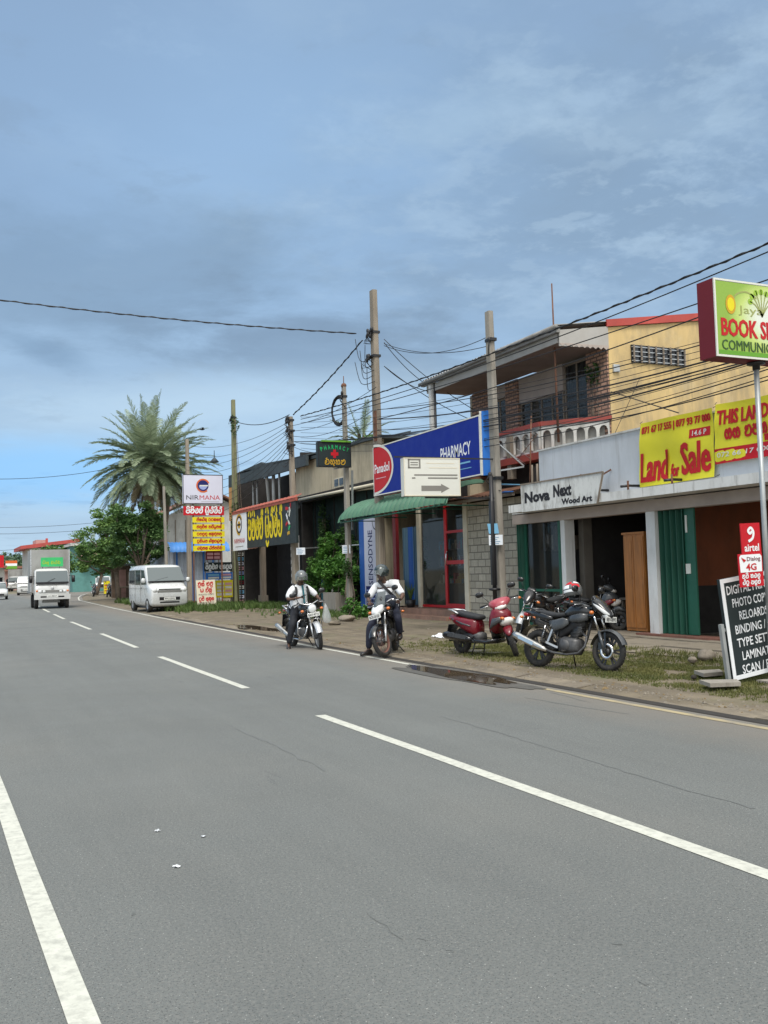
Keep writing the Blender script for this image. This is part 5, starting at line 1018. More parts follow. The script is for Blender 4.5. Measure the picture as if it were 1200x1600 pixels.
def spin(c, deg, axis='Y'): return Matrix.Translation(c) @ Matrix.Rotation(R(deg), 4, axis) @ Matrix.Translation(-Vector(c))
def wheel(parent, c, r, w, X, style, disc=None, rimr=.72):
    """tyre as the wheel part; rim (with hub and spokes) and brake disc as its sub-parts"""
    b = MB(); b.X = X; k = 10; prof = [(r-w*.55+w*.55*math.cos(2*PI*i/k), w*.5*math.sin(2*PI*i/k)) for i in range(k+1)]
    b.lathe(prof, c, 'rubber', 36)
    for i in range(36):                                   # tread blocks
        a = 2*PI*i/36; p = Vector(c)+Vector((math.cos(a)*(r+.001), 0, math.sin(a)*(r+.001))); d = Vector((-math.sin(a), 0, math.cos(a))); b.bar(p-d*.012+Vector((0, -w*.25, 0)), p+d*.012+Vector((0, w*.25, 0)), .006, .008, 'rubber')
    wo = b.build('wheel', parent); m = {'alloy': 'alloy', 'spoke': 'silver_trim', 'rust': 'rust_rim', 'alloy_light': 'alloy_light'}[style]; q = MB(); q.X = X; c = Vector(c); rr = r*rimr
    q.lathe([(rr, -w*.34), (rr+.03, -w*.38), (rr+.03, -w*.30), (rr+.012, 0), (rr+.03, w*.30), (rr+.03, w*.38), (rr, w*.34), (rr-.012, 0), (rr, -w*.34)], c, m, 36)
    q.lathe([(0, -.06), (.045, -.06), (.05, -.03), (.035, 0), (.05, .03), (.045, .06), (0, .06)], c, 'alloy', 16)
    if style in ('spoke', 'rust'):
        for i in range(28):
            a = 2*PI*i/28; a2 = a+(.35 if i % 2 else -.35); y = .045 if i % 4 < 2 else -.045
            q.bar(c+Vector((.042*math.cos(a2), y, .042*math.sin(a2))), c+Vector((rr*math.cos(a), 0, rr*math.sin(a))), .004, .004, m)
        q.lathe([(0, -.07), (.085, -.07), (.095, -.02), (.085, .03), (0, .03)], c, 'engine', 20)
    else:
        for i in range(6):
            a = 2*PI*i/6
            for s in (-.16, .16): q.bar(c+Vector((.04*math.cos(a), 0, .04*math.sin(a))), c+Vector((rr*math.cos(a+s), 0, rr*math.sin(a+s))), .028, .018, m, (0, 1, 0))
    q.build('rim', wo)
    if disc:
        d = MB(); d.X = X; d.lathe([(.075, disc*.062), (.125, disc*.062), (.125, disc*.068), (.075, disc*.068), (.075, disc*.062)], c, 'chrome', 28); d.box(c.x-.13, c.x-.06, disc*.05, disc*.09, c.z+.03, c.z+.13, 'bike_black'); d.build('brake_disc', wo)
    return wo
def plate_on(parent, X, O, U, V, w, h, s_):
    b = MB(); b.X = X; board(b, O, U, V, w, h, 'plate', .01); b.text(s_, O, U, V, w*.08, h*.2, w*.84, h*.6, 's_ink', .01); b.build('number_plate', parent)
def motorcycle(label, loc, th, lean, steer, st, group=None):
    t = thing('motorcycle', label, 'motorcycle', loc, group, rot=(lean, 0, th)); I = Matrix.Identity(4); body, acc = st['body'], st['acc']; r = .298
    head = Vector((.40, 0, .86)); axis = Vector((-math.sin(R(26)), 0, math.cos(R(26)))); F = Matrix.Translation(head) @ Matrix.Rotation(steer, 4, axis) @ Matrix.Translation(-head)
    fa = Vector((.66, 0, r)); ra = Vector((-.64, 0, r))
    wheel(t, ra, r, .105, I, st['wheel']); wheel(t, fa, r, .085, F, st['wheel'], st.get('disc'))
    # front fork, mudguard, lamp
    b = MB(); b.X = F
    for s in (-1, 1):
        y = .085*s; up_ = Vector((.415, y, .90)); lo = fa+Vector((-.01, y, 0)); mid = lo.lerp(up_, .48)
        b.tube([lo+Vector((0, 0, -.02)), mid], .024, st.get('fork', 'engine'), 10); b.tube([mid, up_+(up_-mid)*.12], .017, 'chrome', 10)
    b.box(.36, .46, -.11, .11, .82, .85, 'bike_black'); b.box(.33, .43, -.11, .11, .93, .955, 'bike_black'); b.build('front_fork', t)
    b = MB(); b.X = F
    b.grid(lambda u, v: (lambda a, y: (fa.x+(r+.035-.03*(y/.07)**2)*math.cos(a), y, fa.z+(r+.035-.03*(y/.07)**2)*math.sin(a)))(R(lerp(20, 165, u)), lerp(-.07, .07, v)), 18, 6, st.get('guard_mat', body)); b.grid(lambda u, v: (lambda a, y: (fa.x+(r+.028-.03*(y/.07)**2)*math.cos(a), y, fa.z+(r+.028-.03*(y/.07)**2)*math.sin(a)))(R(lerp(20, 165, u)), lerp(-.069, .069, v)), 18, 6, 'bike_black')
    for s in (-1, 1): b.bar((fa.x-.02, .075*s, fa.z+.28), (fa.x-.01, .085*s, fa.z+.05), .012, .03, 'bike_black')
    b.build('front_mudguard', t)
    c = MB(); c.X = F
    if st['lamp'] == 'round':
        c.loft([((.44, 0, .90), .05, .05, 2), ((.47, 0, .90), .085, .085, 2), ((.54, 0, .895), .10, .10, 2), ((.555, 0, .895), .102, .102, 2)], 'chrome', 20); co = c.build('headlight', t)
        l = MB(); l.X = F; l.loft([((.556, 0, .895), .092, .092, 2), ((.575, 0, .895), .075, .075, 2), ((.582, 0, .895), .03, .03, 2)], 'lens', 20); l.build('lens', co)
    else:
        if st.get('screen'): c.loft([((.42, 0, .95), .08, .05, 3), ((.47, 0, .92), .125, .085, 2.8), ((.56, 0, .885), .125, .085, 2.6), ((.64, 0, .85), .09, .065, 2.5), ((.69, 0, .83), .04, .03, 2.2)], st['cowl'], 20)
        else: c.loft([((.40, 0, 1.0), .09, .085, 3), ((.46, 0, .985), .125, .11, 2.6), ((.54, 0, .94), .12, .11, 2.5), ((.62, 0, .89), .095, .085, 2.4), ((.69, 0, .845), .05, .05, 2.2), ((.73, 0, .82), .012, .014, 2)], st['cowl'], 20)
        c.loft([((.36, 0, 1.07), .05, .03, 3), ((.42, 0, 1.10), .09, .035, 3), ((.47, 0, 1.06), .10, .02, 3)], 'bike_black', 14)
        if st.get('flash'):
            for s in (-1, 1): c.loft([((.46, s*.125, 1.0), .006, .012, 2), ((.55, s*.116, .945), .012, .03, 2.2), ((.64, s*.082, .88), .014, .035, 2.2), ((.70, s*.042, .845), .006, .012, 2)], 'bike_white', 10)
        if acc: c.loft([((.50, -.118, .98), .012, .05, 2), ((.60, -.095, .91), .014, .045, 2), ((.68, -.05, .86), .01, .02, 2)], acc, 10); c.loft([((.50, .118, .98), .012, .05, 2), ((.60, .095, .91), .014, .045, 2), ((.68, .05, .86), .01, .02, 2)], acc, 10)
        co = c.build('headlight_cowl', t)
        l = MB(); l.X = F; l.loft([((.60, 0, .845), .085, .055, 3), ((.665, 0, .825), .07, .045, 2.6), ((.69, 0, .815), .04, .025, 2)], 'lens', 16); l.build('headlight', co)
        if st.get('screen'):
            l = MB(); l.X = F; l.grid(lambda u, v: (.63-.24*v-.13*(2*u-1)**2, (.14-.035*v)*(2*u-1)*1.0, .905+.31*v), 10, 6, 'screen_smoke'); l.build('windscreen', co)
    if st.get('plate'): plate_on(t, F, Vector((.60 if st['lamp'] == 'round' else .70, -.135, st.get('plate_z', .73))), Vector((0, 1, 0)), Vector((0, 0, 1)), .27, .085, st['plate'])
    for s in (-1, 1):
        b = MB(); b.X = F; b.tube([(.47, .08*s, .87), (.49, .19*s, .87)], .012, 'bike_black', 6); b.ball((.50, .215*s, .87), (.035, .04, .03), 'lens_amber', 10, 6); b.build('indicator', t)
    h = MB(); h.X = F; h.tube([(.20, -.36, .985), (.30, -.20, 1.03), (.36, -.07, .985), (.36, .07, .985), (.30, .20, 1.03), (.20, .36, .985)], .012, 'bike_black' if st.get('dark_bar') else 'chrome', 8); h = h.build('handlebar', t)
    for s in (-1, 1):
        g = MB(); g.X = F; g.tube([(.20, .36*s, .985), (.27, .245*s, 1.015)], .019, 'rubber', 8); g.bar((.26, .24*s, 1.0), (.30, .19*s, 1.02), .035, .045, 'bike_black'); g.tube([(.30, .22*s, 1.0), (.29, .36*s, .985)], .007, 'silver_trim', 5); g.build('grip', h)
        m = MB(); m.X = F; m.tube([(.29, .22*s, 1.03), (.31, .25*s, 1.12), (.28, .31*s, 1.21)], .007, 'bike_black', 6); m.loft([((.30, .33*s, 1.23), .05, .035, 2.6), ((.285, .33*s, 1.23), .072, .05, 2.6), ((.265, .33*s, 1.23), .07, .048, 2.6)], 'bike_black', 14); m.quad((.2645, .27*s, 1.195), (.2645, .39*s, 1.195), (.2645, .385*s, 1.265), (.2645, .275*s, 1.265), 'lens'); m.build('mirror', t)
    # frame and swing arm
    b = MB(); b.tube([(.38, 0, .84), (.12, .0, .74), (-.25, 0, .70), (-.62, 0, .78)], .02, 'bike_frame', 8); b.tube([(.36, 0, .80), (.26, 0, .45), (.16, 0, .24), (-.18, 0, .24)], .022, 'bike_frame', 8)
    for s in (-1, 1): b.tube([(-.18, .08*s, .74), (-.24, .09*s, .45), (-.2, .09*s, .30)], .014, 'bike_frame', 6); b.tube([(-.24, .09*s, .42), (-.45, .11*s, .68), (-.72, .10*s, .76)], .012, 'bike_frame', 6); b.bar((-.2, .09*s, .33), (-.66, .10*s, .295), .03, .045, 'bike_frame')
    b.build('frame', t)
    for s in (-1, 1):
        b = MB(); a_, c_ = Vector((-.52, .125*s, .36)), Vector((-.44, .12*s, .66)); b.tube([a_, c_], .016, 'chrome', 8)
        pts = []
        for i in range(60): k = i/59; an = k*8*2*PI; p = a_.lerp(c_, .12+.76*k); pts.append(p+Vector((math.cos(an)*.030, math.sin(an)*.030, 0)))
        b.tube(pts, .007, st.get('spring', 'bike_black'), 5); b.build('shock_absorber', t)
    # engine
    e = MB(); e.loft([((-.2, 0, .36), .10, .11, 4), ((-.12, 0, .37), .135, .13, 3), ((.08, 0, .36), .135, .125, 3), ((.16, 0, .36), .09, .10, 4)], 'engine', 18); e.lathe([(0, -.145), (.085, -.145), (.095, -.12), (.095, .12), (.085, .145), (0, .145)], (-.06, 0, .36), 'engine', 22)
    for i in range(8): z = .47+i*.022; x = .06+i*.012; e.loft([((x-.075, 0, z), .085, .006, 6), ((x+.075, 0, z), .085, .006, 6)], 'engine', 10)
    e.loft([((0, 0, .56), .07, .10, 5), ((.20, 0, .60), .07, .09, 5)], 'bike_black', 12); e.loft([((.03, 0, .655), .065, .03, 4), ((.2, 0, .685), .065, .03, 4)], 'engine', 12); e.tube([(-.02, .06, .62), (-.14, .06, .60)], .03, 'bike_black', 8); e.loft([((-.30, 0, .60), .06, .10, 4), ((-.18, 0, .60), .085, .14, 4), ((.02, 0, .68), .08, .10, 4), ((.24, 0, .72), .06, .08, 4)], 'bike_frame', 12); e.build('engine', t)
    x = MB(); x.tube([(.19, -.03, .56), (.30, -.06, .50), (.30, -.10, .36), (.20, -.13, .25), (.0, -.15, .22), (-.25, -.16, .24), (-.42, -.17, .29)], .019, st.get('pipe', 'chrome'), 8); a_, c_ = Vector((-.36, -.18, .27)), Vector((-1.0, -.20, st.get('tail_z', .50)))
    x.tube([a_, a_.lerp(c_, .12), a_.lerp(c_, .2), a_.lerp(c_, .9), c_], [.025, .042, .052, .058, .050], 'muffler', 14); x.tube([c_, c_+(c_-a_)*.03], .022, 'bike_black', 8); x.bar(a_.lerp(c_, .35)+Vector((0, -.056, .01)), a_.lerp(c_, .8)+Vector((0, -.060, .01)), .012, .055, 'chrome'); x.build('exhaust', t)
    # tank, seat, panels, tail
    k = MB(); k.loft([((.40, 0, .87), .04, .05, 2.4), ((.36, 0, .885), .10, .085, 2.6), ((.26, 0, .90), .155, .115, 2.7), ((.12, 0, .895), .165, .115, 2.7), ((.0, 0, .875), .125, .095, 2.6), ((-.10, 0, .845), .085, .06, 2.6), ((-.14, 0, .835), .05, .03, 2.4)], body, 22)
    k.loft([((.34, -.10, .80), .03, .05, 2.4), ((.24, -.145, .79), .035, .075, 2.4), ((.08, -.14, .77), .025, .055, 2.4), ((.0, -.12, .77), .012, .03, 2)], st.get('shroud', body), 12); k.loft([((.34, .10, .80), .03, .05, 2.4), ((.24, .145, .79), .035, .075, 2.4), ((.08, .14, .77), .025, .055, 2.4), ((.0, .12, .77), .012, .03, 2)], st.get('shroud', body), 12)
    k.lathe([(0, 0), (.035, 0), (.035, .015), (0, .018)], (.20, 0, 1.008), 'chrome', 14, 'z')
    if acc:
        for s in (-1, 1): k.loft([((.30, .13*s, .90), .012, .03, 2), ((.14, .158*s, .88), .014, .022, 2), ((0, .125*s, .87), .008, .008, 2)], acc, 8)
    k.build('fuel_tank', t)
    b = MB(); b.loft([((-.06, 0, .845), .07, .03, 3), ((-.14, 0, .825), .115, .042, 3), ((-.30, 0, .815), .135, .045, 3), ((-.44, 0, .835), .13, .048, 3), ((-.60, 0, .865), .12, .042, 3), ((-.76, 0, .885), .085, .03, 3), ((-.80, 0, .89), .04, .015, 3)], 'seat', 18); b.build('seat', t)
    for s in (-1, 1):
        b = MB(); b.loft([((.0, .115*s, .72), .012, .04, 2.4), ((-.10, .13*s, .70), .02, .085, 2.6), ((-.26, .13*s, .66), .018, .09, 2.4), ((-.36, .125*s, .70), .01, .04, 2.2)], st.get('panel', body), 12); b.loft([((-.30, .125*s, .77), .012, .02, 2.2), ((-.46, .125*s, .79), .022, .05, 2.4), ((-.66, .105*s, .835), .02, .045, 2.4), ((-.88, .05*s, .87), .012, .02, 2.2)], body, 12)
        if acc: b.loft([((-.34, .147*s, .785), .004, .006, 2), ((-.55, .143*s, .815), .004, .012, 2), ((-.80, .085*s, .86), .004, .006, 2)], 'silver_trim', 6)
        b.build('side_panel', t)
    b = MB(); b.tube([(-.55, -.13, .86), (-.70, -.14, .92), (-.88, -.09, .93), (-.90, 0, .93), (-.88, .09, .93), (-.70, .14, .92), (-.55, .13, .86)], .013, st.get('rail', 'bike_black'), 8); b.build('grab_rail', t)
    b = MB(); b.grid(lambda u, v: (lambda a, y: (ra.x+(r+.05)*math.cos(a), y, ra.z+(r+.05)*math.sin(a)+.08*(1-u)))(R(lerp(168, 75, u)), lerp(-.08, .08, v)), 14, 4, 'bike_black'); b.bar((-.92, 0, .74), (-.98, 0, .52), .15, .012, 'bike_black', (1, 0, 0)); b.build('rear_mudguard', t)
    b = MB(); b.loft([((-.84, 0, .83), .07, .03, 3), ((-.93, 0, .83), .06, .03, 3), ((-.945, 0, .83), .04, .02, 3)], 'lens_red', 12); b.build('tail_light', t)
    for s in (-1, 1):
        b = MB(); b.tube([(-.86, .05*s, .78), (-.88, .14*s, .78)], .01, 'bike_black', 6); b.ball((-.89, .16*s, .78), (.03, .035, .025), 'lens_amber', 8, 6); b.build('indicator', t)
        b = MB(); b.tube([(-.02, .10*s, .27), (-.02, .24*s, .27)], .011, 'engine', 6); b.tube([(-.02, .16*s, .27), (-.02, .25*s, .27)], .019, 'rubber', 8); b.build('foot_peg', t)
        b = MB(); b.bar((-.2, .11*s, .32), (-.40, .17*s, .40), .02, .03, 'silver_trim'); b.tube([(-.40, .14*s, .40), (-.40, .25*s, .40)], .015, 'rubber', 8); b.bar((-.38, .13*s, .40), (-.30, .12*s, .60), .02, .03, 'silver_trim'); b.build('passenger_peg', t)
    if st.get('sari'):
        b = MB(); b.tube([(-.2, .14, .3), (-.3, .2, .35), (-.55, .2, .4), (-.6, .18, .62), (-.35, .16, .64)], .009, 'silver_trim', 6); b.build('leg_guard', t)
    if st.get('crash'):
        for s in (-1, 1):
            b = MB(); b.tube([(.27, .05*s, .66), (.30, .22*s, .66), (.31, .29*s, .60), (.30, .29*s, .36), (.27, .22*s, .29), (.2, .06*s, .26)], .014, 'chrome', 8); b.tube([(.305, .29*s, .48), (.27, .05*s, .48)], .01, 'chrome', 6); b.build('crash_bar', t)
    b = MB(); b.tube([(-.06, .10, .27), (-.10, .20, .12), (-.12, .27, .02 if lean else .16)], .012, 'bike_black', 6); b.box(-.15, -.09, .25, .29, .0 if lean else .14, .02 if lean else .16, 'bike_black'); b.build('side_stand', t)
    b = MB(); b.lathe([(.0, .10), (.075, .10), (.075, .115), (0, .115)], ra, 'alloy', 20); b.bar((-.64, .11, .37), (-.1, .11, .42), .012, .02, 'bike_black'); b.bar((-.64, .11, .225), (-.1, .11, .30), .012, .02, 'bike_black'); b.loft([((-.66, .112, .30), .01, .075, 3), ((-.1, .112, .36), .012, .085, 3)], 'bike_black', 10); b.build('chain_case', t)
    return t
def scooter(label, loc, th, lean, steer, body, pale, accent, group=None, plate='BDM-4471'):
    t = thing('scooter', label, 'scooter', loc, group, rot=(lean, 0, th)); I = Matrix.Identity(4); r = .235; fa = Vector((.64, 0, r)); ra = Vector((-.62, 0, r+.02))
    head = Vector((.46, 0, .80)); axis = Vector((-math.sin(R(24)), 0, math.cos(R(24)))); F = Matrix.Translation(head) @ Matrix.Rotation(steer, 4, axis) @ Matrix.Translation(-head)
    wheel(t, ra, r, .11, I, 'alloy', rimr=.62); wheel(t, fa, r, .10, F, 'alloy', rimr=.62)
    b = MB(); b.X = F
    for s in (-1, 1): b.tube([fa+Vector((-.02, .075*s, 0)), (.50, .06*s, .62)], .02, 'bike_black', 8)
    b.build('front_fork', t)
    b = MB(); b.X = F; b.loft([((.82, 0, .44), .02, .02, 2.2), ((.76, 0, .48), .065, .045, 2.4), ((.66, 0, .515), .085, .06, 2.6), ((.55, 0, .50), .085, .08, 2.6), ((.46, 0, .42), .06, .06, 2.4), ((.42, 0, .36), .02, .03, 2)], body, 16); b.build('front_mudguard', t)
    # apron, floor, rear body
    b = MB(); b.loft([((.28, 0, .60), .17, .20, 3.2), ((.36, 0, .66), .215, .24, 2.8), ((.46, 0, .73), .20, .17, 2.5), ((.55, 0, .745), .14, .11, 2.3), ((.62, 0, .74), .06, .05, 2.2)], body, 22); ap = b.build('front_apron', t)
    b = MB(); b.loft([((.50, 0, .62), .12, .06, 2.6), ((.58, 0, .64), .135, .085, 2.4), ((.65, 0, .66), .09, .065, 2.3), ((.70, 0, .67), .03, .025, 2)], pale, 16); b.build('nose_panel', ap)
    for s in (-1, 1):
        b = MB(); b.loft([((.36, .215*s, .52), .02, .02, 2), ((.42, .215*s, .62), .028, .075, 2.2), ((.54, .14*s, .68), .03, .05, 2.2), ((.60, .09*s, .64), .02, .02, 2)], accent, 10); b.ball((.585, .135*s, .70), (.05, .035, .028), 'lens_amber', 10, 6); b.build('indicator', ap)
    b = MB(); b.loft([((.36, 0, .30), .17, .035, 4), ((.20, 0, .265), .19, .035, 4), ((-.10, 0, .27), .18, .04, 4), ((-.18, 0, .32), .15, .05, 4)], 'bike_black', 16); b.loft([((.35, 0, .40), .17, .10, 4), ((.33, 0, .55), .17, .22, 4), ((.30, 0, .60), .15, .2, 4)], 'bike_black', 14); b.build('floorboard', t)
    b = MB(); b.loft([((-.12, 0, .50), .10, .14, 3), ((-.20, 0, .52), .16, .17, 2.8), ((-.40, 0, .56), .19, .145, 2.6), ((-.66, 0, .62), .165, .10, 2.5), ((-.86, 0, .68), .10, .06, 2.3), ((-.93, 0, .70), .04, .03, 2.2)], body, 22)
    for s in (-1, 1): b.loft([((-.22, .165*s, .54), .008, .012, 2), ((-.45, .19*s, .585), .01, .02, 2), ((-.75, .135*s, .655), .008, .015, 2)], accent, 8)
    b.build('rear_body', t)
    b = MB(); b.loft([((-.04, 0, .70), .06, .03, 3), ((-.12, 0, .70), .125, .05, 3), ((-.30, 0, .715), .15, .055, 3), ((-.45, 0, .735), .14, .058, 3), ((-.62, 0, .765), .13, .05, 3), ((-.78, 0, .785), .08, .03, 3)], 'seat', 18); b.build('seat', t)
    b = MB(); b.tube([(-.58, -.14, .76), (-.74, -.15, .82), (-.92, -.08, .83), (-.92, .08, .83), (-.74, .15, .82), (-.58, .14, .76)], .016, 'silver_trim', 8); b.build('grab_rail', t)
    b = MB(); b.loft([((-.86, 0, .66), .09, .04, 3), ((-.945, 0, .665), .06, .03, 3)], 'lens_red', 12); b.build('tail_light', t)
    b = MB(); b.loft([((-.05, 0, .34), .10, .09, 3), ((-.25, 0, .33), .13, .11, 3), ((-.55, .02, .30), .10, .09, 3), ((-.66, .05, .27), .05, .06, 3)], 'engine', 14); b.build('engine', t)
    x = MB(); a_, c_ = Vector((-.20, -.16, .30)), Vector((-.93, -.19, .36)); x.tube([(-.02, -.08, .26), (-.12, -.14, .24), a_], .018, 'bike_black', 8); x.tube([a_, a_.lerp(c_, .12), a_.lerp(c_, .35), a_.lerp(c_, .9), c_], [.03, .06, .072, .072, .05], 'bike_black', 14); x.bar(a_.lerp(c_, .1)+Vector((0, -.07, .03)), a_.lerp(c_, .75)+Vector((0, -.074, .03)), .012, .075, 'bike_grey'); x.tube([c_, c_+Vector((-.03, 0, 0))], .02, 'chrome', 8); x.build('exhaust', t)
    b = MB(); b.grid(lambda u, v: (lambda a, y: (ra.x+(r+.06)*math.cos(a), y, ra.z+(r+.06)*math.sin(a)+.03))(R(lerp(190, 70, u)), lerp(-.08, .08, v)), 12, 3, 'bike_black'); b.bar((-.92, 0, .55), (-.98, 0, .36), .16, .012, 'bike_black', (1, 0, 0)); b.build('rear_mudguard', t)
    # handlebar cowl
    b = MB(); b.X = F; b.loft([((.28, 0, .98), .12, .035, 2.6), ((.34, 0, .99), .20, .065, 2.4), ((.42, 0, .98), .20, .085, 2.3), ((.50, 0, .95), .14, .075, 2.3), ((.55, 0, .93), .07, .045, 2.2)], 'scoot_pink' if body == 'scoot_red' else body, 20); hc = b.build('handlebar_cowl', t)
    b = MB(); b.X = F; b.loft([((.475, 0, .925), .13, .05, 2.4), ((.54, 0, .91), .10, .045, 2.3), ((.575, 0, .90), .04, .02, 2)], pale, 16); b.build('headlight', hc)
    for s in (-1, 1):
        g = MB(); g.X = F; g.tube([(.36, .16*s, .985), (.30, .26*s, .985), (.27, .36*s, .98)], .018, 'rubber', 8); g.tube([(.39, .2*s, .98), (.37, .36*s, .97)], .007, 'chrome', 5); g.build('grip', hc)
        m = MB(); m.X = F; m.tube([(.36, .17*s, 1.02), (.37, .22*s, 1.11), (.34, .28*s, 1.19)], .007, 'bike_black', 6); m.loft([((.355, .30*s, 1.21), .05, .035, 2.6), ((.34, .30*s, 1.21), .075, .05, 2.6), ((.32, .30*s, 1.21), .07, .048, 2.6)], 'bike_black', 14); m.build('mirror', t)
    b = MB()
    for s in (-1, 1): b.tube([(-.14, .12*s, .24), (-.20, .15*s, .02)], .012, 'bike_black', 6); b.box(-.24, -.17, .15*s-.03, .15*s+.03, .0, .02, 'bike_black')
    b.tube([(-.17, -.13, .13), (-.17, .13, .13)], .011, 'bike_black', 6); b.build('centre_stand', t)
    return t
def place(fr, rr):                     # ground points of the front and rear wheel -> middle, heading
    fr, rr = Vector(fr), Vector(rr); m = (fr+rr)/2; d = fr-rr; return (m.x, m.y, vz(m.x, m.y)+.004), math.atan2(d.y, d.x)
def ext(fr, th, wb): return Vector((fr[0]-math.cos(th)*wb, fr[1]-math.sin(th)*wb, 0))
GB = 'motorbikes parked or stopped along the verge'
f_, r_ = G(946, 1050, .04), G(845, 1043, .04); loc, th = place(f_, r_)
BLACK = motorcycle('black motorcycle with a broad silver muffler parked side-on at the road edge', loc, th, -.10, -.05, dict(body='bike_black', acc=None, wheel='alloy', lamp='cowl', cowl='bike_black', guard_mat='bike_grey', shroud='bike_grey', panel='bike_grey', disc=-1, flash=1, fork='bike_grey', dark_bar=1, pipe='engine', plate='BEV-2093'), GB)
BL_loc, BL_th = loc, th
f_, r_ = G(797, 1028, .04), G(722, 1022, .04); loc, th = place(f_, r_)
scooter('red and black scooter parked between the rider and the black motorcycle', loc, th, -.03, -.85, 'scoot_red', 'scoot_white', 'bike_grey', GB)
f_ = G(815, 1000, .07); th = R(198); loc, th = place(f_, ext(f_, th, 1.3))
motorcycle('dark motorcycle parked behind the red scooter, its tall mirrors showing above it', loc, th, -.08, .45, dict(body='bike_black', acc=None, wheel='spoke', lamp='cowl', cowl='bike_black', guard_mat='silver_trim', fork='chrome', dark_bar=1), GB)
f_ = G(968, 988, .1); th = R(-62); loc, th = place(f_, ext(f_, th, 1.27))
scooter('grey scooter with a pale nose parked on the paving behind the black motorcycle', loc, th, -.03, .2, 'bike_grey', 'scoot_white', 'scoot_red', GB)
# riders' machines
f1 = G(497, 1013, .02); th1 = math.atan2(-math.cos(R(-6)), -math.sin(R(-6))); R1loc, R1th = place(f1, ext(f1, th1, 1.3))
motorcycle('motorcycle with round headlamp and silver crash bars, ridden by the man using his phone', R1loc, R1th, .03, -.28, dict(body='bike_black', acc=None, wheel='alloy_light', lamp='round', fork='silver_trim', guard_mat='silver_trim', crash=1, rail='silver_trim', sari=1, plate='BAV-4716'), GB)
f2 = G(598, 1027, .02); th2 = math.atan2(-math.cos(R(36)), -math.sin(R(36))); R2loc, R2th = place(f2, ext(f2, th2, 1.3))
motorcycle('mud-spattered motorcycle with a windscreen and rusty front wheel stopped by the edge line', R2loc, R2th, .05, -.42, dict(body='bike_black', acc=None, wheel='rust', lamp='cowl', cowl='bike_white', screen=1, guard_mat='bike_black', fork='silver_trim', plate='BCK-8150'), GB)

# ------------------------------------------------------------------ people
def skinned(name, nodes, edges, m, parent, lv=2, root=None, extra=None):
    names = list(nodes); me = bpy.data.meshes.new(name); me.from_pydata([nodes[n][0] for n in names], [(names.index(a), names.index(c)) for a, c in edges], [])
    o = bpy.data.objects.new(name, me); COL.objects.link(o); sk = o.modifiers.new('skin', 'SKIN'); sk.branch_smoothing = .6; sk.use_smooth_shade = True
    lay = me.skin_vertices[0].data
    for i, n in enumerate(names):
        q = nodes[n][1]; lay[i].radius = q if isinstance(q, tuple) else (q, q); lay[i].use_root = (n == root)
    ss = o.modifiers.new('sub', 'SUBSURF'); ss.levels = lv; ss.render_levels = lv
    dg = bpy.context.evaluated_depsgraph_get(); me2 = bpy.data.meshes.new_from_object(o.evaluated_get(dg)); bpy.data.objects.remove(o)
    me2.materials.clear(); me2.materials.append(MATS[m])
    o2 = bpy.data.objects.new(name, me2); COL.objects.link(o2); o2.parent = parent
    for p in me2.polygons: p.use_smooth = True; p.material_index = 0
    return o2
def hand_nodes(nd, ed, wrist, tip, side, pre, curl=.5, palm_n=Vector((0, 0, -1))):
    """palm and five separate bent fingers rooted in it"""
    w, d = Vector(nd[wrist][0]), (Vector(tip)-Vector(nd[wrist][0])).normalized(); n = (palm_n-d*palm_n.dot(d)).normalized(); s = d.cross(n)*side
    nd[pre+'palm'] = (w+d*.055, (.034, .020)); ed.append((wrist, pre+'palm')); nd[pre+'kn'] = (w+d*.085, (.036, .016)); ed.append((pre+'palm', pre+'kn'))
    for i, (o, l) in enumerate(((-.030, .066), (-.010, .076), (.010, .072), (.029, .056))):
        a = w+d*.095+s*o; c1 = a+d*l*.45*(1-curl*.4)+n*l*.35*curl; c2 = c1+d*l*.35*(1-curl)+n*l*.5*curl
        for j, q in enumerate((a, c1, c2)): nd[f'{pre}f{i}{j}'] = (q, .0095-.0008*j)
        ed += [(pre+'kn', f'{pre}f{i}0'), (f'{pre}f{i}0', f'{pre}f{i}1'), (f'{pre}f{i}1', f'{pre}f{i}2')]
    a = w+d*.035-s*.038; c1 = a+d*.03-s*.018+n*.012; c2 = c1+d*.026+n*.015
    for j, q in enumerate((a, c1, c2)): nd[f'{pre}t{j}'] = (q, .0105-.0008*j)
    ed += [(pre+'palm', f'{pre}t0'), (f'{pre}t0', f'{pre}t1'), (f'{pre}t1', f'{pre}t2')]
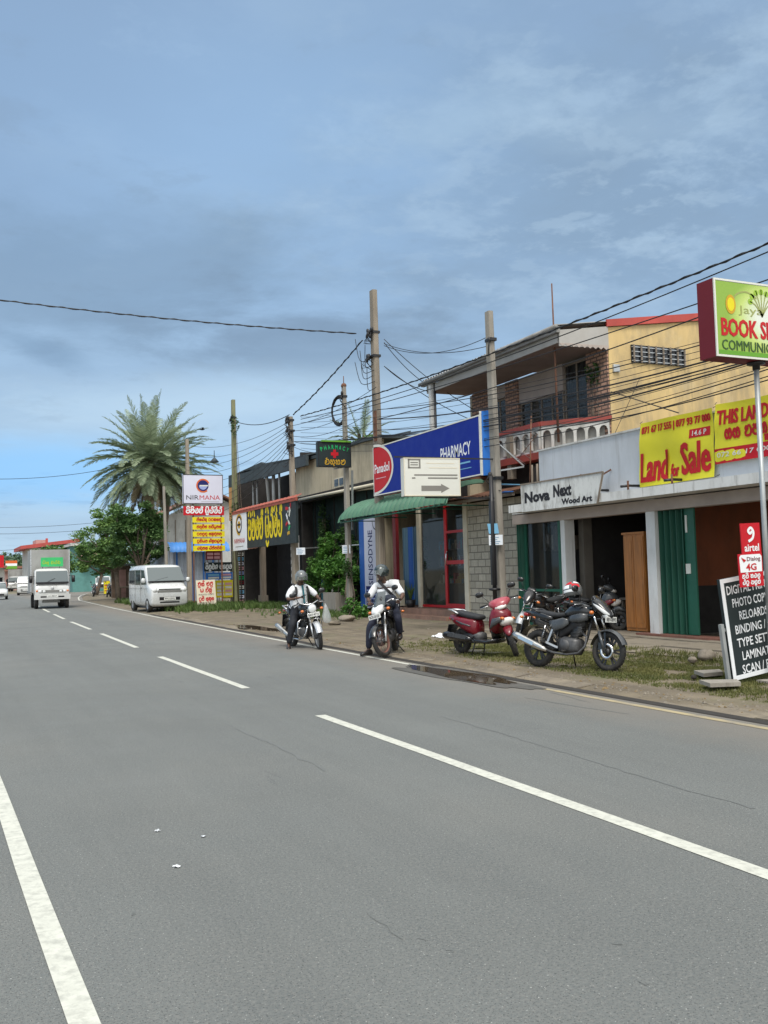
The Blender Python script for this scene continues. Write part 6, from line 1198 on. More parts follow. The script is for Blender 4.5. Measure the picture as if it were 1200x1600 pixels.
def person(label, loc, rot, J, trouser, helmet, visor_up, look):
    """J: joints in the machine's frame (x ahead, y left, z up)"""
    t = thing('person', label, 'person', loc, None, rot=rot); V = Vector; J = {k: V(v) for k, v in J.items()}
    hd = J['head']; Rm = Matrix.Rotation(look[0], 3, 'Z') @ Matrix.Rotation(look[1], 3, 'Y'); fwd = Rm @ V((1, 0, 0)); hup = Rm @ V((0, 0, 1)); lef = Rm @ V((0, 1, 0))
    nd = {'pelvis': (J['pelvis'], (.15, .11)), 'spine': (J['pelvis'].lerp(J['chest'], .5), (.145, .105)), 'chest': (J['chest'], (.125, .08)), 'neck': (J['neck'], .056), 'jaw': (hd-hup*.06+fwd*.02, (.065, .07)), 'skull': (hd+hup*.035, (.08, .092)), 'crown': (hd+hup*.10, (.055, .06)), 'nose': (hd-hup*.015+fwd*.098, .013), 'chin': (hd-hup*.10+fwd*.055, .03)}
    ed = [('pelvis', 'spine'), ('spine', 'chest'), ('chest', 'neck'), ('neck', 'jaw'), ('jaw', 'skull'), ('skull', 'crown'), ('skull', 'nose'), ('jaw', 'chin')]
    for s, k in ((1, 'l'), (-1, 'r')):
        nd[k+'sh'] = (J[k+'sh'], .062); nd[k+'el'] = (J[k+'el'], .043); nd[k+'fo'] = (J[k+'el'].lerp(J[k+'wr'], .45), .038); nd[k+'wr'] = (J[k+'wr'], .027); ed += [('chest', k+'sh'), (k+'sh', k+'el'), (k+'el', k+'fo'), (k+'fo', k+'wr')]
        hand_nodes(nd, ed, k+'wr', J[k+'tip'], s, k, .75, V((0, 0, -1)) if k == 'l' or 'rpalm' not in J else J['rpalm'])
        nd[k+'hip'] = (J[k+'hip'], .10); nd[k+'th'] = (J[k+'hip'].lerp(J[k+'kn'], .5), .082); nd[k+'kn_'] = (J[k+'kn'], .060); nd[k+'ca'] = (J[k+'kn'].lerp(J[k+'an'], .35), .055); nd[k+'an_'] = (J[k+'an'], .036); nd[k+'toe'] = (J[k+'toe'], .032)
        ed += [('pelvis', k+'hip'), (k+'hip', k+'th'), (k+'th', k+'kn_'), (k+'kn_', k+'ca'), (k+'ca', k+'an_'), (k+'an_', k+'toe')]
    skinned('body', nd, ed, 'skin', t, 2, 'pelvis')
    # clothes
    sh = {'waist': (J['pelvis']+V((0, 0, .02)), (.185, .145)), 'belly': (J['pelvis'].lerp(J['chest'], .42)+V((.03, 0, 0)), (.205, .175)), 'chest': (J['chest']+V((.01, 0, 0)), (.205, .155)), 'yoke': (J['chest'].lerp(J['neck'], .68), (.15, .10)), 'collar': (J['neck'].lerp(J['chest'], .12), (.075, .07))}
    se = [('waist', 'belly'), ('belly', 'chest'), ('chest', 'yoke'), ('yoke', 'collar')]
    for k in 'lr':
        sh[k+'s'] = (J[k+'sh']+V((0, 0, -.005)), .094); sh[k+'m'] = (J[k+'sh'].lerp(J[k+'el'], .5), .076); sh[k+'c'] = (J[k+'sh'].lerp(J[k+'el'], .96), .068); se += [('yoke', k+'s'), (k+'s', k+'m'), (k+'m', k+'c')]
    skinned('shirt', sh, se, 'shirt', t, 2, 'belly')
    tr = {'hips': (J['pelvis']-V((0, 0, .03)), (.17, .14))}; te = []
    for k in 'lr':
        tr[k+'h'] = (J[k+'hip'], .118); tr[k+'t'] = (J[k+'hip'].lerp(J[k+'kn'], .5), .100); tr[k+'k'] = (J[k+'kn'], .080); tr[k+'c'] = (J[k+'kn'].lerp(J[k+'an'], .45), .074); tr[k+'a'] = (J[k+'kn'].lerp(J[k+'an'], .95), .064); te += [('hips', k+'h'), (k+'h', k+'t'), (k+'t', k+'k'), (k+'k', k+'c'), (k+'c', k+'a')]
    skinned('trousers', tr, te, trouser, t, 2, 'hips')
    for k in 'lr':
        a, c = J[k+'an'], J[k+'toe']; d = (c-a); d.z = 0; d.normalize(); s_ = V((-d.y, d.x, 0)); z0 = min(a.z, c.z)-.045
        b = MB(); b.X = Matrix(((d.x, s_.x, 0, a.x), (d.y, s_.y, 0, a.y), (0, 0, 1, z0), (0, 0, 0, 1)))
        b.loft([((-.075, 0, .045), .030, .040, 3), ((-.05, 0, .055), .042, .055, 3), ((.03, 0, .058), .046, .058, 3), ((.10, 0, .042), .050, .042, 3), ((.17, 0, .032), .046, .032, 2.6), ((.215, 0, .024), .022, .022, 2.4)], 'shoe', 14); b.build('shoe', t)
    for s in (-1, 1):
        b = MB(); b.ball(hd+hup*.022+fwd*.082+lef*(.032*s), .014, 'eye', 8, 6); b.ball(hd+hup*.022+fwd*.092+lef*(.032*s), .007, 'hair', 6, 5); b.build('eye', t)
    b = MB(); q = hd-hup*.055+fwd*.088; b.tube([q-lef*.028, q+fwd*.006, q+lef*.028], .006, 'hair', 5); b.build('moustache' if helmet == 'helmet_grey' else 'mouth', t)
    # helmet: shell with an open face, padded rim and a visor
    b = MB(); X = Matrix(((fwd.x, lef.x, hup.x, hd.x), (fwd.y, lef.y, hup.y, hd.y), (fwd.z, lef.z, hup.z, hd.z+.0), (0, 0, 0, 1))); b.X = X; n, k = 36, 20
    full = helmet == 'helmet_dark'; low = 2.25 if full else 1.95
    def inside(th_, ph): x_ = math.sin(th_)*math.cos(ph); z_ = math.cos(th_); return x_ > .45 and z_ < (.30 if full else .38) and (z_ > -.62 if full else True)
    for rr, mm_ in ((1.0, helmet), (.93, 'strap')):
        vs = [(rr*.155*math.sin(low*i/k)*math.cos(2*PI*j/n), rr*.132*math.sin(low*i/k)*math.sin(2*PI*j/n), .045+rr*.145*math.cos(low*i/k)) for i in range(k+1) for j in range(n)]
        fs = [(i*n+j, (i+1)*n+j, (i+1)*n+(j+1) % n, i*n+(j+1) % n) for i in range(k) for j in range(n) if not inside(low*(i+.5)/k, 2*PI*(j+.5)/n)]; b.add(vs, fs, mm_, True)
    b.tube([(.155*math.sin(low)*math.cos(a), .132*math.sin(low)*math.sin(a), .045+.145*math.cos(low)) for a in [R(60)+R(240)*i/20 for i in range(21)]], .008, 'strap', 6)
    ho = b.build('helmet', t)
    v = MB(); v.X = X @ (Matrix.Rotation(R(-38 if visor_up else 0), 4, 'Y')); v.grid(lambda u, w_: (.172*math.cos(R(lerp(-75, 75, u)))*math.sqrt(max(.05, 1-(lerp(-.09, .07, w_)/.165)**2)), .148*math.sin(R(lerp(-75, 75, u))), .02+lerp(-.09, .07, w_)), 16, 6, 'visor' if not (full) else 'visor'); v.build('visor', ho)
    b = MB(); b.X = X; b.tube([(.02, .10, -.06), (.04, .06, -.125), (.05, 0, -.14), (.04, -.06, -.125), (.02, -.10, -.06)], .008, 'strap', 5); b.build('chin_strap', ho)
    return t
J1 = dict(pelvis=(-.20, 0, .92), chest=(-.14, 0, 1.27), neck=(-.10, 0, 1.42), head=(-.02, -.0, 1.54), lsh=(-.12, .20, 1.345), rsh=(-.12, -.20, 1.345), lel=(.02, .36, 1.12), lwr=(.20, .33, 1.05), ltip=(.30, .30, 1.03), rel=(-.05, -.34, 1.10), rwr=(.14, -.17, 1.13), rtip=(.24, -.08, 1.15), lhip=(-.16, .10, .88), rhip=(-.16, -.10, .88), lkn=(.22, .24, .70), lan=(.0, .24, .36), ltoe=(.13, .25, .32), rkn=(.06, -.30, .56), ran=(-.06, -.36, .11), rtoe=(.07, -.42, .06))
r1rot = (.03, 0, R1th); p1 = person('man in a white shirt and grey helmet sitting astride, looking down at a phone', R1loc, r1rot, J1, 'trouser', 'helmet_grey', True, (-.25, .42))
J2 = dict(pelvis=(-.24, 0, .93), chest=(-.16, -.02, 1.28), neck=(-.12, -.03, 1.43), head=(-.08, -.05, 1.56), lsh=(-.12, .19, 1.35), rsh=(-.20, -.20, 1.35), lel=(.03, .36, 1.12), lwr=(.22, .34, 1.04), ltip=(.31, .31, 1.02), rel=(-.10, -.36, 1.10), rwr=(.10, -.30, 1.02), rtip=(.19, -.28, 1.01), lhip=(-.18, .10, .88), rhip=(-.18, -.10, .88), lkn=(.20, .26, .70), lan=(-.02, .24, .36), ltoe=(.11, .25, .32), rkn=(.22, -.30, .55), ran=(.16, -.37, .11), rtoe=(.27, -.45, .06))
r2rot = (.05, 0, R2th); p2 = person('man in white shirt and dark helmet astride, turned towards the other rider', R2loc, r2rot, J2, 'trouser_navy', 'helmet_dark', True, (-1.05, .08))
# what they wear and carry
def local(loc, rot, v): return Matrix.Translation(Vector(loc)) @ Matrix.Rotation(rot[2], 4, 'Z') @ Matrix.Rotation(rot[0], 4, 'X') @ Vector(v)
def carried(name, lab, cat, loc, rot, fn):
    t = thing(name, lab, cat, loc, None, rot=rot); fn(t)
def pack(t, J, m, strapm):
    b = MB(); c = Vector(J['chest']); b.loft([((c.x-.17, 0, c.z-.28), .12, .05, 4), ((c.x-.22, 0, c.z-.12), .16, .16, 4), ((c.x-.28, 0, c.z-.08), .15, .18, 4), ((c.x-.32, 0, c.z-.06), .11, .15, 4)], m, 14); b.build('bag_body', t)
    for s in (-1, 1): b = MB(); b.grid(lambda u, v: tuple(Vector(smooth2([(c.x-.18, s*.11, c.z+.05), (c.x-.08, s*.14, c.z+.175), (c.x+.10, s*.135, c.z+.10), (c.x+.165, s*.15, c.z-.05), (c.x+.10, s*.19, c.z-.20)])[min(16, int(round(u*16)))])+Vector((0, (v-.5)*.055, 0))), 16, 1, strapm); b.build('shoulder_strap', t)
carried('backpack', 'black backpack with wide straps on the back of the rider using his phone', 'backpack', R1loc, r1rot, lambda t: pack(t, J1, 'bag_dark', 'strap'))
def sling(t):
    c = Vector(J2['chest']); b = MB(); b.loft([((.16, .10, 1.0), .06, .09, 3), ((.08, .10, 1.02), .13, .13, 3), ((-.02, .08, 1.02), .13, .12, 3), ((-.08, .08, 1.0), .08, .08, 3)], 'bag_dark', 14); b.build('bag_body', t)
    b = MB(); P = smooth2([(c.x-.05, .17, c.z-.22), (c.x+.14, .12, c.z-.12), (c.x+.16, 0, c.z+.02), (c.x+.10, -.11, c.z+.14), (c.x-.04, -.15, c.z+.17)]); b.grid(lambda u, v: tuple(Vector(P[min(len(P)-1, int(round(u*(len(P)-1))))])+Vector((0, (v-.5)*.05, (v-.5)*.03))), len(P)-1, 1, 'strap'); b.build('shoulder_strap', t)
carried('sling_bag', 'dark navy sling bag on the front of the rider in the dark helmet', 'bag', R2loc, r2rot, sling)
def phone(t):
    b = MB(); b.bar((.22, -.13, 1.15), (.29, -.06, 1.19), .07, .010, 's_ink', (-.5, -.3, .8)); b.build('phone_body', t)
carried('phone', 'dark mobile phone held by the rider in the grey helmet', 'phone', R1loc, r1rot, phone)
def lany(t):
    c = Vector(J1['chest']); b = MB(); b.grid(lambda u, v: (c.x+.155+.02*math.sin(u*3)-.03*(1-u)+.02*u, .02+(v-.5)*.045, lerp(c.z+.12, c.z-.30, u)), 10, 1, 'lanyard'); b.build('ribbon', t)
carried('necktie', 'teal tie hanging down the white shirt of the rider using his phone', 'tie', R1loc, r1rot, lany)
def cbag(t):
    b = MB(); b.loft([((.50, .30, .98), .012, .012, 2), ((.50, .31, .88), .04, .05, 2.4), ((.49, .32, .72), .07, .10, 2.4), ((.49, .33, .60), .06, .10, 2.4), ((.49, .33, .56), .03, .05, 2.2)], 'bag_clear', 14, 'z'); b.build('bag_skin', t)
carried('plastic_bag', 'translucent plastic bag hanging from the handlebar of the first rider', 'bag', R1loc, r1rot, cbag)
# helmet hung on the mirror of the parked black motorcycle
hp = local(BL_loc, (-.10, 0, BL_th), (.10, -.16, 1.19)); t = thing('helmet', 'grey helmet with red and white flashes hung on the mirror of the parked black motorcycle', 'helmet', hp, None, rot=(.15, .25, BL_th+PI*.95))
mat('helmet_shell', (.10, .105, .105), .25, .1, 5, coat=.8); b = MB(); n, k = 36, 18
def hin(i, j): th_, ph = 2.2*(i+.5)/k, 2*PI*(j+.5)/n; return math.sin(th_)*math.cos(ph) > .5 and -.55 < math.cos(th_) < .28
for rr, mm_ in ((1, 'helmet_shell'), (.93, 'strap')):
    vs = [(rr*.16*math.sin(2.2*i/k)*math.cos(2*PI*j/n), rr*.135*math.sin(2.2*i/k)*math.sin(2*PI*j/n), rr*.15*math.cos(2.2*i/k)) for i in range(k+1) for j in range(n)]; b.add(vs, [(i*n+j, (i+1)*n+j, (i+1)*n+(j+1) % n, i*n+(j+1) % n) for i in range(k) for j in range(n) if not hin(i, j)], mm_, True)
ho = b.build('shell', t)
b = MB()
def hpt(th_, ph, e=1.01): return (e*.16*math.sin(th_)*math.cos(ph), e*.135*math.sin(th_)*math.sin(ph), e*.15*math.cos(th_))
for (t0, t1, p0, p1_, m_) in ((.35, .9, 1.0, 2.2, 's_red'), (.95, 1.35, .9, 1.9, 's_white'), (.35, .8, 2.5, 3.6, 's_white'), (.9, 1.3, 2.2, 3.1, 's_red'), (.35, .9, -2.2, -1.0, 's_red'), (.95, 1.35, -1.9, -.9, 's_white'), (1.5, 1.75, .9, 2.4, 's_white')): b.grid(lambda u, v: hpt(lerp(t0, t1, u)+.1*v, lerp(p0, p1_, v)), 6, 10, m_)
b.build('flash', ho)
v = MB(); v.grid(lambda u, w_: hpt(lerp(1.25, 2.05, w_), lerp(-1.0, 1.0, u), 1.04), 14, 6, 'screen_smoke'); v.build('visor', t)
b = MB(); b.tube([(.0, .1, -.1), (.02, .07, -.2), (.03, -.0, -.24), (.02, -.07, -.2), (0, -.1, -.1)], .009, 'strap', 5); b.build('chin_strap', t)
# litter, rocks, slabs on the verge
b = MB(); r = random.Random(5); q = G(690, 994, .09); b.grid(lambda u, v: (q.x+(u-.5)*.28, q.y+(v-.5)*.5, .07+.07*abs(mnoise.noise((u*4, v*4, 1)))+.06*math.sin(u*PI)*math.sin(v*PI)), 12, 12, 's_white'); tag(b.build('plastic_litter'), 'crumpled white plastic litter lying by the pharmacy step', 'litter')
r = random.Random(44); vs = []; fs = []; g = [MB(), None]
mat('pebble', (.19, .165, .13), .9, .35, 40); mat('dead_leaf', (.16, .11, .05), .85, .4, 20)
for i in range(2600):
    y = r.uniform(5, 45)**1; y = 5+(y-5)*r.random(); x = r.choice([r.gauss(7.95, .18), r.uniform(7.8, 13.2)])+bend(y); s_ = r.uniform(.006, .022)*(1 if r.random() < .93 else 2.2); z = vz(x, y)
    if x-bend(y) < 7.66: continue
    a = r.uniform(0, 6.28); c_, q_ = math.cos(a)*s_, math.sin(a)*s_; k = r.uniform(.6, 1.3)
    g[0].add([(x+c_, y+q_, z), (x-q_*k, y+c_*k, z), (x-c_, y-q_, z), (x+q_*k, y-c_*k, z), (x+c_*.2, y+q_*.3, z+s_*r.uniform(.5, 1.0))], [(0, 1, 4), (1, 2, 4), (2, 3, 4), (3, 0, 4)], 'pebble' if r.random() < .8 else 'dead_leaf')
g[0].build('gravel', kind='stuff')
for px, py, s_, lab in ((275, 1355, .035, 'larger white paper scrap lying on the asphalt near the left edge line'), (318, 1308, .02, 'small white paper scrap lying on the asphalt, right of the others'), (246, 1299, .028, 'flat white paper scrap lying on the asphalt, farthest from the camera')):
    p = G(px, py); b = MB(); b.grid(lambda u, v: (p.x+(u-.5)*s_*.9+.01*math.sin(v*9+px), p.y+(v-.5)*s_*1.1+.01*math.sin(u*7+py), .006+.012*abs(mnoise.noise((u*3+px, v*3, 2)))), 5, 5, 's_white'); tag(b.build('paper_scrap'), lab, 'litter', 'paper scraps on the road')
def rock(lab, p, s, sd, m='concrete'):
    b = MB(); b.ball((0, 0, 0), 1, m, 14, 10); b.v = [((x*s[0]*(1+.35*mnoise.noise((x*1.5, y*1.5, z*1.5+sd)))+p.x), (y*s[1]*(1+.35*mnoise.noise((x*1.5+5, y*1.5, z*1.5+sd)))+p.y), (z*s[2]*(1+.3*mnoise.noise((x*1.5, y*1.5+9, z*1.5+sd)))+p.z+s[2]*.6)) for x, y, z in b.v]; tag(b.build('rock'), lab, 'rock', 'stones lying on the verge')
rock('largest pale stone lying at the edge of the broken paving', G(1105, 1030, .1), (.16, .13, .10), 1); rock('small stone beside the larger one at the edge of the broken paving', G(1082, 1034, .1), (.07, .07, .05), 2); rock('dark pebble on the grass left of the black board', G(1084, 1060, .08), (.04, .04, .03), 3, 'gap')
rock('pale rubble lump below the concrete block by the slim pole', G(541, 970, .08), (.26, .30, .12), 4); rock('brown rubble lump lying behind the first rider', G(522, 976, .07), (.2, .15, .07), 5, 'kerb')
for a_, c_, lab in (((1100, 1058), (1130, 1055), 'thin broken concrete slab lying behind the black board'), ((1110, 1074), (1158, 1072), 'thin broken concrete slab lying at the foot of the black board')):
    p, q = G(*a_, .09), G(*c_, .09); b = MB(); b.prism([p, q, q+Vector((.18, .25, 0)), p+Vector((.1, .3, .01))], (0, 0, .05), 'concrete_grey'); tag(b.build('concrete_slab'), lab, 'slab', 'broken slabs by the board')

# ------------------------------------------------------------------ vans, truck, cars
def carwheel(parent, c, r, w, m='alloy_light'):
    b = MB(); b.lathe([(r*.62, -w/2), (r*.92, -w/2), (r, -w*.36), (r, w*.36), (r*.92, w/2), (r*.62, w/2), (r*.62, -w/2)], c, 'rubber', 28); wo = b.build('wheel', parent)
    q = MB(); q.lathe([(0, -w*.30), (r*.2, -w*.36), (r*.55, -w*.28), (r*.63, -w*.46), (r*.63, w*.46), (r*.55, w*.28), (r*.2, w*.36), (0, w*.30)], c, m, 22); q.build('rim', wo)
def van(name, label, loc, th, s, paint, cat='van', plate='PH-5592', detail=True, group=None):
    t = thing(name, label, cat, loc, group, rot=(0, 0, th)); W2 = .80*s; P = lambda *a: tuple(x*s for x in a)
    sec = [(-1.72, .30, 1.55, .92), (-1.70, .26, 1.80, .97), (-1.60, .22, 1.90, 1), (-1.0, .20, 1.93, 1), (0, .20, 1.93, 1), (.72, .20, 1.90, 1), (.84, .20, 1.84, .99), (1.22, .21, 1.22, .98), (1.30, .21, 1.14, .98), (1.60, .22, 1.00, .96), (1.68, .26, .92, .92), (1.71, .32, .72, .88)]
    b = MB(); b.loft([((x*s, 0, (z0+z1)/2*s), W2*k, (z1-z0)/2*s, 7) for x, z0, z1, k in sec], paint, 40); b.build('body', t)
    b = MB(); b.quad(P(.868, -.70, 1.79), P(.868, .70, 1.79), P(1.235, .755, 1.235), P(1.235, -.755, 1.235), 'auto_glass'); b.v = [(x+.03*s, y, z+.018*s) for x, y, z in b.v]
    wn = b.build('windscreen', t)
    b = MB(); b.bar(P(1.245, -.45, 1.27), P(1.16, .1, 1.40), .02, .02, 'black_plastic'); b.bar(P(1.268, -.76, 1.22), P(1.268, .76, 1.22), .05*s, .05*s, 'black_plastic'); b.build('wiper', wn)
    for sd in (-1, 1):
        y = W2*1.004*sd
        for x0, x1 in ((-1.55, -.62), (-.55, .28)):
            b = MB(); b.add([(x0*s, y, 1.10*s), (x1*s, y, 1.10*s), (x1*s, y*.992, 1.72*s), (x0*s, y*.992, 1.72*s)], [(0, 1, 2, 3)], 'auto_glass_dark'); b.build('window', t)
        b = MB(); b.add([(.36*s, y, 1.10*s), (1.10*s, y, 1.12*s), (.78*s, y*.992, 1.70*s), (.36*s, y*.992, 1.72*s)], [(0, 1, 2, 3)], 'auto_glass_dark'); b.build('window', t)
        b = MB(); b.bar((1.12*s, y, 1.22*s), (1.18*s, y*1.12, 1.26*s), .03*s, .03*s, 'black_plastic'); b.loft([(P(1.14, sd*.93, 1.28), .08*s, .10*s, 3), (P(1.20, sd*.93, 1.28), .085*s, .10*s, 3), (P(1.24, sd*.93, 1.28), .05*s, .06*s, 3)], paint, 12); b.build('mirror', t)
        b = MB(); b.loft([(P(1.50, sd*.62, .93), .05*s, .09*s, 2.6), (P(1.64, sd*.62, .90), .13*s, .105*s, 2.6), (P(1.70, sd*.60, .86), .09*s, .07*s, 2.4)], 'lens', 14); b.build('headlight', t)
        b = MB(); b.bar((.30*s, y*1.003, .35*s), (.30*s, y*1.003, 1.75*s), .012, .012, 'bumper_grey'); b.bar((-.58*s, y*1.003, .35*s), (-.58*s, y*1.003, 1.75*s), .012, .012, 'bumper_grey'); b.bar((.36*s, y*1.01, .98*s), (.50*s, y*1.01, .98*s), .02, .03, 'black_plastic'); b.bar((-1.5*s, y*1.003, .95*s), (1.4*s, y*1.003, .95*s), .01, .012, 'bumper_grey'); b.build('door_seam', t)
    b = MB(); b.box(*P(1.66, 1.712), *P(-.45, .45), *P(.90, .93), 'chrome'); b.box(*P(1.68, 1.722), *P(-.42, .42), *P(.48, .60), 'black_plastic'); b.box(*P(1.68, 1.718), *P(-.50, .50), *P(.80, .87), 'bumper_grey'); b.box(*P(1.66, 1.716), *P(-.40, .40), *P(.36, .42), 'black_plastic'); b.build('grille', t)
    plate_on(t, Matrix.Identity(4), Vector(P(1.735, -.24, .47)), Vector((0, 1, 0)), UZ, .48*s, .12*s, plate)
    for x in (-1.12, 1.18):
        for sd in (-1, 1): carwheel(t, P(x, sd*.70, .29), .29*s, .17*s)
    if detail: b = MB(); b.box(*P(-1.6, 1.3), *P(-.6, .6), *P(.14, .22), 'black_plastic'); b.build('underbody', t)
    return t
def yaw_to(az): return math.atan2(-math.cos(R(az)), -math.sin(R(az)))
fc = G(262, 957); vth = yaw_to(-4.6); d = Vector((math.cos(vth), math.sin(vth), 0))
VL = fc-d*1.9; van('parked_van', 'silver van parked on the verge in front of the blue-roofed shed', (VL.x+.1, VL.y, .03), vth, 1.12, 'van_silver')
def truck(label, loc, th, sgn=True, s=1.0, group=None, boxm='box_white'):
    t = thing('box_truck', label, 'truck', loc, group, rot=(0, 0, th)); W2 = .90
    b = MB(); b.loft([((x*s, 0, (z0+z1)/2*s), W2*k*s, (z1-z0)/2*s, 7) for x, z0, z1, k in ((.55, .62, 1.98, .97), (.60, .58, 2.12, .99), (1.15, .55, 2.16, 1), (1.42, .55, 2.10, .99), (1.70, .55, 1.30, .99), (1.78, .55, 1.20, .98), (1.84, .58, 1.05, .95), (1.86, .62, .92, .93))], 'van_white', 40); b.build('cab', t)
    b = MB(); b.add([(1.50*s, -.80*s, 2.02*s), (1.50*s, .80*s, 2.02*s), (1.765*s, .84*s, 1.33*s), (1.765*s, -.84*s, 1.33*s)], [(0, 1, 2, 3)], 'auto_glass'); wn = b.build('windscreen', t)
    b = MB(); b.bar((1.785*s, -.84*s, 1.38*s), (1.785*s, .84*s, 1.38*s), .06*s, .10*s, 'black_plastic'); b.bar((1.78*s, -.4*s, 1.36*s), (1.66*s, .15*s, 1.62*s), .02, .02, 'black_plastic'); b.build('wiper', wn)
    b = MB(); b.box(1.84*s, 1.885*s, -.55*s, .55*s, .88*s, 1.0*s, 'bumper_grey'); b.text('TOYOTA', Vector((1.887*s, -.25*s, 1.18*s)), Vector((0, 1, 0)), UZ, 0, 0, .5*s, .07*s, 's_grey', .01); b.lathe([(.05, 0), (.08, 0), (.08, .02), (.05, .02)], (1.875*s, 0, 1.10*s), 'silver_trim', 18, 'x'); b.build('grille', t)
    for sd in (-1, 1):
        for k in (.62, .42): b = MB(); b.loft([((1.80*s, sd*k*s, .93*s), .085*s, .07*s, 3), ((1.875*s, sd*k*s, .93*s), .085*s, .07*s, 3), ((1.90*s, sd*k*s, .93*s), .05*s, .04*s, 3)], 'lens', 12); b.build('headlight', t)
        b = MB(); b.loft([((1.70*s, sd*.80*s, .95*s), .06*s, .07*s, 3), ((1.86*s, sd*.78*s, .95*s), .05*s, .06*s, 3)], 'lens_amber', 10); b.build('indicator', t)
        b = MB(); b.bar((1.62*s, sd*.88*s, 1.75*s), (1.72*s, sd*1.06*s, 1.72*s), .025, .025, 'black_plastic'); b.loft([((1.70*s, sd*1.08*s, 1.58*s), .09*s, .19*s, 5), ((1.76*s, sd*1.08*s, 1.58*s), .09*s, .19*s, 5)], 'black_plastic', 14); b.build('mirror', t)
        b = MB(); b.add([(.75*s, sd*.905*s, 1.32*s), (1.52*s, sd*.905*s, 1.32*s), (1.34*s, sd*.90*s, 1.98*s), (.75*s, sd*.90*s, 1.98*s)], [(0, 1, 2, 3)], 'auto_glass_dark'); b.build('window', t)
        b = MB(); b.box(1.865*s, 1.893*s, sd*.60*s, sd*.30*s, .60*s, .68*s, 'black_plastic'); b.build('bumper_slot', t)
        carwheel(t, (1.15*s, sd*.78*s, .36*s), .36*s, .20*s); carwheel(t, (-1.35*s, sd*.72*s, .36*s), .36*s, .34*s)
    b = MB(); b.box(1.70*s, 1.89*s, -.92*s, .92*s, .50*s, .76*s, 'van_white'); b.build('bumper', t); plate_on(t, Matrix.Identity(4), Vector((1.90*s, -.26*s, .62*s)), Vector((0, 1, 0)), UZ, .52*s, .12*s, 'LK-8837')
    b = MB(); b.box(-2.5*s, .45*s, -1.0*s, 1.0*s, .85*s, 3.2*s, boxm)
    for sd in (-1, 1): b.box(-2.52*s, .47*s, sd*1.0*s-.03, sd*1.0*s+.03, .82*s, .92*s, 'bumper_grey'); b.box(.43*s, .47*s, sd*1.0*s-.03, sd*1.0*s+.03, .92*s, 3.2*s, 'silver_trim')
    b.build('cargo_box', t); b = MB(); b.box(-2.4*s, 1.5*s, -.45*s, .45*s, .45*s, .84*s, 'black_plastic'); b.box(1.4*s, 1.6*s, -.5*s, .4*s, .32*s, .44*s, 'bumper_grey'); b.build('chassis', t)
    if sgn:
        O = Vector((.95*s, -.52*s, 2.26*s)); b = MB(); board(b, O, Vector((0, 1, 0)), UZ, 1.15*s, .50*s, 's_bgreen', .04); b.strokes(rsin(80, 5), O, Vector((0, 1, 0)), UZ, .1, .1, .95, .24, .035, 's_lime'); b.bar(O+Vector((-.02, .1, 0)), O+Vector((-.02, .1, -.18)), .03, .03, 'black_plastic'); b.bar(O+Vector((-.02, 1.0, 0)), O+Vector((-.02, 1.0, -.18)), .03, .03, 'black_plastic'); b.build('roof_sign', t)
    return t
tk = G(83, 951); tth = yaw_to(1.0); truck('white box truck with a green sign over its cab driving towards the camera', (tk.x, tk.y+1.9, 0), tth, True, 1.04)
TG = 'vehicles far down the road'
van('van', 'small white van following behind the truck on the left', (G(42, 930).x, G(42, 930).y+1.5, 0), yaw_to(6), 1.05, 'van_white', plate='PA-1287', group=TG)
truck('white lorry waiting far off beyond the small white van', (G(27, 924).x, G(27, 924).y+3, 0), yaw_to(10), False, 1.0, TG)
def car(label, loc, th, paint, group=None):
    t = thing('car', label, 'car', loc, group, rot=(0, 0, th)); b = MB()
    b.loft([((x, 0, (z0+z1)/2), .82*k, (z1-z0)/2, 5) for x, z0, z1, k in ((-2.0, .35, .80, .9), (-1.9, .25, .95, .97), (-1.0, .22, 1.0, 1), (.9, .22, .98, 1), (1.85, .25, .80, .95), (2.0, .35, .62, .88))], paint, 30); b.build('body', t)
    b = MB(); b.loft([((x, 0, (.9+z1)/2), .74*k, (z1-.9)/2, 5) for x, z1, k in ((-1.6, 1.0, .95), (-1.0, 1.42, .9), (.1, 1.46, .9), (.35, 1.40, .92), (1.05, .98, .98))], 'auto_glass', 26); b.build('windows', t)
    b = MB(); b.loft([((x, 0, z), .66*k, .03, 5) for x, z, k in ((-1.05, 1.42, .95), (-.5, 1.475, 1), (.1, 1.47, 1), (.3, 1.43, .95))], paint, 20); b.build('roof', t)
    for sd in (-1, 1):
        b = MB(); b.ball((1.88, sd*.60, .66), (.10, .16, .08), 'lens', 10, 6); b.build('headlight', t)
        for x in (-1.25, 1.25): carwheel(t, (x, sd*.72, .30), .30, .18)
    b = MB(); b.box(1.98, 2.02, -.5, .5, .35, .5, 'black_plastic'); b.build('grille', t)
car('dark green car with a pale bonnet coming round the bend beside the truck', (G(131, 921).x, 118, 0), yaw_to(25), 'car_green', TG); car('white car cut off by the left edge of the photo', (AY(-2, 930, 88).x, 90, 0), yaw_to(2), 'van_white', TG)
GM = 'motorbikes parked far along the verge'
for i, (px, py, az_, lab) in enumerate(((170, 934, 20, 'dark motorbike parked in front of the roadside stall, nearest of the far ones'), (146, 933, 10, 'dark motorbike parked beside the yellow board far down the verge'), (190, 932, -40, 'dark motorbike half hidden between the stall and the silver van'))):
    q = G(px, py); motorcycle(lab, (q.x, q.y, .03), yaw_to(az_), -.1, .1, dict(body='bike_black', acc=None, wheel='alloy', lamp='cowl', cowl='bike_black', dark_bar=1), GM)
q = G(161, 926); t = thing('jeep', 'small pale boxy jeep parked behind the yellow board', 'jeep', (q.x, q.y, 0), TG, rot=(0, 0, yaw_to(10)))
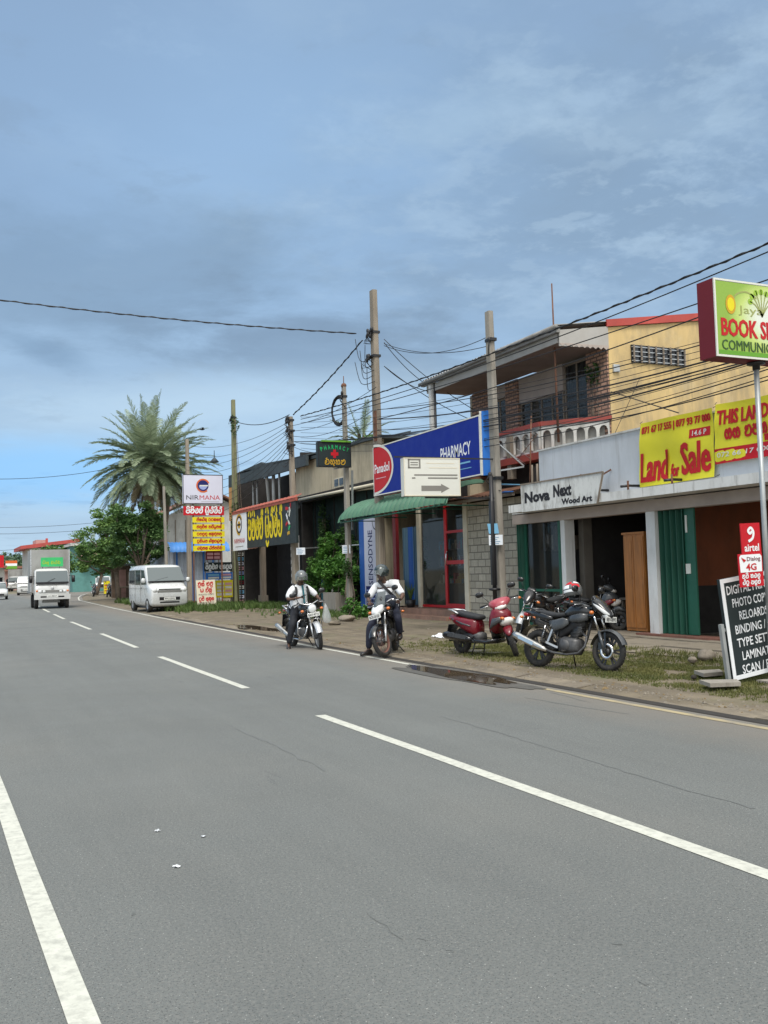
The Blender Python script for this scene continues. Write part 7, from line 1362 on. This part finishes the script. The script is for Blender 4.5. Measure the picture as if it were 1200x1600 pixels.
b = MB(); b.loft([((x, 0, (z0+z1)/2), .78, (z1-z0)/2, 8) for x, z0, z1 in ((-1.6, .5, 1.75), (.35, .5, 1.8), (.4, .5, 1.78), (.6, .5, 1.1), (1.6, .5, 1.02))], 'van_white', 26); b.build('body', t)
b = MB(); b.add([(.46, -.66, 1.70), (.46, .66, 1.70), (.62, .70, 1.14), (.62, -.70, 1.14)], [(0, 1, 2, 3)], 'auto_glass'); b.build('windscreen', t); b = MB(); b.box(1.58, 1.63, -.45, .45, .6, .95, 'black_plastic'); b.build('grille', t)
for sd in (-1, 1):
    b = MB(); b.ball((1.6, sd*.58, .85), (.06, .11, .11), 'lens', 10, 6); b.build('headlight', t)
    for x in (-1.0, 1.05): carwheel(t, (x, sd*.68, .34), .34, .2)
# ------------------------------------------------------------------ vegetation
leafmat('palm_leaf', (.13, .18, .10), (.38, .45, .29), .5, .5); leafmat('palm_dry', (.14, .11, .06), (.26, .22, .13), .6, .7)
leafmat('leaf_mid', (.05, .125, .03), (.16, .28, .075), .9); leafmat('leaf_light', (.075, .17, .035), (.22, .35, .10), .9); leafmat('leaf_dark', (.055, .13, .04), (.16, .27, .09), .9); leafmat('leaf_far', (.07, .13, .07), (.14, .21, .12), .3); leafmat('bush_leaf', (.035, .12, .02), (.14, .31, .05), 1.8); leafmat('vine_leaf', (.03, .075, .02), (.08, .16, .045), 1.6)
mat('bark', (.13, .10, .075), .95, .3, 5, bump=.8, bscale=18); mat('palm_bark', (.17, .13, .10), .95, .35, 4, bump=1, bscale=14, stretch=(1, 1, 3))
def palm(lab, base, crown, L_, nf, seed, tr=.26, dry=True):
    r = random.Random(seed); t = thing('palm_tree', lab, 'palm', base, 'palms by the road'); base, crown = Vector(base), Vector(crown)
    b = MB(); n = 14; pts = [base.lerp(crown, i/n)+Vector((.12*math.sin(i*.5+seed), 0, 0)) for i in range(n+1)]; b.tube(pts, [tr*(1.25-.35*i/n)*(1+.06*(i % 2)) for i in range(n+1)], 'palm_bark', 12)
    for i in range(60):                                    # old frond stubs
        k = r.uniform(.72, 1.0); a = r.uniform(0, 2*PI); p = base.lerp(crown, k); d = Vector((math.cos(a), math.sin(a), .9)); b.bar(p+d*.12, p+d*r.uniform(.35, .6), .09, .04, 'palm_bark')
    b.build('trunk', t)
    c = MB(); dmb = MB()
    for f in range(nf):
        k = f/nf; a = f*2.39996+r.uniform(-.25, .25); e = R(lerp(84, -50, k**.72))+r.uniform(-.12, .12); L2 = L_*r.uniform(.84, 1.10)*(1 if k < .8 else .85); dead = dry and k > .90
        P = []; p = crown+Vector((math.cos(a)*.15, math.sin(a)*.15, lerp(.25, -.35, k))); d = Vector((math.cos(a)*math.cos(e), math.sin(a)*math.cos(e), math.sin(e))); m = 12
        for i in range(m+1):
            P.append(p.copy()); p = p+d*(L2/m); d = (d+Vector((0, 0, -.035-.095*math.cos(e)*(i/m)))).normalized()
        q = dmb if dead else c; mm_ = 'palm_dry' if dead else 'palm_leaf'; q.tube(P, [.035*(1-.85*i/m) for i in range(m+1)], mm_, 4)
        nl = 44
        for i in range(nl):
            u = .14+.86*i/nl; x = u*m; j = min(m-1, int(x)); pp = P[j].lerp(P[j+1], x-j); dd = (P[j+1]-P[j]).normalized(); sd = dd.cross(Vector((0, 0, 1)))
            sd = sd.normalized() if sd.length > .05 else Vector((math.sin(a), -math.cos(a), 0)); nn_ = sd.cross(dd); ll = L2*.17*(math.sin(PI*min(1, .18+u*.82))**.6)*r.uniform(.85, 1.1)
            for s in (-1, 1):
                v = (dd*.72+sd*s*.72+nn_*r.uniform(.05, .42)+Vector((0, 0, -.14))).normalized(); w = .024*L_/4; tip = pp+v*ll+Vector((0, 0, -.10*ll)); wv = v.cross(nn_).normalized()*w
                q.add([pp-wv*.6, pp+wv*.6, pp+v*ll*.55+wv, tip, pp+v*ll*.55-wv], [(0, 1, 2, 3, 4)], mm_)
    cr = c.build('crown', t)
    if dmb.v: dmb.build('dead_fronds', t)
    b = MB()
    for i in range(40): a = r.uniform(0, 6.28); p = crown+Vector((math.cos(a)*.3, math.sin(a)*.3, -.3)); b.tube([p, p+Vector((math.cos(a)*.35, math.sin(a)*.35, -.3)), p+Vector((math.cos(a)*.45, math.sin(a)*.45, -.9))], [.02, .015, .01], 'palm_dry', 4)
    b.build('flower_stalks', t); return t
def leaves(mb, pts, size, m, r, flat=.35):
    for p in pts:
        s = size*r.uniform(.6, 1.35); a = r.uniform(0, 2*PI); e = r.uniform(-.9, .5); d = Vector((math.cos(a)*math.cos(e), math.sin(a)*math.cos(e), math.sin(e))); w = d.cross(Vector((r.uniform(-.6, .6), r.uniform(-.6, .6), 1))).normalized()*s*.30
        n_ = d.cross(w).normalized()*s*.08
        mb.add([p-d*s*.5, p+w+n_, p+d*s*.5, p-w+n_], [(0, 1, 2, 3)], m)
def clump_pts(c, rad, n, r, hollow=.55):
    out = []
    for _ in range(n):
        v = Vector((r.gauss(0, 1), r.gauss(0, 1), r.gauss(0, 1))).normalized(); k = r.uniform(hollow, 1)**.7; out.append(Vector(c)+Vector((v.x*rad[0]*k, v.y*rad[1]*k, v.z*rad[2]*k)))
    return out
def tree(lab, base, blobs, n, size, m, seed, cat='tree', name='tree', tr=.16, group=None, twig=True):
    """blobs: (offset from base, radius triple); leaves sit in sub-clumps spread through each blob"""
    r = random.Random(seed); t = thing(name, lab, cat, base, group); base = Vector(base); b = MB(); top = sum((Vector(o) for o, q in blobs), Vector())/len(blobs); fork = Vector((top.x*.5, top.y*.5, top.z*.45))
    b.tube([base, base+fork*.5+Vector((.05, .08, 0)), base+fork], [tr*1.25, tr, tr*.85], 'bark', 9)
    for o, q in blobs: o = Vector(o); b.tube([base+fork, base+fork.lerp(o, .5)+Vector((r.uniform(-.2, .2), r.uniform(-.2, .2), .15)), base+o, base+o+Vector((r.uniform(-1, 1)*q[0]*.6, 0, q[2]*.6))], [tr*.6, tr*.4, tr*.22, tr*.08], 'bark', 6)
    b.build('trunk', t); c = MB(); tot = sum(q[0]*q[1]*q[2] for o, q in blobs)**1
    for o, q in blobs:
        k = max(6, int(22*(q[0]*q[1]*q[2]/tot)**.6)+5); per = int(n*(q[0]*q[1]*q[2]/tot)/k)+4
        for cc in clump_pts(base+Vector(o), q, k, r, .45):
            s = r.uniform(.26, .5); leaves(c, clump_pts(cc, (q[0]*s, q[1]*s, q[2]*s*.75), per, r, .1), size, m, r)
    c.build('crown', t); return t
cp = AY(232, 722, 62); bs = AY(228, 935, 62); palm('tall feathery palm with a thick trunk, the larger of the pair', (bs.x, 62, 0), cp, 4.3, 118, 3, .26)
cp2 = AY(262, 735, 65.5); palm('smaller palm close behind the tall one on its right', (AY(247, 935, 65.5).x, 65.5, 0), cp2, 3.7, 56, 9, .2)
b1 = AY(222, 930, 60); tree('dark bushy tree standing under the tall palm', (b1.x, 60, 0), [((-.2, 0, 4.4), (1.5, 1.3, 1.2)), ((1.0, .4, 3.8), (1.1, 1.2, 1.2)), ((-1.5, -.3, 5.0), (1.1, 1, .9)), ((.6, 0, 5.6), (1.0, 1, .8)), ((-.8, .2, 3.2), (1.3, 1.1, .9)), ((.5, 0, 2.6), (1.3, 1, .8))], 9000, .22, 'leaf_dark', 21, group='roadside trees by the palm')
b1 = AY(185, 930, 70); tree('bright mid-green tree left of the palm, hanging over the stall', (b1.x, 70, 0), [((0, 0, 4.8), (2.0, 1.6, 1.4)), ((-1.6, 0, 4.0), (1.5, 1.3, 1.3)), ((1.6, 0, 3.7), (1.5, 1.2, 1.2)), ((.3, .4, 6.1), (1.4, 1, .9)), ((-1.1, 0, 5.6), (1.2, 1.1, .8)), ((-2.5, .2, 2.9), (1.2, 1, 1.0)), ((-.6, 0, 3.0), (1.8, 1, .8)), ((1.6, 0, 5.4), (1.2, 1, .9))], 12000, .23, 'leaf_light', 22, group='roadside trees by the palm')
b1 = AY(150, 925, 92); tree('green roadside tree farther off, nearest to the truck', (b1.x, 92, 0), [((0, 0, 4.6), (2.2, 2, 1.7)), ((-1.3, 0, 3.2), (1.6, 1.5, 1.3)), ((1.9, 0, 6.2), (2.0, 1.5, 1.5)), ((1.5, 0, 3), (1.8, 1.5, 1.4)), ((3.2, 0, 4.8), (1.6, 1.5, 1.8))], 9000, .30, 'leaf_mid', 23, group='roadside trees by the palm')
b1 = AY(250, 930, 74); tree('dark leafy tree between the palm trunks and the white upper wall', (b1.x, 74, 0), [((0, 0, 5.2), (1.6, 1.5, 1.8)), ((.8, 0, 3.2), (1.3, 1.2, 1.3)), ((-1, 0, 3.6), (1.4, 1.2, 1.3))], 6000, .25, 'leaf_dark', 24, group='roadside trees by the palm')
b1 = AY(138, 930, 125); palm('far slender palm peeping out beside the roadside trees', (b1.x, 125, 0), AY(140, 868, 125), 3.2, 30, 14, .2, False)
q = AY(628, 700, 42); tree('rounded green tree top showing over the blue pharmacy sign', (q.x, 42, 0), [((-.9, 0, q.z+.1), (1.3, 1.2, .65)), ((.6, 0, q.z+.05), (1.3, 1.2, .6))], 2600, .2, 'leaf_mid', 31)
q = AY(566, 700, 44); palm('palm top showing over the beige building beside the thick pole', (q.x, 44, 0), (q.x, 44, q.z+.35), 1.9, 26, 18, .16)
# bush, vines and weeds in front of the netted building
def leafmass(name, lab, cat, blobs, n, size, m, seed, group=None, stems=True):
    r = random.Random(seed); o0 = Vector(blobs[0][0]); t = thing(name, lab, cat, (o0.x, o0.y, 0), group); c = MB(); tot = sum(q[0]*q[1]*q[2] for o, q in blobs)
    for o, q in blobs:
        for cc in clump_pts(o, q, 26, r, .35): leaves(c, clump_pts(cc, (q[0]*.38, q[1]*.3, q[2]*.3), int(n*q[0]*q[1]*q[2]/tot/26)+3, r, .1), size, m, r)
    c.build('foliage', t); b = MB()
    for o, q in blobs:
        for i in range(4): b.tube([(o[0]+r.uniform(-.2, .2), o[1]+r.uniform(-.4, .4)*q[1], .0), (o[0]+r.uniform(-.3, .3), o[1]+r.uniform(-.6, .6)*q[1], o[2]*.5), (o[0], o[1]+r.uniform(-.6, .6)*q[1], o[2]+q[2]*.5)], [.03, .02, .008], 'bark', 5)
    b.build('stem', t)
leafmass('bush', 'broad bright green bush growing against the netted front', 'bush', [((14.0, 35.8, 1.85), (.6, 1.8, .8)), ((13.9, 34.6, 1.6), (.6, 1.2, .8)), ((14.1, 37.2, 1.5), (.5, 1.2, .9)), ((14.0, 34.8, 1.1), (.5, 1.8, .7)), ((14.2, 36.2, 2.7), (.45, 1.0, .5)), ((14.0, 38.2, 1.3), (.4, .8, .8))], 12500, .15, 'bush_leaf', 41)
leafmass('climbing_vine', 'climbing vine hanging in a column down the netted front beside the crowded pole', 'vine', [((14.6, 38.2, 3.2), (.25, .45, 1.4)), ((14.6, 38.3, 1.9), (.3, .6, .8)), ((14.5, 35.6, 2.9), (.25, .7, .6)), ((14.6, 34.6, 2.4), (.25, 1.0, .5))], 2600, .15, 'vine_leaf', 42)
leafmass('weed_plant', 'leafy weed growing at the foot of the slim pole', 'plant', [((12.7, 30.6, .35), (.35, .55, .35)), ((12.9, 30.0, .25), (.3, .5, .25))], 900, .13, 'bush_leaf', 43)
leafmass('climbing_vine', 'thin vine creeping around the slim pole below its paper notice', 'vine', [((12.9, 31.3, 1.75), (.2, .22, .35))], 160, .11, 'vine_leaf', 44)
leafmass('climbing_vine', 'tuft of vine clinging to the brick corner of the house', 'vine', [((15.9, 21.0, 6.75), (.12, .3, .35))], 240, .09, 'vine_leaf', 45)
leafmass('shrub', 'green shrub glimpsed inside the pharmacy side opening', 'shrub', [((15.6, 31.0, 2.3), (.3, .5, .8))], 500, .14, 'bush_leaf', 46)
leafmass('climbing_vine', 'scraggly creeper near the top of the mossy pole', 'vine', [((13.0, 45.9, 9.0), (.2, .45, .55)), ((13.0, 46.0, 4.6), (.25, .3, .8))], 260, .13, 'vine_leaf', 47)

# ------------------------------------------------------------------ buildings and stalls beyond the printing shop
mat('shed_wall', (.36, .40, .46), .6, .1, 2, dirt=.35); mat('shed_blue', (.03, .14, .40), .5, .1, 2); mat('blue_awning', (.06, .22, .56), .55, .1, 1.5); mat('stall_wood', (.12, .085, .06), .9, .3, 3); mat('far_white', (.58, .58, .56), .85, .08, .6, dirt=.4); mat('far_red', (.42, .07, .06), .7, .15, 1); mat('far_teal', (.10, .25, .23), .8, .2, 1); mat('far_pink', (.45, .27, .24), .8, .2, 1)
Ys = 58.0; a = AY(268, 935, Ys); c = AY(352, 935, Ys); x0, x1 = a.x, c.x; zt = AY(268, 860, Ys).z
t = thing('tin_shed', 'grey corrugated shed with blue trims and a blue arched awning', 'shed', ((x0+x1)/2, Ys, 0))
b = MB(); b.grid(lambda u, v: (lerp(x0, x1, u), Ys+.5+.025*math.sin(u*70), lerp(0, zt, v)), 220, 1, 'shed_wall'); b.grid(lambda u, v: (x0, lerp(Ys+.5, Ys+8, u), lerp(0, zt, v)), 1, 1, 'shed_wall'); b.build('wall', t)
for k in (0.12, .36, .42, .62, .8): b = MB(); b.box(lerp(x0, x1, k), lerp(x0, x1, k)+.10, Ys+.44, Ys+.47, 0, zt, 'shed_blue'); b.build('blue_strip', t)
b = MB(); b.grid(lambda u, v: (lerp(x0-.15, x1+.2, u), Ys-.5+1.0*(1-math.cos(v*PI/2)), zt-.12+.62*math.sin(v*PI/2)+.015*math.sin(u*90)), 240, 8, 'blue_awning'); b.build('awning_sheet', t)
Yw = 68; p0, p1, p2, p3 = AY(262, 855, Yw), AY(330, 855, Yw), AY(330, 770, Yw), AY(262, 800, Yw)
t = thing('building', 'whitewashed two-storey building with a tiled roof edge behind the logo tower', 'building', (p0.x+2, Yw, 0))
b = MB(); b.box(p0.x, p1.x+3, Yw, Yw+10, 0, AY(262, 805, Yw).z, 'far_white'); b.build('wall', t)
b = MB(); z = AY(262, 806, Yw).z; b.prism([(p0.x-.5, Yw-.6, z), (p0.x-.5, Yw+10, z), (p0.x+3.2, Yw+10, z+1.7), (p0.x+3.2, Yw-.6, z+1.7)], (0, 0, .12), 'tile_roof'); b.prism([(p0.x+3.2, Yw-.6, z+1.7), (p0.x+3.2, Yw+10, z+1.7), (p0.x+7, Yw+10, z), (p0.x+7, Yw-.6, z)], (0, 0, .12), 'tile_roof'); b.prism([(p0.x, Yw+.05, z), (p0.x+6.4, Yw+.05, z), (p0.x+3.2, Yw+.05, z+1.6)], (0, .2, 0), 'far_white'); b.build('roof', t)
for px in (274, 290, 306): q = AY(px, 850, Yw-.03); b = MB(); b.box(q.x, q.x+.05, Yw-.04, Yw-.002, 3.6, 5.6, 'grey_wood'); b.build('downpipe', t)
b = MB(); b.box(p0.x+.4, p1.x, Yw-.5, Yw-.02, 3.35, 3.5, 'tile_roof'); b.build('ledge', t)
q0, q1 = AY(183, 935, 74), AY(214, 935, 74); t = thing('roadside_stall', 'ramshackle wooden roadside stall with a flat dark roof', 'stall', ((q0.x+q1.x)/2, 75, 0))
zt = AY(183, 884, 74).z
b = MB(); b.box(q0.x-.3, q1.x+.4, 73.3, 77, zt, zt+.12, 'dark_roof'); b.build('roof', t); b = MB(); b.box(q0.x, q1.x, 76.6, 76.8, 0, zt-.01, 'stall_wood'); b.build('wall', t); b = MB(); b.box(q0.x+.05, q0.x+.7, 74.2, 74.3, 0, zt-.3, 'far_pink'); b.build('poster', t)
for x in (q0.x, (q0.x+q1.x)/2, q1.x-.1): b = MB(); b.box(x, x+.1, 73.6, 73.7, 0, zt-.002, 'stall_wood'); b.build('post', t)
b = MB(); b.box(q0.x, q1.x+.3, 73.2, 74.0, .85, .95, 'grey_wood'); b.box(q0.x+.1, q0.x+.2, 73.3, 73.4, 0, .848, 'stall_wood'); b.box(q1.x-.2, q1.x-.1, 73.3, 73.4, 0, .848, 'stall_wood'); b.build('counter', t)
for i, (px0, px1, py0, py1, m_, lab) in enumerate(((162, 172, 910, 931, 's_yellow', 'yellow advertising board standing at the far verge'), (172.6, 178, 912, 930, 's_ivory', 'narrow white board beside the yellow one at the far verge'))):
    O, w, h = trect(px0, py0, px1, py1, Y=84); O.z = .25; b = MB(); board(b, O, UX, UZ, w, h, m_, .06, ('grey_wood', .03)); b.bar(O+Vector((.05, .1, -.3)), O+Vector((.05, .1, h)), .05, .05, 'grey_wood'); b.bar(O+Vector((w-.05, .1, -.3)), O+Vector((w-.05, .1, h)), .05, .05, 'grey_wood')
    for k in range(3): b.strokes([[(0, 0), (1, 0)]], O, UX, UZ, w*.15, h*(.25+.2*k), w*.7, .1, .08, 's_txtred' if i == 0 else 's_leaf')
    tag(b.build('advertising_board'), lab, 'sign', 'boards on the far verge')
Yf = 135; q0, q1 = AY(47, 905, Yf), AY(118, 905, Yf); zt = AY(80, 856, Yf).z
t = thing('building', 'far pale building behind the truck with a red roof edge and boxy upper part', 'building', ((q0.x+q1.x)/2, Yf, 0))
b = MB(); b.box(q0.x, q1.x, Yf, Yf+14, 0, zt, 'far_white'); b.build('wall', t); b = MB(); b.prism([(q0.x-1.2, Yf-.8, zt-.2), (q1.x+.6, Yf-.8, zt+.75), (q1.x+.6, Yf-.8, zt+1.2), (q0.x-1.2, Yf-.8, zt+.3)], (0, 14, 0), 'far_red'); b.build('roof', t)
u0, u1 = AY(57, 850, Yf), AY(76, 843, Yf); b = MB(); b.box(u0.x, u1.x, Yf+1, Yf+6, zt+.4, u1.z, 'far_pink'); b.box(u1.x-.3, u1.x, Yf+.9, Yf+.98, zt+.4, u1.z+.2, 'far_red'); b.build('upper_storey', t)
for k in range(3): b = MB(); b.box(lerp(q0.x, q1.x, .1+.3*k), lerp(q0.x, q1.x, .28+.3*k), Yf-.05, Yf-.01, 2.2, 4.0, 'glass_dark'); b.build('window', t)
q = AY(84, 905, 128); tree('round leafy tree in front of the far red-roofed building', (q.x, 128, 0), [((0, 0, 4.6), (2.4, 2, 1.2)), ((1.4, 0, 5.2), (1.4, 1.3, .8))], 1500, .4, 'leaf_mid', 51, group='far trees')
Yt2 = 118; q0, q1 = AY(118, 905, Yt2), AY(136, 905, Yt2); t = thing('building', 'far pink and teal building between the truck and the roadside trees', 'building', (q0.x+1, Yt2, 0)); b = MB(); b.box(q0.x, q1.x+3, Yt2+2.96, Yt2+12, 0, AY(120, 852, Yt2).z, 'far_teal'); b.build('wall', t); b = MB(); b.box(q0.x+.8, q1.x+3, Yt2+2.2, Yt2+2.95, 3.2, 5.0, 'far_pink'); b.build('balcony', t); b = MB(); b.box(q0.x-.3, q1.x+3, Yt2+2, Yt2+12, AY(120, 852, Yt2).z+.01, AY(120, 850, Yt2).z+.2, 'far_white'); b.build('roof', t)
for i, (px0, px1, py0, Y, m_, lab) in enumerate(((-14, 7, 888, 150, 'far_white', 'low far shop at the left edge below the red billboard'), (8, 26, 893, 165, 'far_pink', 'low far shop with a striped sign, left of the white lorry'), (27, 50, 888, 170, 'far_white', 'low far shop just behind the white lorry'))):
    q0, q1 = AY(px0, 905, Y), AY(px1, 905, Y); z = AY(px0, py0, Y).z; t = thing('building', lab, 'building', (q0.x, Y, 0), 'low shops far down the road')
    b = MB(); b.box(q0.x, q1.x, Y, Y+8, 0, z, m_); b.build('wall', t); b = MB(); b.box(q0.x-.3, q1.x+.3, Y-1.2, Y+8, z+.01, z+.35, 'tile_roof'); b.build('roof', t); b = MB(); b.box(lerp(q0.x, q1.x, .15), lerp(q0.x, q1.x, .85), Y-.05, Y-.01, .2, z*.6, 'glass_dark'); b.build('shopfront', t)
    if i == 1: b = MB(); O = Vector((q0.x, Y-1.3, z+.4)); board(b, O, UX, UZ, (q1.x-q0.x), 1.3, 's_orange', .1); patch_on(b, O, UX, UZ, 0, .45, q1.x-q0.x, .4, 's_white'); patch_on(b, O, UX, UZ, 0, 0, q1.x-q0.x, .45, 's_leaf', .006); b.build('sign_panel', t)
O, w, h = trect(-14, 868, 6, 887, Y=112); t = thing('billboard', 'red billboard on a post at the left edge of the photo', 'billboard', (O.x+1, 112, 0)); b = MB(); board(b, O, UX, UZ, w, h, 's_red', .15, ('s_txtred', .06)); b.build('panel', t); b = MB(); b.bar((O.x+w*.5, 112.3, 0), (O.x+w*.5, 112.3, O.z+h), .15, .15, 'steel'); b.build('post', t)
r = random.Random(77)
for i in range(9):
    px = -25+i*11+r.uniform(-3, 3); Y = 190+r.uniform(0, 40); q = AY(px, 905, Y); z = AY(px, 862+r.uniform(-5, 6), Y).z
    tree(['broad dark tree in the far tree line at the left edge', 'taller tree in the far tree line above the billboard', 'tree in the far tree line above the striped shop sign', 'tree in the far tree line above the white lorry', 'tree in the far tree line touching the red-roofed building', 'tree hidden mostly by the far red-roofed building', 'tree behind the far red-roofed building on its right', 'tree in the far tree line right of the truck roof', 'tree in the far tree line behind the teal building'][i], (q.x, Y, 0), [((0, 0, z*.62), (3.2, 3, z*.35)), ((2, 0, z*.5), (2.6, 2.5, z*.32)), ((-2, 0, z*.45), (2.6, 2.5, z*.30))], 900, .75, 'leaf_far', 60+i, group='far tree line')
b = MB(); r = random.Random(99); vs = []
for i in range(6500):                                       # the wood closing off the horizon reads as one mass
    a_ = r.uniform(-.35, 1.1); d_ = r.uniform(330, 420); x, y = d_*math.sin(a_), d_*math.cos(a_); z = r.uniform(0, 1)**.8*(9+3*mnoise.noise((x*.03, y*.03, 0))+2*mnoise.noise((x*.1, y*.1, 3))); vs.append(Vector((x, y, z)))
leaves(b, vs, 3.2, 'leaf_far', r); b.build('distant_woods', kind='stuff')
# small hanging lamp and a bird over the road
b = MB(); q = AX(335, 722, 13.0); b.lathe([(0, .25), (.06, .22), (.25, .0), (.2, -.02), (0, 0)], q, 'dark_roof', 14, 'z'); b.tube([q+Vector((0, 0, .22)), q+Vector((0, 0, .62))], .02, 'cable', 5); tag(b.build('hanging_lamp'), 'small dark lamp shade hanging from the wires above the logo tower', 'lamp')
t = thing('bird', 'small dark bird flying beside the palm crown', 'bird', AY(316, 671, 50)); q = AY(316, 671, 50)
b = MB(); b.X = Matrix.Translation(q); b.loft([((-.16, 0, 0), .01, .01, 2), ((-.06, 0, 0), .05, .045, 2), ((.05, 0, .005), .05, .05, 2), ((.11, 0, .02), .03, .03, 2), ((.15, 0, .02), .006, .006, 2)], 'cable', 10)
for s in (-1, 1): b.add([(.06, .02*s, .02), (-.05, .02*s, .02), (-.06, .16*s, .09), (-.02, .30*s, .06), (.05, .16*s, .10)], [(0, 1, 2, 3, 4)], 'cable')
b.build('body', t)
